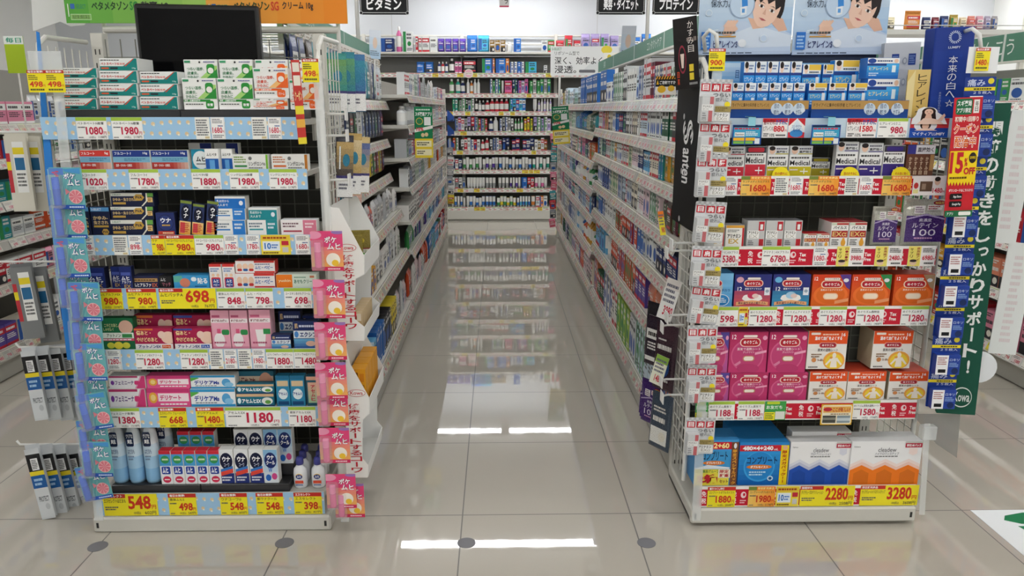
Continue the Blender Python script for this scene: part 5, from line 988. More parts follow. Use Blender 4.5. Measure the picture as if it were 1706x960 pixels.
# banner over the left unit
def ban(f):
    f.grad(0, 0, .5, 1, '#4fa23c', '#a8d468', 6, False); f.grad(.5, 0, 1, 1, '#f3b04c', '#ee8a22', 6, False)
    for x, c, n in ((0, '#2c8a3c', '軟膏 10g'), (.5, '#d84a2c', 'クリーム 10g')):
        f.r(x + .01, .1, x + .013, .3, '#f6f6ee'); f.r(x + .02, .22, x + .035, .3, '#3a6ab0'); f.t('SELECT', x + .04, .225, x + .075, .29, '#3a8a6a', .01); f.t('ベタメタゾン', x + .095, .2, x + .225, .34, '#2a4a2c', .03); f.t('SG', x + .23, .2, x + .258, .34, c, .03); f.t(n, x + .27, .2, x + .38, .34, '#333', .02); f.r(x + .018, .05, x + .09, .14, '#dcead0'); f.r(x + .019, .056, x + .089, .134, '#8fc268' if not x else '#f0b05a'); f.t('指定第2類医薬品', x + .024, .065, x + .084, .125, '#333', .0)
        f.r(x + .3, .3 + .12, x + .46, .95, '#f4f4f0'); f.r(x + .3, .42, x + .46, .52, c); f.l(x + .31, .56, x + .44, .7, 1, '#444'); f.r(x + .42, .44, x + .455, .7, c); f.l(x + .31, .76, x + .42, .9, 2, c)
bn = board('banner', 112, -70, 580, 39, LYB + .036, .004, '#7cba4c', ban); single(bn, 'banner', 'green and orange ointment banner above the left unit')
m = MB(); a = atY(170, 30, LYB + .05); 
for dx in (0, .8): m.tube([(a.x + dx, LYB + .0575, 1.5), (a.x + dx, LYB + .0575, a.z + .1)], .007, '#d8d6d0', 10)
m.tube([(a.x, LYB + .0575, 1.676), (a.x + .8, LYB + .0575, 1.676)], .012, '#cfcdc6', 10); single(link('banner_stand', m.mesh('banner_stand'), PAINT), 'stand', 'grey bar and poles carrying the banner behind the monitor')
o = polyboard('pop_board', [(50, -40), (150, -40), (152, 30), (140, 42), (118, 44), (100, 36), (55, 52)], LYB + .2, .004, '#e9eaea'); single(o, 'display board', 'white shaped board left of the green banner')
# blue narrow board behind the blue strip
o = polyboard('display_board', [(60, 52), (65, 54), (90, 300), (126, 600), (112, 600), (76, 300)], LYF + .008, .003, '#2f7fd0'); single(o, 'display board', 'narrow blue board behind the blue blister packs')
# posters with the lying man
def poster(f):
    f.grad(0, 0, 1, 1, '#a9c6e6', '#cddff0', 8); f.grad(.6, 0, 1, .7, '#8fb6e0', '#bcd6ee', 4)
    for i in range(7): f.p([(.02 + .12 * i, .3 + .05 * (i % 3)), (.2 + .12 * i, .34 + .05 * (i % 3)), (.22 + .12 * i, .355 + .05 * (i % 3)), (.03 + .12 * i, .32 + .05 * (i % 3))], '#dbe8f4')
    f.p([(.1, .0), (1, .0), (1, .3), (.9, .36), (.78, .4), (.62, .38), (.5, .5), (.3, .5), (.2, .36)], '#c2d3ea'); f.p([(.35, .3), (.6, .44), (.8, .36), (1, .28), (1, .12), (.5, .1)], '#d6e2f1')
    f.p([(.52, .55), (.72, .5), (.7, .4), (.58, .38)], '#e2b79e')
    f.p([(.8, .62), (.9, .52), (.95, .36), (.86, .34), (.78, .46)], '#e0b49c')
    ca, sa = math.cos(R(-22)), math.sin(R(-22)); q = lambda x, y: (.715 + (x * ca - y * sa) * .72, .68 + (x * sa + y * ca) * 1.15)
    f.p([q(.25 * math.cos(R(a)), .02 + .3 * math.sin(R(a))) for a in range(-12, 193, 12)], '#221a1c')
    f.p([q(x, y) for x, y in ((-.19, .12), (-.195, -.02), (-.17, -.12), (-.11, -.2), (-.03, -.25), (.03, -.25), (.11, -.2), (.17, -.11), (.19, 0), (.19, .12), (.1, .2), (-.1, .2))], '#efcab5')
    f.p([q(x, y) for x, y in ((-.2, -.04), (-.185, .1), (-.12, .03), (-.06, .13), (0, .06), (.07, .14), (.13, .03), (.185, .1), (.2, -.06), (.25, .05), (.2, .24), (0, .32), (-.2, .25), (-.25, .06))], '#221a1c')
    for k in (-.085, .085): f.p([q(k - .05, .045), q(k, .06), q(k + .05, .045), q(k, .05)], '#3a2a26'); f.p([q(k + .045 * math.cos(R(a)), .0 + .018 * math.sin(R(a))) for a in range(0, 360, 30)], '#f6f0ec'); f.p([q(k + .02 * math.cos(R(a)), .0 + .019 * math.sin(R(a))) for a in range(0, 360, 30)], '#2a1a18'); f.p([q(k - .05, .012), q(k, .024), q(k + .05, .012), q(k, .016)], '#3a2a26')
    f.p([q(-.01, 0), q(.02, -.085), (q(-.03, -.085))], '#dcae98'); f.p([q(-.06, -.145), q(0, -.135), q(.06, -.145), q(.0, -.165)], '#c4686a'); f.p([q(-.06, -.145), q(.06, -.145), q(0, -.149)], '#8c3f44')
    f.p([(.26, .3), (.34, .28), (.42, .38), (.36, .5), (.28, .46)], '#e6bea6'); 
    for i in range(4): f.p([(.26 + .03 * i, .42), (.285 + .03 * i, .41), (.33 + .03 * i, .5), (.31 + .03 * i, .52)], '#e9c3ac')
    f.e(.45, .74, .135, .2, '#9fb6d2', 28); f.e(.45, .74, .125, .187, '#c3d8ee', 28); f.p([(.44, .86), (.5, .88), (.51, .72), (.45, .7)], '#3a8ad8'); f.p([(.43, .7), (.5, .72), (.5, .6), (.44, .58)], '#e6eef6'); f.r(.45, .62, .48, .68, '#5a9ad8')
    f.t('ヒアルロン酸の', .06, .86, .4, .97, '#26364c', .004); f.t('保水力。', .12, .7, .32, .82, '#26364c', .004)
    f.e(.1, .62, .035, .05, '#e4eef6'); f.e(.1, .62, .03, .042, '#bcd2e8'); f.e(.7, .24, .04, .055, '#e4eef6'); f.e(.7, .24, .034, .046, '#c4d6ec')
    f.t('ヒアレインS', .16, .1, .42, .21, '#26306c', .02); f.r(.17, .26, .4, .28, '#c89a4c'); f.l(.17, .3, .4, .36, 1, '#555'); f.e(.47, .17, .045, .06, '#e9eef4'); f.r(.03, .08, .13, .34, '#2a72c8'); f.l(.04, .1, .12, .3, 4, '#a8cdf0'); f.r(0, 0, 1, .05, '#b9cbe4'); f.l(.05, .01, .6, .04, 1, '#44546c')
for (x0, x1, yb, lb) in ((1162, 1316, 91, 'pale blue poster of a man in white, left of the pair'), (1319, 1474, 91, 'pale blue poster of a man in white, right of the pair')):
    o = board('poster', x0, -22, x1, yb, RYF + .24, .003, '#b8d0ea', poster, (0, R(-.5), 0)); single(o, 'poster', lb + ' above right unit')
m = MB(); a, b = atY(1165, 93, RYF + .25), atY(1474, 93, RYF + .25); m.box(RX0 + .03, RYF + .247, RZ[0][0] + .002, b.x - .03, RYF + .252, a.z + .01, '#23304a'); single(link('backing_board', m.mesh('backing_board'), PRINT), 'backing board', 'dark board under the two posters behind the eye drops')
# navy tower carton
def tower(f):
    f.grad(0, 0, 1, 1, '#1d3f98', '#1a3588', 4); cx, cy = .5, .9
    for i in range(20): a = R(18 * i); f.p([(cx + .1 * math.cos(a - .09), cy + .045 * math.sin(a - .09)), (cx + .17 * math.cos(a - .06), cy + .072 * math.sin(a - .06)), (cx + .17 * math.cos(a + .06), cy + .072 * math.sin(a + .06)), (cx + .1 * math.cos(a + .09), cy + .045 * math.sin(a + .09))], '#d8e2f4')
    f.t('LUMIFY', .34, .775, .66, .8, '#e6ecf8', .01); f.vt('本来の白へ☆', .38, .12, .62, .7, '#f2f4fa', .0); f.vt('本来の白を引き出す', .2, .04, .26, .3, '#aebfe4', .0)
p = atY(1575, 195, RYF + .03); w = atY(1606, 195, RYF + .03).x - atY(1541, 195, RYF + .03).x; h = atY(1575, 47, RYF + .03).z - RZ[0][0]
e = empty('eye_drop_tower', (p.x + .002, RYF + .022, RZ[0][0] + .0035), (0, R(-2), 0)); single(e, 'display tower', 'tall navy display carton with white writing, right end of top shelf')
m = MB(); m.box(-w / 2, 0, 0, w / 2, .06, h, '#1c3a92', .003); tower(Face(m, (-w / 2 + .003, 0, .003), (1, 0, 0), (0, 0, 1), w - .006, h - .006)); part('front_carton', m, PRINT, e)
def tside(f):
    f.grad(0, 0, 1, 1, '#b9bec6', '#d3d7dc', 4)
    for i in (0, 1):
        for j in range(3): f.r(.22 + .46 * i, .68 - .3 * j, .42 + .46 * i, .84 - .3 * j, '#27448f'); f.l(.24 + .46 * i, .7 - .3 * j, .4 + .46 * i, .82 - .3 * j, 4, '#7f98d0'); f.e(.12 + .46 * i, .74 - .3 * j, .06, .05, '#9aa2b2', 14); f.e(.12 + .46 * i, .74 - .3 * j, .04, .033, '#ccd0d6', 14)
m = MB(); hs = h * .9; ws = .12; f = None
m.box(-w / 2 - ws + .065, .195, .02, -w / 2 + .065, .235, hs, '#c3c8ce', .002); tside(Face(m, (-w / 2 - ws + .065, .195, .02), (1, 0, 0), (0, 0, 1), ws, hs - .02)); part('side_panel', m, PRINT, e)
def gold(f): f.grad(0, 0, 1, 1, '#cfae5c', '#dfc37c', 4); f.p([(0, .75), (.32, 1), (.32, 0), (0, .1)], '#ead9a0'); f.vt('ヒアレイン', .46, .1, .86, .92, '#2c2418', .0)
o = board('pop_card', 1506, 116, 1543, 196, RYF + .018, .004, '#d8ba6c', gold, (0, R(-1), 0)); single(o, 'pop card', 'gold card with vertical writing beside the navy tower')
# woman cut-out
def woman(f): f.e(.45, .7, .24, .28, '#f0f2f4', 24); f.p([(.1, 0), (.95, 0), (.8, .3), (.62, .42), (.3, .42)], '#f0f2f4'); f.e(.45, .72, .19, .24, '#2c1e1a', 20); f.p([(.27, .72), (.63, .72), (.68, .2), (.24, .2)], '#2c1e1a'); f.e(.45, .7, .12, .18, '#efc8b0', 20); f.p([(.38, .55), (.52, .55), (.56, .3), (.34, .3)], '#ecc2aa'); f.p([(.14, 0), (.9, 0), (.72, .26), (.55, .34), (.32, .34)], '#f0d2c0'); f.e(.4, .72, .025, .015, '#3a2622', 8); f.e(.5, .72, .025, .015, '#3a2622', 8); f.e(.45, .61, .035, .014, '#c8606c', 8); f.p([(.7, .2), (.82, .5), (.88, .62), (.92, .5), (.84, .2)], '#edc6b0')
o = polyboard('pop_card', [(1518, 207), (1578, 207), (1572, 193), (1560, 186), (1553, 182), (1540, 178), (1530, 182), (1526, 192), (1520, 198)][::-1], RYF - .006, .001, '#eef0f2', woman, edge='#eee'); single(o, 'pop card', 'cut-out card of a dark-haired woman on the top rail')
# hanging blue tags on the top rail
def htag(f): f.r(0, 0, 1, 1, '#1f4f9c'); f.r(.04, .38, .96, .9, '#3fa4cc'); f.l(.06, .74, .94, .88, 1, '#c83a4c'); f.r(.08, .42, .42, .62, '#f0f2f2'); f.t('Santen', .1, .47, .4, .57, '#333', .01); f.l(.46, .44, .9, .68, 3, '#eaf6fa'); f.r(.04, .2, .42, .35, '#f0b82c'); f.r(.46, .2, .8, .35, '#f0b82c'); f.r(.04, .04, .42, .17, '#7ab84c'); f.r(.46, .04, .72, .17, '#7ab84c'); f.r(.78, .04, .95, .32, '#dfe4e8'); f.rr(.02, .88, .98, .97, '#14284c', .5)
for x0, lb in ((1219, 'left'), (1350, 'right')):
    o = board('shelf_talker', x0, 208, x0 + 48, 241, RYF - .035, .001, '#1f4f9c', htag); single(o, 'shelf tag', f'blue hanging tag with red line on the top rail, {lb} one of two')
    m = MB(); a = atY(x0 + 28, 195, RYF - .001); m.box(-.011, -.036, -.026, .011, -.0345, .002, '#8fd0e0'); m.box(-.011, -.036, 0, .011, .0, .002, '#8fd0e0'); part('clear_clip', m, PLAST, o, loc=(a.x - o.location.x, RYF - .001 - o.location.y, a.z - o.location.z))
for x, wd, c, lb in ((1301, 30, '目の疲れに', 'left'), (1416, 32, '目のかすみに', 'middle'), (1501, 32, 'その目に効く', 'right')):
    Y = RYF + .006; q = [atY(x + wd / 2 * math.cos(R(a)), 294 - 16 * math.sin(R(a)), Y) for a in range(0, 181, 15)]; b0 = atY(x, 296, Y); m = MB(); m.prism([(p.x - b0.x, p.z - b0.z) for p in q], 0, .0008, '#f3e022'); f = Face(m, (0, 0, 0), (1, 0, 0), (0, 0, 1), 1, 1); f.t(c, -.02, .008, .02, .017, '#b83a2c', .02); single(link('round_tag', m.mesh('round_tag'), PRINT, None, b0), 'round tag', f'yellow half-round tag on second rail of right unit, {lb} of three')
# gold framed hanging card on fifth rail
def gcard(f): f.rr(0, 0, 1, 1, '#e9b83c', .1); f.rr(.03, .04, .97, .96, '#f3ead0', .1); f.r(.06, .6, .94, .9, '#e8b25a'); f.t('ここが新しい!', .36, .64, .92, .86, '#c02a20', .03); f.e(.2, .76, .14, .1, '#c0303c'); f.r(.06, .1, .48, .46, '#4a4a44'); f.r(.52, .1, .94, .46, '#8a9aa0'); f.r(.06, .25, .48, .36, '#8a8a7c'); f.r(.52, .2, .94, .34, '#c8d4d8'); f.l(.3, .5, .9, .57, 1, '#7a4a20')
single(board('shelf_talker', 1366, 674, 1418, 708, RYF - .02, .0015, '#e9b83c', gcard), 'shelf tag', 'gold framed card with two small photos on the fifth rail')
# red and yellow coupon banner
def coupon(f):
    f.r(0, 0, 1, 1, '#c3202c'); f.rr(.08, .86, .66, .99, '#1f6a44', .15); f.t('スギ薬局', .12, .93, .62, .975, '#fff', .02); f.t('アプリ限定', .12, .875, .62, .915, '#fff', .02); f.r(.7, .87, .9, .98, '#f2eee8'); f.vt('毎日', .75, .88, .86, .97, '#333', .01)
    f.t('期間中1回限り', .08, .8, .92, .845, '#f8e8dc', .03); f.t('クーポン', .06, .7, .94, .79, '#fff', .06); f.t('クーポン', .07, .705, .93, .785, '#e0702c', .02); f.t('配信中', .12, .585, .9, .69, '#fff', .06); f.t('配信中', .13, .59, .89, .685, '#e0702c', .02)
    f.r(.02, .3, 1, .56, '#f4d41c'); pts = [(.02, .3)] + [((.02 + .98 * i / 18), .3 - (.035 if i % 2 else 0)) for i in range(19)] + [(1, .3)]; f.p(pts[::-1], '#f4d41c') if 0 else None
    for i in range(9): f.p([(.02 + .109 * i, .3), (.075 + .109 * i, .265), (.129 + .109 * i, .3)], '#f4d41c')
    f.t('15', .04, .37, .52, .55, '#c01f2c', .04); f.t('%', .55, .43, .66, .5, '#c01f2c', .03); f.t('OFF', .55, .36, .96, .42, '#c01f2c', .04); f.e(.83, .5, .13, .045, '#241a1c'); f.t('店内商品', .73, .49, .93, .515, '#f4d41c', .01); f.l(.06, .32, .7, .35, 1, '#6a4a10')
    f.t('ダウンロードはこちらから', .08, .215, .94, .24, '#fff', .01); f.rr(.14, .15, .58, .2, '#1a1416', .2); f.t('App Store', .26, .16, .55, .185, '#fff', .01); f.rr(.14, .085, .58, .135, '#1a1416', .2); f.t('Google Play', .24, .095, .55, .12, '#fff', .01); f.r(0, 0, 1, .055, '#1f6a44'); f.t('アプリ', .08, .015, .3, .04, '#fff', .01); f.rr(.5, .012, .94, .044, '#f0f0ea', .3)
single(board('coupon_banner', 1573, 162, 1617, 361, RYF - .115, .001, '#c3202c', coupon, (0, R(-2.2), R(-4))), 'banner', 'red and yellow coupon banner hanging at the right end')
def coup2(f): f.r(0, 0, 1, 1, '#c23a34'); f.r(.1, .86, .9, .97, '#e9e4d8'); f.r(.1, .7, .9, .82, '#efe8da'); f.t('クーポン', .08, .52, .92, .64, '#f4e0a0', .02); f.r(0, .36, 1, .46, '#e9d83c'); f.r(0, .2, 1, .3, '#e8b04c'); f.r(0, 0, 1, .08, '#e9d83c')
single(board('coupon_banner', 497, 146, 512, 240, LYF - .06, .001, '#c23a34', coup2, (0, R(-2), R(40)), hh=.24), 'banner', 'narrow red coupon banner seen edgewise on the left unit')
# green board with vertical writing
def gboard(f):
    f.r(0, 0, 1, 1, '#12513f'); f.vt('関節の動きをしっかりサポート!', .5, .14, .86, .95, '#f2f4f2', .03); f.e(.6, .06, .26, .035, '#e8eee8', 28); f.e(.6, .06, .245, .031, '#12513f', 28); f.t('Kowa', .4, .045, .8, .078, '#f2f4f2', .01)
YG = RYF - .005
q = [atY(x, y, YG) for x, y in ((1560, 690), (1618, 690), (1618, 170), (1560, 170))]
wG = .118; hG = atY(1600, 172, YG).z - atY(1600, 690, YG).z
e = empty('display_board', (atY(1592, 690, YG).x, YG, atY(1595, 690, YG).z), (0, R(-1.6), R(-14))); single(e, 'display board', 'tall dark green board with white vertical writing, right end of right unit'); GBD = e
m = MB(); m.box(-wG / 2, 0, 0, wG / 2, .018, hG, '#12513f', .002); gboard(Face(m, (-wG / 2, 0, 0), (1, 0, 0), (0, 0, 1), wG, hG)); part('panel', m, PRINT, e)
m = MB(); m.tube([(-.04, .02, hG * .8), (-.075, .02, hG * .8)], .004, '#ccc'); m.tube([(-.04, .02, hG * .3), (-.075, .02, hG * .3)], .004, '#ccc'); part('mounting_arm', m, PAINT, e)
for y0, y1, lb in ((184, 405, 'upper'), (405, 590, 'lower')):
    o = board('acrylic_panel', 1648, y0, 1690, y1, RYF + .25, .004, '#e9eceb', lambda f: f.l(.3, .1, .7, .9, 14, '#e2d6d8'), (0, R(2), R(-10))); single(o, 'panel', f'{lb} white translucent panel right of the green board')
m = MB(); m.prism([(.055 * math.cos(R(a)) + .06, .055 * math.sin(R(a)) + hG * .16) for a in range(0, 360, 15)], .019, .021, '#e8ebee'); part('round_card', m, PRINT, GBD)
single(polyboard('film_sheet', [(1520, 690), (1600, 690), (1594, 763), (1560, 740)][::-1], RYF + .06, .001, '#777', material=SMOKE), 'film sheet', 'grey translucent sheet hanging at lower right of right unit')
m = MB(); m.box(0, 0, 0, .05, .03, .05, '#fff', .004); single(link('strip_clip', m.mesh('strip_clip'), ACRYL, None, atY(1536, 735, RYF - .03)), 'clip', 'clear plastic clip below the fifth rail')
clip_strip(1545, 706, 1536, 858, RYF - .02, .02, 'bare clear strip at lower right of right unit')
# black side board with sideways lettering
ZA, ZB = atX(1140, 375, RX0 - .012).z, 1.478
e = empty('brand_board', (RX0 - .023, RYF + .23, ZA), (0, 0, R(-90))); single(e, 'display board', 'black board with sideways white lettering facing the aisle')
wS, hS = .335, ZB - ZA
m = MB(); m.box(-wS / 2, 0, 0, wS / 2, .006, hS, '#09090a', .001); f = Face(m, (-wS / 2, 0, 0), (1, 0, 0), (0, 0, 1), wS, hS)
for z in (.04, .4, .8): f.e(.34, z, .035, .022, '#b8b8b8', 16)
part('panel', m, BLACK, e)
m = MB(); g = Face(m, (0, 0, 0), (0, 0, -1), (1, 0, 0), 1, 1); L_ = hS * .33
g.t('anten', 0, 0, L_ * .78, .1, '#f0f0f0', .02); 
def ribbon(pts, r):
    L, Q = [], []
    for i, p in enumerate(pts):
        a, b = pts[max(i - 1, 0)], pts[min(i + 1, len(pts) - 1)]; dx, dy = b[0] - a[0], b[1] - a[1]; n = math.hypot(dx, dy) or 1
        L.append((p[0] - dy / n * r, p[1] + dx / n * r)); Q.append((p[0] + dy / n * r, p[1] - dx / n * r))
    for i in range(len(pts) - 1): g.k = 1; g.p([L[i], Q[i], Q[i + 1], L[i + 1]], '#f0f0f0')
S_ = [(.5 + .42 * math.cos(R(a)), .76 + .22 * math.sin(R(a))) for a in range(20, 271, 25)] + [(.5 + .42 * math.cos(R(a)), .27 + .24 * math.sin(R(a))) for a in range(90, -171, -25)]
for dx in (0, -.035): ribbon([(-.075 + .062 * x + dx * .5, .002 + .125 * y + dx * .3) for x, y in S_], .0062)
part('lettering', m, PRINT, e, loc=(-.045, -.001, hS * .575))
def kasumi(f): f.r(0, 0, 1, 1, '#1a1516'); f.e(.34, .42, .16, .2, '#8c2a3c', 24); f.e(.34, .42, .13, .17, '#1a1516', 24); f.p([(.3, .3), (.38, .3), (.42, .5), (.26, .5)], '#e8d4c8'); f.vt('かすみ目', .6, .5, .84, .95, '#e8e0dc', .0); f.t('疲れ目', .55, .66, .95, .72, '#c8b8b0', .0); f.r(.62, .24, .8, .34, '#e9d03c'); f.r(.62, .12, .8, .22, '#e9d03c'); f.vt('目薬', .1, .06, .2, .26, '#d8502c', .01); f.l(.6, .04, .95, .1, 1, '#999')
e = board('poster', 1125, 30, 1166, 148, RYF + .2, .003, '#1a1516', kasumi, (0, R(-6), R(-35)), hh=.225); single(e, 'poster', 'small black eye poster leaning above the black side board')
def gochu(f):
    f.r(0, 0, 1, 1, '#1a1a1a')
    for i in range(8): f.p([(i / 8, .84), (i / 8 + .06, .84), (i / 8 + .12, 1), (i / 8 + .06, 1)], '#e9a82c')
    f.t('ご存知ですか', .2, .56, .95, .76, '#fff', .02); f.p([(.04, .56), (.16, .56), (.1, .8)], '#e9b82c'); f.r(0, 0, 1, .44, '#f0ece4'); f.e(.3, .3, .2, .2, '#e9b82c'); f.e(.75, .34, .16, .16, '#e9b82c')
single(board('pop_card', 1091, 127, 1127, 158, 2.76, .002, '#1a1a1a', gochu, (0, 0, R(-30))), 'pop card', 'black warning card with amber stripes on the right aisle top shelf')
# ================================================================== AISLES
PALE = [('white', '#eef0ee'), ('pale grey', '#d4d7d8'), ('cream', '#ece4d2'), ('pale blue', '#cfe0ec'), ('pale pink', '#ecd4da')]
COLD = [('blue', '#2f6cb8'), ('sky blue', '#6ab0dc'), ('navy', '#22336c'), ('teal', '#2a8f98'), ('white', '#eef0ee'), ('purple', '#5a4a9c')]
WARM = [('orange', '#dc5a2c'), ('red', '#bc2434'), ('amber', '#dba02c'), ('pink', '#e08aa4'), ('white', '#f0eeea'), ('salmon', '#e28a6c')]
GREEN = [('green', '#3a9450'), ('dark green', '#1f5a40'), ('lime', '#a4c44a'), ('white', '#eef0ee'), ('yellow', '#ecd436')]
DARK = [('black', '#1c1c20'), ('maroon', '#5a1e30'), ('dark brown', '#4a3324'), ('purple', '#43246f'), ('charcoal', '#3a3c40')]
ORANGE = [('orange', '#d8512a'), ('orange', '#d8512a'), ('orange', '#e0683a'), ('red', '#bc3028')]
MIX = PALE + COLD[:4] + WARM[:4] + GREEN[:2]
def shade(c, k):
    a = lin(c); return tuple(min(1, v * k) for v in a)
def generic(c, seed):
    rg = random.Random(seed); b = rg.choice(['#f2f2ee', '#f2f2ee', '#c42a38', '#2a5aa8', '#2f8a4c', '#e8c23a', '#333338', '#d87aa0']); st = rg.randint(0, 3); lt = sum(lin(c)) > 1.2
    ink = '#33343a' if lt else '#f4f2ee'
    def a(f):
        if st == 0: f.r(0, .62, 1, .9, b); f.l(.1, .66, .95, .86, 1, '#fff' if b not in ('#f2f2ee', '#e8c23a') else '#333', seed + 7); f.l(.1, .3, .9, .55, 3, ink, seed); f.r(0, 0, 1, .12, b)
        elif st == 1: f.l(.08, .68, .98, .86, 1, ink, seed + 3); f.e(.5, .36, .36, .22, b, 16); f.l(.1, .04, .9, .12, 1, ink, seed); f.l(.1, .9, .6, .96, 1, ink, seed)
        elif st == 2: f.r(0, 0, .3, 1, b); f.l(.38, .6, .95, .94, 2, ink, seed + 5); f.e(.64, .4, .2, .12, b, 12); f.l(.38, .05, .95, .2, 2, ink, seed)
        else: f.r(0, 0, 1, .4, b); f.l(.1, .5, .95, .72, 1, ink, seed + 2); f.l(.1, .78, .9, .94, 2, ink, seed); f.e(.7, .2, .2, .12, '#f0ece0', 14)
    return a
_pr = {}
def proto(kind, cname, c, seed, w, h, d):
    k = (kind, c, seed, w, h, d)
    if k in _pr: return _pr[k]
    a = generic(c, seed)
    if kind == 'box':
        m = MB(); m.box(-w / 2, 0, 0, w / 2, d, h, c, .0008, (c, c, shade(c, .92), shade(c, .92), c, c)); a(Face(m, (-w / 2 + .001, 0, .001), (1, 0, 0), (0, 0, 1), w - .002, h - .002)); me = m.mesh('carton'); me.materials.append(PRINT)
    elif kind == 'pouch':
        m = MB(); pillow(m, w, h, d, c, .09); a(Face(m, (-w * .4, -.0004, h * .12), (1, 0, 0), (0, 0, 1), w * .8, h * .66)); me = m.mesh('pouch'); me.materials.append(FOIL)
    elif kind == 'bottle':
        r = w / 2; m = MB(); m.lathe([(r * .92, 0), (r, h * .03), (r, h * .2), (r, h * .62), (r * .96, h * .7), (r * .45, h * .82), (r * .4, h * .84), (r * .46, h * .85), (r * .46, h * .98), (r * .3, h)], [c, c, shade('#f0f0ec', 1), c, c, c, '#e9e9e6', '#e9e9e6', '#e9e9e6'], 14, (0, r)); me = m.mesh('bottle', True); me.materials.append(PLAST)
    elif kind == 'tube':
        m = MB(); r = w / 2; m.lathe([(r * .6, 0), (r * .62, h * .16), (r * .95, h * .18), (r * .98, h * .5), (r * .98, h * .98), (r * .9, h)], ['#e9e9e6', '#e9e9e6', c, '#f0f0ec', c], 14, (0, r), 1, .7); me = m.mesh('tube', True); me.materials.append(PLAST)
    _pr[k] = me; return me
KW = {'box': ('carton', 'box'), 'pouch': ('pouch', 'pouch'), 'bottle': ('bottle', 'bottle'), 'tube': ('tube', 'tube')}
AREA = [('right aisle near', 'eye_care_'), ('right aisle far', 'supplement_'), ('left aisle', 'first_aid_'), ('hook row', 'hanging_'), ('back wall', 'toiletry_'), ('far left', 'health_food_'), ('far right', 'herbal_food_'), ('strip', 'hanging_'), ('high shelf', 'snack_')]  # prefix goes by shelf run alone; the filler goods are generic
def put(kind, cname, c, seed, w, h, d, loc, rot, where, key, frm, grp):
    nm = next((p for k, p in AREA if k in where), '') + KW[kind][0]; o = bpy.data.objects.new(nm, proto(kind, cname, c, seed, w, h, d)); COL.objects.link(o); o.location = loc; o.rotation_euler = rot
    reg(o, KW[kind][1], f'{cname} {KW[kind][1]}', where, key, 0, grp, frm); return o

def gondola(label, s, Y0, Y1, xc, xf, zs, xfs=None, top=1.64, base=True, strips=True, colr=CRM, cards='pale', posts=True, hooks=0):
    """shelving run; s=+1 faces +X; xc its spine, xf its front line"""
    e = empty('aisle_shelving_unit', (xc, Y0, 0)); single(e, 'shelving unit', label); L = Y1 - Y0; X = lambda x: x - xc
    if base:
        m = MB(); x0, x1 = sorted((X(xc) + .002 * s, X(xf) - .012 * s)); m.box(x0, 0, .005, x1, L, .1, '#b5b3ab', .002); x0, x1 = sorted((0.002 * s, X(xf))); m.box(x0, 0, .1, x1, L, .135, CRM, .003); part('base_plinth', m, PAINT, e)
    m = MB(); x0, x1 = sorted((.002 * s, .012 * s)); m.box(x0, 0, .13, x1, L, top, '#8f8d86'); part('back_panel', m, PAINT, e)
    if posts:
        for y in (.02, L - .02):
            m = MB(); m.box(-.02, y - .02, 0, .02 , y + .02, top + .01, CRM, .002); part('upright_post', m, PAINT, e)
    for i, z in enumerate(zs):
        f_ = (xfs[i] if xfs else xf); m = MB(); x0, x1 = sorted((.014 * s if i >= hooks else X(f_) - .012 * s, X(f_))); m.box(x0, .004, z - .022, x1, L - .004, z, '#cfcdc5', .002)
        for yy in (.03, L - .04) if i >= hooks else ():
            P_ = [(x0, yy, z - .022), (x1, yy, z - .022), ((x0 if s > 0 else x1), yy, z - .07)]
            b = len(m.v); m.v += P_ + [(p[0], p[1] + .006, p[2]) for p in P_]; m.f += [(b, b + 1, b + 2), (b + 5, b + 4, b + 3), (b, b + 2, b + 5, b + 3), (b, b + 3, b + 4, b + 1), (b + 1, b + 4, b + 5, b + 2)]; m.c += [lin('#bdbbb3')] * 5
        sh = part('shelf', m, PAINT, e)
        if strips:
            n = max(1, round(L / .9)); wd = L / n
            for k in range(n):
                m = MB(); h = .058; m.box(-wd / 2 + .004, -.002, 0, wd / 2 - .004, .001, h, '#dcdfe0'); strip_art(Face(m, (-wd / 2 + .004, -.002, 0), (1, 0, 0), (0, 0, 1), wd - .008, h), cards, wd, i * 7 + k + int(Y0 * 10) + (5 if s > 0 else 0))
                part('price_rail', m, GLOSS, sh, loc=(X(f_) + s * .016, wd * (k + .5), z - .05), rot=(R(-22), 0, R(90) if s > 0 else R(-90)))
    return e
def fill(where, s, z, xf, Y0, Y1, spec, grp, seed=0, setback=.012, gap=.004, lean=0):
    """spec: list of (fraction end, kind, palette, (wmin,wmax), (hmin,hmax), depth)"""
    rg = random.Random(seed); y = Y0 + .03; L = Y1 - Y0; rz = R(90) if s > 0 else R(-90)
    while True:
        fr = (y - Y0) / L; seg = next((q for q in spec if fr < q[0]), spec[-1]); _, kind, pal, ws, hs, d = seg
        cn, c = rg.choice(pal); sd = rg.randint(0, 5); w = round(rg.uniform(*ws) * 50) / 50; h = round(rg.uniform(*hs) * 50) / 50; w = max(w, .02); h = max(h, .04)
        for _ in range(rg.randint(1, 4)):
            if y + w > Y1 - .03: return
            if kind == 'gap': y += w; continue
            put(kind, cn, c, sd, w, h, d, (xf - s * (setback + (rg.uniform(0, .02) if kind != 'box' else rg.uniform(0, .006))), y + w / 2, z + .0004), (R(-lean) if lean else 0, 0, rz), where, y, 'from near end', grp); y += w + gap
SW = ['top', 'second', 'third', 'fourth', 'fifth', 'sixth', 'bottom']
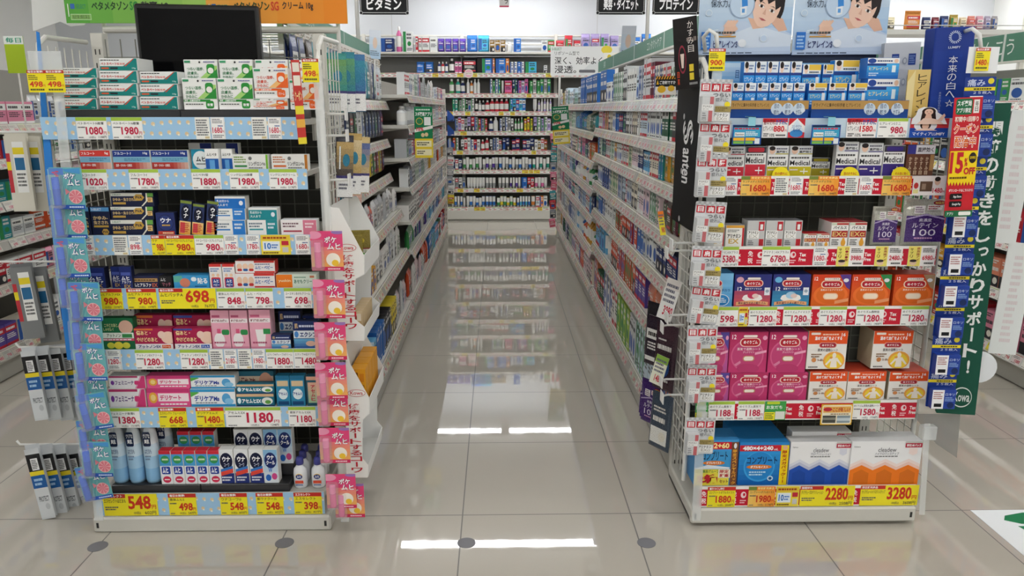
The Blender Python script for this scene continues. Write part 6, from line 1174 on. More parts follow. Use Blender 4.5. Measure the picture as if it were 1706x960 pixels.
# ---- right aisle
RXF = RX0 + .005
RZN = [1.45, 1.285, 1.12, .925, .74, .50, .165]
gondola('long cream shelving run with tilted price rails, right of the aisle, nearer part', -1, 2.76, 5.28, 1.065, RXF, RZN)
gondola('long cream shelving run with tilted price rails, right of the aisle, farther part', -1, 5.30, 8.42, 1.065, RXF, [1.45, 1.25, 1.05, .86, .66, .42, .165])
def runs(tag, s, xf, Y0, Y1, zs, specs, seed):
    for i, z in enumerate(zs):
        if specs[i]: fill(f'{SW[i]} shelf, {tag}', s, z, xf[i] if isinstance(xf, list) else xf, Y0, Y1, specs[i], f'goods on the {SW[i]} shelf, {tag}', seed + i)
bx = 'box'
runs('right aisle near part', -1, RXF, 2.78, 5.28, RZN, [
    [(.2, bx, PALE[:3] + PALE[2:3], (.04, .05), (.12, .14), .1), (.38, bx, DARK[1:2] + DARK[1:2] + PALE[1:2], (.04, .05), (.14, .18), .1), (.75, bx, PALE[:2] + PALE[3:4] + PALE[:1], (.05, .07), (.12, .18), .1), (1, bx, COLD[:1], (.12, .14), (.18, .2), .05)],
    [(.12, bx, GREEN[:2] + DARK[2:], (.05, .07), (.12, .14), .06), (.5, bx, PALE, (.03, .04), (.11, .14), .08), (.7, bx, GREEN + COLD, (.03, .05), (.1, .13), .08), (1, bx, PALE + WARM[3:], (.03, .05), (.1, .13), .08)],
    [(.1, 'pouch', WARM[2:], (.06, .08), (.12, .14), .02), (.45, bx, COLD + PALE, (.03, .05), (.1, .13), .08), (.7, bx, DARK[2:3] + WARM[2:3] + PALE, (.03, .05), (.1, .13), .08), (1, bx, COLD + PALE, (.03, .05), (.1, .13), .08)],
    [(.12, 'pouch', DARK + WARM, (.06, .08), (.12, .15), .02), (.55, bx, PALE, (.04, .05), (.12, .15), .1), (.75, bx, PALE[2:3] + WARM[2:3], (.04, .06), (.12, .15), .1), (1, bx, COLD, (.05, .1), (.12, .16), .1)],
    [(.15, bx, COLD[2:4] + WARM[2:3], (.05, .07), (.12, .15), .1), (.3, bx, COLD + PALE, (.05, .08), (.12, .15), .1), (.62, bx, ORANGE, (.05, .07), (.13, .15), .12), (.8, bx, PALE + COLD, (.06, .1), (.12, .16), .12), (1, bx, COLD + WARM, (.06, .1), (.12, .16), .12)],
    [(.15, 'pouch', DARK + WARM, (.08, .1), (.14, .18), .03), (.3, bx, COLD + WARM[2:3], (.06, .08), (.16, .2), .1), (.62, bx, ORANGE, (.05, .07), (.16, .2), .12), (.8, 'bottle', PALE + COLD, (.06, .08), (.16, .2), .1), (1, bx, COLD, (.06, .1), (.14, .2), .1)],
    [(.12, bx, WARM, (.08, .1), (.18, .24), .1), (.35, bx, PALE + ORANGE[3:], (.06, .08), (.22, .26), .1), (.5, bx, COLD[2:3] + GREEN, (.08, .1), (.2, .24), .1), (.7, bx, WARM[3:] + ORANGE, (.08, .12), (.2, .26), .12), (1, bx, COLD + WARM + GREEN, (.06, .1), (.16, .24), .12)]], 100)
MX = lambda k, h: [(.4, k, MIX, (.05, .08), h, .1), (.7, bx, PALE + COLD, (.05, .1), h, .1), (1, 'pouch', MIX, (.08, .1), h, .03)]
runs('right aisle far part', -1, RXF, 5.32, 8.42, [1.45, 1.25, 1.05, .86, .66, .42, .165], [[(.25, bx, COLD[:2], (.1, .14), (.18, .2), .05), (1, bx, PALE + WARM[2:3], (.05, .08), (.1, .16), .1)], MX('pouch', (.12, .16)), MX(bx, (.1, .15)), MX('bottle', (.1, .15)), MX(bx, (.1, .15)), MX('bottle', (.14, .2)), MX(bx, (.14, .2))], 140)
# ---- left aisle
LXF = -.575
LZB = [1.50, 1.31, 1.10, .91, .69, .49, .165]
gondola('cream shelving run left of the aisle, farther part with deep shelves', 1, 4.95, 8.42, -.98, LXF, LZB)
LZA = [1.455, 1.225, 1.01, .78, .52, .165]
gondola('cream shelving run left of the aisle, nearer part with hooks', 1, 2.76, 4.93, -.98, LXF, LZA, xfs=[-.70, -.70, -.69, -.63, -.60, -.578], hooks=3)
WG = [('white', '#e4e6e6'), ('pale grey', '#c8cacb'), ('pale grey', '#b9bcbf'), ('white', '#eceae6')]
runs('left aisle far part', 1, LXF, 4.97, 8.42, LZB, [
    [(.25, bx, WG, (.06, .08), (.14, .16), .05), (.6, 'pouch', WG + WARM[3:4], (.05, .08), (.12, .18), .02), (1, bx, WARM[3:4] + DARK[1:2] + WG, (.06, .1), (.08, .14), .08)],
    [(.3, 'bottle', WG, (.06, .08), (.12, .14), .06), (.6, 'pouch', WG, (.06, .08), (.12, .16), .02), (1, bx, WG, (.05, .08), (.1, .14), .08)],
    [(.3, bx, WARM[1:2] + WG, (.04, .06), (.1, .12), .08), (1, bx, WARM + WG, (.05, .08), (.1, .14), .08)],
    [(.3, bx, WG + WARM[3:4], (.05, .07), (.1, .14), .06), (1, 'pouch', WG + WARM[:4], (.06, .08), (.12, .15), .02)],
    [(.4, bx, WG + WARM[2:3], (.07, .1), (.1, .14), .1), (1, bx, PALE + WG, (.05, .08), (.12, .15), .1)],
    [(.4, 'pouch', COLD + GREEN, (.08, .1), (.13, .16), .03), (1, bx, COLD[:3] + PALE, (.06, .1), (.1, .14), .1)],
    [(.4, 'pouch', ORANGE[:1] + PALE, (.08, .1), (.14, .2), .03), (.6, bx, COLD[:2], (.06, .1), (.14, .2), .1), (1, bx, MIX, (.06, .1), (.14, .2), .1)]], 200)
runs('left aisle near part', 1, [0, 0, 0, -.635, -.605, -.583], 3.0, 4.93, [0, 0, 0, .78, .52, .165], [None, None, None,
    [(.5, 'pouch', ORANGE[:1] + WG + DARK[2:3], (.08, .1), (.13, .16), .03), (1, 'pouch', WG + COLD[:2] + DARK[:1], (.07, .1), (.13, .16), .03)],
    [(.3, bx, WARM[2:3], (.05, .08), (.1, .14), .1), (.6, 'pouch', COLD[:1] + GREEN + WG, (.1, .12), (.14, .18), .03), (1, 'pouch', WG + WARM[:1], (.08, .1), (.14, .2), .03)],
    [(.35, bx, COLD[:2] + PALE[3:4], (.06, .1), (.12, .18), .1), (.6, bx, DARK[:1] + GREEN[4:], (.06, .08), (.14, .2), .1), (1, 'pouch', ORANGE[:1] + PALE, (.08, .1), (.14, .22), .03)]], 230)
# hooks with hanging packs in the near part of the left aisle
hk_ = MB(); hk_.tube([(0, 0, 0), (.232, 0, 0), (.242, 0, .012)], .0025, '#e6e6e3', 6); HOOK = hk_.mesh('peg_hook'); HOOK.materials.append(PAINT)
HP = [[('teal', '#2f8a98'), ('white', '#dfe5e8'), ('grey', '#8d9298'), ('navy', '#2a3a6c'), ('dark brown', '#4a3a30')], [('charcoal', '#44464c'), ('white', '#dcdedf'), ('purple', '#5a4470'), ('navy', '#27365c')], [('pink', '#d8a0a4'), ('yellow', '#e6d23c'), ('green', '#3a7a4c'), ('red', '#b8323c'), ('maroon', '#6a2438'), ('white', '#e4e4e0')]]
for r, (zh, hh) in enumerate(((1.668, .2), (1.412, .165), (1.188, .155))):
    rg = random.Random(50 + r)
    for i in range(19):
        y = 2.84 + .111 * i; o = link('peg_hook', HOOK, None, None, (-.955, y, zh)); reg(o, 'hook', 'white wire peg hook', f'{SW[r]} hook row, left aisle', y, 0, 'peg hooks on the left aisle', 'from near end')
        cn, c = rg.choice(HP[r]); sd = rg.randint(0, 5)
        for k in range(2): put('pouch', cn, c, sd, .09, hh, .014, (-.722 - .02 * k, y, zh - hh + .0 + .001 * k), (0, R(rg.uniform(-3, 3)), R(90)), f'{SW[r]} hook row, left aisle', y + .001 * k, 'from near end', f'packs hanging on the {SW[r]} hook row')
# tall packs hanging at the near end beside the left unit, facing the viewer
def tallpack(c1, c2, seed):
    def a(f): f.r(-.1, -.12, 1.1, .3, '#f0f0f0'); f.r(-.1, .3, 1.1, .36, '#3a3470'); f.grad(-.1, .36, 1.1, 1.1, c1, c2, 5); f.e(.6, .7, .25, .14, '#1f7a98'); f.r(.1, .5, .2, 1.0, '#e9eef0'); f.l(.1, .04, .8, .2, 2, '#556', seed)
    return a
for i, (x, y0, y1, c1, c2, Y) in enumerate(((562, 88, 186, '#2f8a84', '#6a9c58', 2.725), (576, 86, 188, '#1f7a8c', '#5a9a6a', 2.755), (593, 90, 186, '#2f6a9c', '#2a88a0', 2.785))):
    a, b = atY(x, y0, Y), atY(x, y1, Y); o = pouch_obj('hanging_pack', .075, a.z - b.z, .012, c1, tallpack(c1, c2, i), (b.x, Y, b.z), (0, R(1), R(20)), key=('tall', i)); reg(o, 'pack', 'tall teal and green pack', 'right of the left unit', b.x, 0, 'tall packs by the left unit')
for i, (x, y0, y1, c1, c2, Y) in enumerate(((566, 225, 330, '#2a2a34', '#c8a86a', 2.58), (580, 222, 325, '#b89a5a', '#d8c49a', 2.62), (594, 228, 322, '#c8b07a', '#3a5a9c', 2.67), (562, 300, 380, '#c07a78', '#e0b0a0', 2.775), (582, 305, 378, '#c88a84', '#e6c4b4', 2.82))):
    a, b = atY(x, y0, Y), atY(x, y1, Y); o = pouch_obj('hanging_pack', .06, a.z - b.z, .012, c1, tallpack(c1, c2, i + 3), (b.x + .015, Y, b.z), (0, R(4), R(25)), key=('tall2', i)); reg(o, 'pack', 'slim pink pack' if i > 2 else 'slim tan and black pack', 'side hook of the left unit', b.x, 0, 'slim packs on the side hook')
for i, (y, z) in enumerate(((226, 1.31), (300, 1.13), (190, 1.4))):
    p = atY(545, y, 2.5); m = MB(); m.tube([(-.04, .0, 0), (.0, 0, 0), (.055, .01, 0)], .004, '#ecece8', 8); m.box(.053, -.012, -.02, .057, .03, .02, '#f0f0ee', .001); o = link('peg_hook', m.mesh('peg_hook'), PAINT, None, (LX1 + .035, 2.5, p.z)); reg(o, 'hook', 'white plastic side hook', 'aisle side of the left unit', p.z, 0, 'side hooks on the left unit', 'from bottom')
# hooks and black pouches on the aisle side of the right unit
for i, (x, y0, y1, c, Y, lb) in enumerate(((1086, 505, 592, '#26222c', 2.86, 0), (1100, 530, 596, '#26222c', 2.8, 0), (1112, 528, 610, '#2c2030', 2.74, 0), (1128, 540, 650, '#3a2230', 2.68, 0), (1086, 634, 700, '#43246f', 2.84, 1), (1102, 642, 706, '#43246f', 2.76, 1), (1112, 655, 748, '#3c4a5c', 2.70, 2))):
    a, b = atY(x, y0, Y), atY(x, y1, Y); o = pouch_obj('supplement_pouch', .1, a.z - b.z, .016, c, lutein if lb == 1 else generic(c, i), (RX0 - .05 - .012 * (i % 3), Y, b.z), (0, R(3), R(-52)), key=('bp', i)); reg(o, 'supplement pouch', ('black hanging pouch', 'purple hanging pouch', 'slate hanging pouch')[lb], 'aisle side of the right unit', Y, 0, 'pouches hanging on the right unit', 'from far end')
for i, (x, y) in enumerate(((1128, 405), (1120, 418), (1120, 525), (1112, 542), (1110, 632), (1112, 658))):
    p = atX(x, y, RX0 - .06); m = MB(); m.tube([(.066, 0, 0), (0, 0, 0), (-.02, -.01, 0)], .004, '#ecece8', 8); m.box(-.024, -.035, -.024, -.02, .012, .016, '#f0f0ee', .001); o = link('peg_hook', m.mesh('peg_hook'), PAINT, None, (RX0 - .06, p.y, p.z)); reg(o, 'hook', 'white plastic side hook', 'aisle side of the right unit', p.z + p.y * .01, 0, 'side hooks on the right unit', 'from bottom')
for i, (x0, y0, x1, y1, r, lb) in enumerate(((1092, 462, 1118, 532, 14, 'tilted white price sheet on side hook, upper'), (1080, 590, 1102, 640, 14, 'tilted green-white price sheet on side hook, lower'), (1100, 352, 1110, 392, -10, 'yellow price sheet beside black board'))):
    o = board('price_sheet', x0, y0, x1, y1, 2.66, .0008, '#f2f2ee', lambda f, i=i: (f.r(0, .75, 1, 1, ('#e9e4e0', '#8fb84c', '#f0822c')[i]), f.r(0, 0, 1, .75, ('#f4f4f2', '#eef0dc', '#f2e13c')[i]), f.l(.1, .4, .9, .9, 4, '#667'), f.t(('3980', '1480', '980')[i], .3, .1, .92, .34, '#c8304a', .03)), (0, R(r), R(-35))); single(o, 'price sheet', lb)

# headers along the gondola tops
def header(name, xh, Y0, Y1, z0, z1, s, words, label):
    e = empty(name, (xh, (Y0 + Y1) / 2, z0), (0, 0, R(90) if s > 0 else R(-90))); single(e, 'header board', label); w, h = Y1 - Y0, z1 - z0
    m = MB(); m.box(-w / 2, 0, 0, w / 2, .01, h, '#3f7d62', .001); f = Face(m, (-w / 2, 0, 0), (1, 0, 0), (0, 0, 1), w, h); n = max(1, round(w / .9))
    for i in range(1, n): f.r(i / n - .003, 0, i / n + .003, 1, '#cfd8d0')
    for t, u0, u1 in words:
        if t == '*': f.e(u0, .5, .03, .42, '#5fae6c', 24); f.p([(u0 - .002, .15), (u0 + .002, .15), (u0 + .002, .85), (u0 - .002, .85)], '#2f7a50'); f.p([(u0, .3), (u0 + .02, .6), (u0, .42)], '#2f7a50'); f.p([(u0, .3), (u0, .42), (u0 - .02, .6)], '#2f7a50')
        else: f.t(t, u0, .22, u1, .8, '#e4ece4', .0, True)
    part('panel', m, PAINT, e)
    m = MB(); m.box(-w / 2, .012, -.1, -w / 2 + .02, .03, h, CRM); m.box(w / 2 - .02, .012, -.1, w / 2, .03, h, CRM); m.box(-w / 2, -.004, -.012, w / 2, .02, -.001, CRM, .001); part('bracket', m, PAINT, e)
    return e
header('header_board', -.74, 2.8, 4.9, 1.715, 1.775, 1, [('かゆみ', .02, .1), ('虫さされ', .14, .26)], 'green header board along the top of the left aisle shelving')
header('header_board', .86, 3.2, 6.7, 1.715, 1.80, -1, [('コンタクトケア', .62, .82), ('目薬', .1, .18)], 'green header board along the top of the right aisle shelving')
m = MB(); m.box(-1.05, -.002, 0, 1.05, .001, .05, '#e3e0dc'); f = Face(m, (-1.05, -.002, 0), (1, 0, 0), (0, 0, 1), 2.1, .05)
for i in range(26): f.r(.004 + i / 26, .06, .035 + i / 26, .94, random.choice(['#e9e6e0', '#e4d8c8', '#d8dcd8', '#e6dcd8'])); f.l(.006 + i / 26, .1, .033 + i / 26, .9, 3, '#a89a8a', i)
single(link('notice_strip', m.mesh('notice_strip'), PRINT, None, (-.735, 3.85, 1.655), (0, 0, R(90))), 'notice strip', 'long strip of printed notices under the left green header')
# hanging black aisle signs on poles
def asign(x0, x1, txt, Y, label):
    a, b = atY(x0, 24, Y), atY(x1, -28, Y); w, h = b.x - a.x, b.z - a.z; m = MB(); m.box(0, 0, 0, w, .012, h, '#111214', .001); f = Face(m, (0, 0, 0), (1, 0, 0), (0, 0, 1), w, h)
    f.r(.02, .05, .98, .95, '#e9e9e9'); f.r(.026, .062, .974, .938, '#111214')
    for cx in (.02, .98):
        for cy in (.05, .95): f.e(cx, cy, .035, .035 * w / h, '#e9e9e9', 14); f.e(cx, cy, .03, .03 * w / h, '#111214', 14)
    f.t(txt, .14, .14, .86, .52, '#f6f6f6', .03, True, 'c'); o = link('aisle_sign', m.mesh('aisle_sign'), PRINT, None, a); single(o, 'sign', label); return o
asign(600, 679, 'ビタミン', 4.80, 'black hanging sign with white border above the left shelving')
asign(994, 1076, '美容・ダイエット', 5.25, 'black hanging sign with white border, left of the right pole')
asign(1087, 1167, 'プロテイン', 5.25, 'black hanging sign with white border, right of the right pole')
for x, Y, z0, lb in ((594, 4.81, 1.6, 'left'), (1080, 5.26, 1.6, 'right')):
    p = atY(x, 20, Y); m = MB(); m.tube([(0, 0, z0), (0, 0, 2.6)], .012, '#dddbd6', 10); m.tube([(-.33 if lb == 'right' else -.01, 0, 2.2), (.36, 0, 2.2)], .006, '#dddbd6', 8); single(link('sign_pole', m.mesh('sign_pole', True), PAINT, None, (p.x, p.y + .014, 0)), 'pole', f'white pole holding the black sign above the {lb} shelving')
p = atY(840, 12, 9.3); m = MB(); m.box(-.055, 0, 0, .055, .002, .24, '#f6f6f4'); f = Face(m, (-.055, 0, 0), (1, 0, 0), (0, 0, 1), .11, .24); f.vt('カメラ', .54, .14, .92, .95, '#222', .02); f.vt('作動中', .1, .3, .46, .95, '#222', .02); f.r(0, 0, 1, .07, '#e0607c'); m.box(-.002, .0, .24, .002, .002, max(.25, CEIL - p.z - .001), '#ddd'); single(link('ceiling_tag', m.mesh('ceiling_tag'), PRINT, None, p), 'tag', 'white camera notice hanging from the ceiling')
def deep(f): f.r(0, 0, 1, 1, '#eceeee'); f.p([(.4, 0), (.62, .5), (.9, .5), (.9, 0)], '#dfe3e4'); f.t('S-SELECT', .02, .86, .16, .95, '#3a9a6a', .01); f.t('リポソーム型で', .06, .7, .42, .83, '#333', .0); f.t('深く、効率よく', .06, .38, .76, .64, '#2c2c30', .01); f.t('浸透。', .06, .08, .38, .34, '#2c2c30', .01); f.e(.82, .88, .08, .14, '#ecd84c'); f.r(.78, .5, .98, .78, '#f6f4e8'); f.e(.86, .64, .03, .08, '#e0c83c'); f.rr(.42, .1, .66, .2, '#6a6a70', .4)
o = board('hanging_sign', 917, 77, 1030, 126, 8.40, .004, '#eceeee', deep); single(o, 'sign', 'large pale sign with grey Japanese writing at far end of right shelving')
p = atY(932, 160, 8.41); m = MB(); m.tube([(0, 0, 1.4), (0, 0, atY(932, 126, 8.41).z + .2)], .012, '#e0e0dc', 10); single(link('sign_pole', m.mesh('sign_pole', True), PAINT, None, (p.x, 8.43, 0)), 'pole', 'white pole behind the large pale sign')
for (x0, y0, x1, y1, Y, r, lb) in ((575 + 40, 50, 634, 98, 4.6, 20, 'pale blue leaflet card standing above the left shelving'), (1032, 43, 1056, 100, 6.2, -25, 'beige portrait card standing above the right shelving')):
    o = board('pop_card', x0, y0, x1, y1, Y, .003, '#b9cfe2', lambda f: (f.grad(0, 0, 1, 1, '#a8c6e0', '#d8dce4', 4), f.e(.5, .55, .2, .2, '#dcc4b4'), f.l(.1, .1, .9, .3, 3, '#6a7a8a')), (0, R(3), R(r)), stick=.16); single(o, 'pop card', lb)
# green app posters
def app(f): f.r(0, .38, 1, 1, '#14794c'); f.r(0, 0, 1, .38, '#e9cf3a'); f.l(.1, .92, .9, .97, 1, '#cfe8d8'); f.t('スギ薬局アプリ', .05, .82, .95, .9, '#fff', .03); f.e(.28, .72, .2, .07, '#c8b45a'); f.e(.28, .72, .16, .055, '#2f7a4c'); f.r(.54, .64, .9, .8, '#eef2ee'); f.p([(0, .5), (1, .58), (1, .64), (0, .56)], '#f0eee8'); f.t('10%', .1, .53, .5, .6, '#c8303c', .04); f.e(.45, .45, .1, .04, '#e2c89a'); f.e(.65, .46, .1, .04, '#e2c89a'); f.r(.08, .22, .92, .34, '#f3ecc0'); f.l(.12, .24, .88, .32, 2, '#3a3a2c'); f.r(.08, .05, .92, .17, '#f3ecc0'); f.l(.12, .07, .6, .15, 2, '#3a3a2c')
single(board('app_poster', 692, 178, 722, 263, 5.0, .002, '#14794c', app), 'poster', 'green and yellow app poster hanging on the left shelving')
single(board('app_poster', 922, 177, 950, 240, 6.6, .002, '#14794c', app, (0, R(-4), 0)), 'poster', 'green and yellow app poster hanging at far right shelving')
# posts, blue trays and hanging strips at the far ends
for x, s, lb in ((LXF - .012, 1, 'left'), (RXF + .012, -1, 'right')):
    m = MB(); m.box(-.022, 0, 0, .022, .03, 1.62, CRM, .002)
    for i in range(30): m.box(-.012, -.0006, .1 + .05 * i, -.006, .001, .125 + .05 * i, '#8a8a84'); m.box(.006, -.0006, .1 + .05 * i, .012, .001, .125 + .05 * i, '#8a8a84')
    single(link('end_post', m.mesh('end_post'), PAINT, None, (x, 8.44, 0)), 'post', f'slotted end post of the {lb} aisle shelving')
for i, (z, h) in enumerate(((1.28, .12), (1.12, .12), (.98, .1))):
    e = empty('wall_tray', (LXF + .016, 8.6, z)); m = MB(); m.prism([(0, 0), (.07, .02), (.07, .05), (.004, h), (0, h)], 0, .003, '#1d4fa4'); m.prism([(0, 0), (.07, .02), (.07, .05), (.004, h), (0, h)], .12, .123, '#1d4fa4'); part('side_cheek', m, PLAST, e); m = MB(); m.box(.0, .0032, 0, .07, .1198, .004, '#1d4fa4'); m.box(.066, .0032, .0, .07, .1198, .05, '#2458b0'); part('tray_shell', m, PLAST, e); reg(e, 'tray', 'blue leaflet tray', 'far end of left shelving', z, z, 'blue trays', 'from bottom')
rg = random.Random(5)
for side, x, zt, n in ((1, LXF + .045, 1.0, 6), (-1, RXF - .045, 1.15, 10)):
    for k in range(n):
        cn, c = rg.choice([('red', '#b82a34'), ('pink', '#d87a94'), ('white', '#e4e4e2'), ('teal', '#2a8f98'), ('grey', '#8d9298')] if side < 0 else [('yellow', '#e8d040'), ('white', '#e4e4e2'), ('grey', '#9a9ea2')])
        put('pouch', cn, c, k % 4, .07, .1, .014, (x, 8.5, zt - .105 * k - .1), (0, R(rg.uniform(-8, 8)), 0), f'strip at far {"left" if side > 0 else "right"} end', zt - .105 * k, 'from bottom', 'packs on the far hanging strips')
    m = MB(); m.box(-.012, 0, 0, .012, .001, .105 * n + .1, '#fff'); single(link('clip_strip', m.mesh('clip_strip'), ACRYL, None, (x, 8.516, zt - .105 * n)), 'display strip', f'clear hanging strip at the far {"left" if side > 0 else "right"} shelving end')
# ================================================================== BACK WALL UNIT
YBW = 9.75
BR = [88, 124, 158, 188, 221, 253, 285, 316, 347]
e = empty('wall_shelving_unit', (0, YBW, 0)); single(e, 'shelving unit', 'wide cream shelving unit along the back wall')
XB0, XB1 = -4.0, 4.6
m = MB(); m.box(XB0, .0, .02, XB1, .42, atY(CX, 350, YBW).z, CRM, .004); m.box(XB0, .012, .0, XB1, .42, .02, '#8a8880'); part('base_plinth', m, PAINT, e)
zt = atY(CX, 55, YBW).z
m = MB(); m.box(XB0, .40, .1, XB1, .41, atY(CX, 88, YBW).z - .02, '#6c6b66'); part('back_panel', m, PAINT, e)
m = MB(); 
for z in (zt, zt - .1): m.tube([(XB0, .4, z), (XB1, .4, z)], .012, CRM, 8)
part('top_rail', m, PAINT, e)
for x in (-2.9, -1.7, -.45, .75, 1.95, 3.15):
    m = MB(); m.box(x - .02, .36, 0, x + .02, .398, zt + .02, CRM, .002); part('upright_post', m, PAINT, e)
BZ = []
for i, y in enumerate(BR):
    z = atY(CX, y - 1.5, YBW).z; BZ.append(z); m = MB(); m.box(XB0, .004, z - .025, XB1, .398, z, '#dad8d1', .002); sh = part('shelf', m, PAINT, e)
    if i > 0:
        for k in range(7):
            wd = (XB1 - XB0) / 7; m = MB(); m.box(.002, -.001, 0, wd - .002, .002, .055, '#e4e6e6'); strip_art(Face(m, (.002, -.001, 0), (1, 0, 0), (0, 0, 1), wd - .004, .055), 'cards', wd, 60 + i * 9 + k)
            part('price_rail', m, GLOSS, sh, loc=(XB0 + wd * k, 0, z - .048))
def bput(row, kind, cn, c, x0, x1, yt, seed=0, d=.08, dy=.02):
    Y = YBW + dy; a, b = atY(x0, yt, Y).x, atY(x1, yt, Y).x; z = BZ[row] + .0005; h = atY(CX, yt, Y).z - z; w = round((b - a) * 100) / 100 - .002; h = round(h * 50) / 50
    put(kind, cn, c, seed % 6, max(w, .02), max(h, .04), min(d, .3), ((a + b) / 2, Y, z), (0, 0, 0), f'{["top", "second", "third", "fourth", "fifth", "sixth", "seventh", "eighth", "bottom"][row]} shelf, back wall', a, 'from left', f'goods on the back wall shelf {row + 1}')
W_, BL, PU, RD, GD, NV, GR, TE, PK, YL, GY, OR, LV, BK, CY_ = ('white', '#eceeee'), ('blue', '#2f7ad0'), ('purple', '#5a3aa4'), ('red', '#c42a3a'), ('gold', '#8a6a2c'), ('navy', '#22336c'), ('green', '#4aa05a'), ('teal', '#2aa08c'), ('pink', '#dc6aa4'), ('yellow', '#e8d436'), ('grey', '#a8acae'), ('orange', '#e88a3c'), ('lavender', '#b8a8dc'), ('black', '#202024'), ('cyan', '#4ab4dc')
for (k, c, x0, x1, yt) in [('bottle', PK, 659, 668, 44), (bx, W_, 671, 687, 52), (bx, RD, 692, 696, 60), (bx, W_, 697, 702, 60), (bx, W_, 703, 715, 62), (bx, W_, 716, 728, 62), ('pouch', PU, 729, 740, 64), ('pouch', PU, 741, 752, 64), ('pouch', PU, 753, 764, 64), ('pouch', PU, 765, 776, 64), ('pouch', BL, 778, 795, 58), ('pouch', CY_, 796, 815, 57), (bx, GD, 816, 824, 66), (bx, GD, 825, 833, 66), (bx, GD, 834, 842, 66), ('bottle', W_, 844, 853, 70), (bx, BL, 856, 868, 64), (bx, W_, 903, 912, 66), (bx, GR, 913, 924, 66), ('pouch', RD, 927, 940, 66), ('pouch', RD, 941, 955, 57), ('pouch', RD, 956, 968, 66), ('pouch', LV, 969, 984, 56), ('pouch', LV, 985, 1000, 55), ('pouch', LV, 1001, 1016, 56), ('pouch', LV, 1017, 1032, 58), ('pouch', BL, 1052, 1068, 62), ('pouch', BL, 1070, 1086, 56), (bx, NV, 634, 656, 64)]:
    bput(0, k, *c, x0, x1, yt, int(x0), .1)
for (k, c, x0, x1, yt) in [('pouch', BL, 693, 707, 104), ('pouch', BL, 708, 722, 102), ('bottle', NV, 729, 734, 102), ('bottle', RD, 735, 740, 102), ('bottle', NV, 741, 746, 102), ('bottle', BK, 748, 757, 97), (bx, PK, 758, 763, 104), (bx, PK, 764, 769, 104), ('pouch', BK, 769, 795, 95), (bx, BL, 803, 819, 98), (bx, OR, 820, 824, 98), (bx, BL, 826, 842, 98), (bx, OR, 843, 848, 98), (bx, W_, 850, 855, 103), (bx, W_, 856, 861, 103), (bx, BL, 862, 867, 103), (bx, W_, 868, 873, 103), (bx, CY_, 875, 894, 104), (bx, W_, 906, 912, 110)]:
    bput(1, k, *c, x0, x1, yt, int(x0), .1)
def seq(row, yt, segs):
    rg = random.Random(row * 11)
    for x0, x1, n, kind, cs in segs:
        st = (x1 - x0) / n
        for i in range(n): bput(row, kind, *cs[i % len(cs)], x0 + st * i, x0 + st * (i + 1) - .4, yt + rg.choice((0, 0, 1, 2)), rg.randint(0, 5))
seq(2, 133, [(748, 757, 1, 'bottle', [GR]), (759, 775, 2, 'bottle', [TE, NV]), (777, 800, 4, 'bottle', [W_, OR, W_]), (816, 834, 4, bx, [W_, GR]), (835, 840, 1, 'tube', [W_]), (841, 853, 1, bx, [PK]), (854, 862, 2, bx, [NV]), (863, 880, 3, bx, [PK, LV]), (882, 918, 6, bx, [GR, GY, GR])])
seq(3, 164, [(753, 763, 2, bx, [TE]), (764, 790, 5, bx, [GY, W_, BK]), (791, 808, 3, 'bottle', [BK, GY]), (808, 848, 5, 'bottle', [RD]), (849, 876, 5, bx, [BL, CY_]), (888, 895, 1, 'tube', [W_]), (896, 920, 5, 'bottle', [LV, W_])])
seq(4, 196, [(758, 784, 5, bx, [GY, LV, W_]), (785, 812, 5, bx, [RD, GY]), (814, 830, 2, 'bottle', [NV, W_]), (832, 856, 5, bx, [W_, GY]), (857, 872, 3, 'bottle', [GR]), (873, 888, 3, bx, [YL]), (889, 918, 5, bx, [LV, W_])])
seq(5, 231, [(754, 764, 2, bx, [OR, W_]), (768, 800, 6, bx, [W_, RD, W_]), (801, 815, 2, 'bottle', [RD]), (816, 836, 4, bx, [W_, GY]), (837, 849, 2, bx, [NV]), (853, 866, 2, bx, [NV]), (871, 890, 3, bx, [NV]), (891, 912, 4, bx, [W_, GD])])
seq(6, 263, [(752, 770, 3, bx, [NV, W_]), (771, 803, 6, 'tube', [GR, W_]), (804, 830, 5, 'tube', [GY, PU]), (831, 886, 10, 'tube', [BL, W_, GY]), (887, 916, 5, 'tube', [TE, W_])])
seq(7, 295, [(752, 776, 4, bx, [W_, GY]), (778, 808, 6, 'tube', [W_]), (809, 826, 3, 'tube', [GY]), (830, 848, 3, 'tube', [GY]), (849, 868, 4, 'tube', [PU, W_]), (869, 878, 1, bx, [BL]), (879, 890, 2, bx, [RD]), (891, 912, 4, 'tube', [PK, W_])])
seq(8, 327, [(752, 776, 5, 'tube', [W_, BL]), (777, 808, 6, 'tube', [W_, BL]), (809, 826, 3, 'tube', [BL]), (828, 860, 6, 'tube', [GR, YL]), (861, 884, 5, 'tube', [BL, CY_]), (885, 892, 1, 'tube', [OR]), (893, 912, 3, bx, [W_, OR])])
Y = YBW - .03; p = atY(781, 131, Y); m = MB(); f = None; q = [(.055 * math.cos(R(a)), .055 * math.sin(R(a)) + .06) for a in range(0, 360, 15)]; m.prism(q, 0, .001, '#f2eede'); f = Face(m, (0, 0, 0), (1, 0, 0), (0, 0, 1), 1, 1); f.e(0, .06, .046, .046, '#f0b8cc'); f.r(-.04, .045, .04, .075, '#f6f2e6'); f.t('おすすめ', -.034, .05, .034, .07, '#a03a5a', .02); single(link('round_tag', m.mesh('round_tag'), PRINT, None, (p.x, Y, p.z)), 'round tag', 'round pink and cream tag on back wall second shelf')

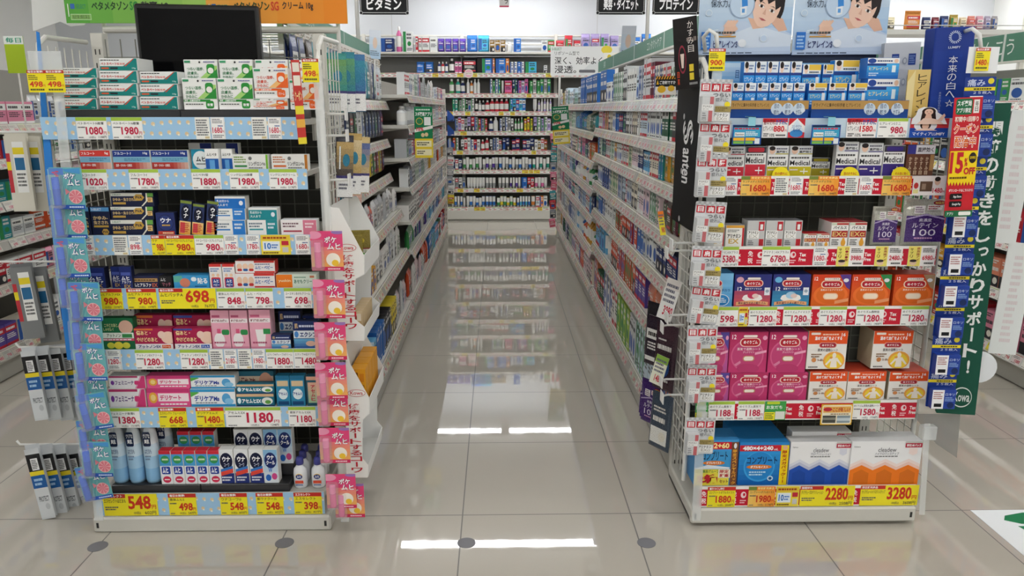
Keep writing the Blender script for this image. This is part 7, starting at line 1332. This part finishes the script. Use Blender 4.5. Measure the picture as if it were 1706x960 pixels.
# ================================================================== FAR SIDE SHELVING
ZL = [1.33, 1.15, .93, .73, .5, .165]
gondola('dark-filled shelving at the far left across the next aisle', 1, 3.2, 7.4, -3.0, -2.62, ZL, cards='pale')
ML = [(.5, bx, COLD + WARM + PALE, (.08, .12), (.1, .14), .1), (1, 'pouch', MIX, (.08, .12), (.12, .16), .03)]
for i, z in enumerate(ZL): fill(f'{SW[i]} shelf, far left unit', 1, z, -2.63, 3.5, 5.1, ML, f'goods on the far left {SW[i]} shelf', 300 + i)
gondola('shelving with red rails at the far right across the next aisle', -1, 3.2, 6.3, 3.1, 2.70, [1.45, 1.1, .73, .46, .165], cards='cards')
for i, z in enumerate([1.45, 1.1, .73, .46, .165]): fill(f'{SW[i]} shelf, far right unit', -1, z, 2.71, 3.4, 5.6, [(1, bx, (PALE + DARK + GREEN[:2]) if i == 0 else WARM + ORANGE + DARK[:2], (.06, .12), (.12, .18) if i else (.1, .14), .1)], f'goods on the far right {SW[i]} shelf', 330 + i)
header('header_board', 2.72, 3.4, 6.6, 1.66, 1.80, -1, [('けんこう', .665, .82), ('*', .85, 0)], 'green header board with white writing at far right')
# snack shelf beyond, top right
e = empty('snack_shelf', (3.75, 6.4, 0)); single(e, 'shelving unit', 'tall white unit carrying snack bags at upper right'); zs_ = atY(1580, 49, 6.4).z
m = MB(); m.box(-.75, 0, zs_ - .04, .75, .3, zs_, '#e6e6e2', .003); part('shelf', m, PAINT, e); m = MB(); m.tube([(-.75, -.01, zs_ + .03), (.75, -.01, zs_ + .03)], .004, '#cfcfcc', 8); part('guard_wire', m, PAINT, e)
for x in (-.73, .73): m = MB(); m.box(x - .02, .25, 0, x + .02, .29, zs_ + .2, CRM, .002); part('upright_post', m, PAINT, e)
for i, (x0, x1, yt, cn, c) in enumerate(((1474, 1492, 28, 'cream', '#e6dcb8'), (1509, 1536, 18, 'orange', '#d88a3c'), (1537, 1552, 30, 'navy', '#2a3a6c'), (1553, 1566, 30, 'maroon', '#7a2438'), (1567, 1582, 26, 'navy', '#2a3a6c'), (1583, 1598, 24, 'gold', '#b8a04c'), (1599, 1612, 28, 'cream', '#e8d8b8'), (1613, 1626, 27, 'salmon', '#e28a7c'), (1627, 1640, 26, 'pink', '#e0a4b4'), (1641, 1652, 27, 'lavender', '#b8b0c8'), (1653, 1664, 27, 'grey', '#a8a4a8'))):
    a, b = atY(x0, yt, 6.45), atY(x1, yt, 6.45); put('pouch', cn, c, i % 6, round(b.x - a.x, 2), max(.1, round(a.z - zs_, 2)), .04, ((a.x + b.x) / 2, 6.44, zs_ + .0005), (0, 0, 0), 'high shelf at upper right', a.x, 'from left', 'snack bags on the high shelf')
# sleeves hanging on the left side of the left unit
def sleeve(top, cols, label_t):
    def a(f):
        f.r(-.1, -.14, 1.1, 1.2, cols[0])
        if cols[1] == 'p': f.r(-.1, .78, 1.1, 1.1, '#1b1b1e'); f.r(.2, .8, .8, 1.02, '#e9e9ea'); f.l(.25, .82, .75, 1.0, 6, '#222'); f.r(-.1, .7, 1.1, .78, '#e9d42c'); f.r(-.1, .46, 1.1, .7, '#1f5a9c'); f.l(.1, .5, .9, .66, 2, '#a8cdea'); f.r(-.1, -.1, 1.1, .46, '#d3d7da'); f.t('PROTECT', .12, .2, .95, .3, '#555a60', .02); f.e(.7, .1, .2, .06, '#b9bec2')
        else: f.r(.3, .2, .9, 1.1, '#efefec'); f.r(.3, .88, .9, 1.0, '#e9d42c'); f.r(.34, .6, .86, .82, '#2a6a98'); f.l(.36, .3, .86, .56, 4, '#555'); f.r(-.1, .2, .12, .9, '#b8323c'); f.r(-.1, .6, .12, .75, '#e9d42c')
    return a
def hang_bag(x, y0, y1, wpx, Y, body, cols, desc, grp, i, r=0, mt=None):
    a, b = atY(x, y0, Y), atY(x, y1, Y); w = wpx * (b - EYE).length / 1330
    o = pouch_obj('hanging_pack', w, a.z - b.z, .03, body, sleeve(0, cols, ''), b, (0, R(r), R(12)), key=(grp, w), mtl=GLOSS); reg(o, 'pack', desc, grp, b.x, 0, grp)
for i, (x, w) in enumerate(((42, 30), (68, 26))): hang_bag(x, 222, 352, w, 2.5 + .045 * i, '#d8d4c6', ('#d8d4c6', 'a'), 'cream arm sleeve pack', 'top hook, left of left unit', i)
for i, (x, w, yo) in enumerate(((58, 30, 0), (84, 27, 6))): hang_bag(x, 440 + yo, 564 + yo, w, 2.5 + .045 * i, '#77797a', ('#7d7f80', 'a'), 'grey arm sleeve pack', 'middle hook, left of left unit', i, -3)
for i, x in enumerate((70, 92, 113, 132)): hang_bag(x, 580 - 2 * i, 700, 19, 2.46 + .045 * i, '#cdd1d4', ('#cdd1d4', 'p'), 'white and blue supporter pack', 'third hook, left of left unit', i, -3)
for i, x in enumerate((82, 104, 126, 146)): hang_bag(x, 742, 864, 19, 2.44 + .045 * i, '#cdd1d4', ('#cdd1d4', 'p'), 'white and blue supporter pack', 'lowest hook, left of left unit', i, -5)
for y, lb in ((222, 'top'), (438, 'middle'), (580, 'third'), (742, 'lowest')):
    p = atY(60 if y < 500 else 90, y, 2.55); m = MB(); m.tube([(LX0 - p.x + .004, 0, 0), (-.12, 0, 0), (-.13, 0, .015)], .004, '#e9e9e6', 8); single(link('peg_hook', m.mesh('peg_hook', True), PAINT, None, (p.x, 2.55, p.z + .004)), 'hook', f'white wire hook, {lb} one on the outer side of left unit')
# boxes and tag board at far left top
o = board('pop_card', 14, 60, 46, 122, 4.15, .003, '#9fc02c', lambda f: (f.r(0, 0, 1, 1, '#a4c02c'), f.r(0, .78, 1, 1, '#e6eee8'), f.t('毎日', .1, .82, .9, .96, '#2a9a7a', .02)), stick=.261); single(o, 'pop card', 'lime green and white card at far left')
# floor discs and floor mat
for x, y, lb in ((163, 911, 'leftmost'), (474, 905, 'second from left'), (777, 905, 'third from left'), (1077, 905, 'rightmost')):
    p = atZ(x, y, 0); m = MB(); m.lathe([(.031, .0004), (.031, .0012)], '#77777c', 28); single(link('floor_sticker', m.mesh('floor_sticker'), PRINT, None, (p.x, p.y, 0)), 'floor sticker', f'small grey round floor sticker, {lb} of four')
xm, ym = atZ(1619, 853, 0).x, 2.44
m = MB(); m.box(0, -1.0, .0004, 1.1, 0, .0016, '#eef1f4'); f = Face(m, (0, -1, .0016), (1, 0, 0), (0, 1, 0), 1.1, 1.0); f.p([(.09, .96), (.07, .93), (.11, .905), (.2, .9), (.3, .93), (.4, .97), (.3, .985), (.16, .98)], '#14794c'); f.p([(.09, .89), (.12, .78), (.18, .68), (.28, .6), (.38, .7), (.42, .86), (.32, .915), (.2, .89)], '#14794c'); f.p([(.2, .6), (.27, .52), (.33, .48), (.3, .44), (.22, .5)], '#c8303c')
single(link('floor_mat', m.mesh('floor_mat'), PRINT, None, (xm, ym, 0)), 'floor mat', 'white floor mat with a green leaf emblem at bottom right')


finish_labels()
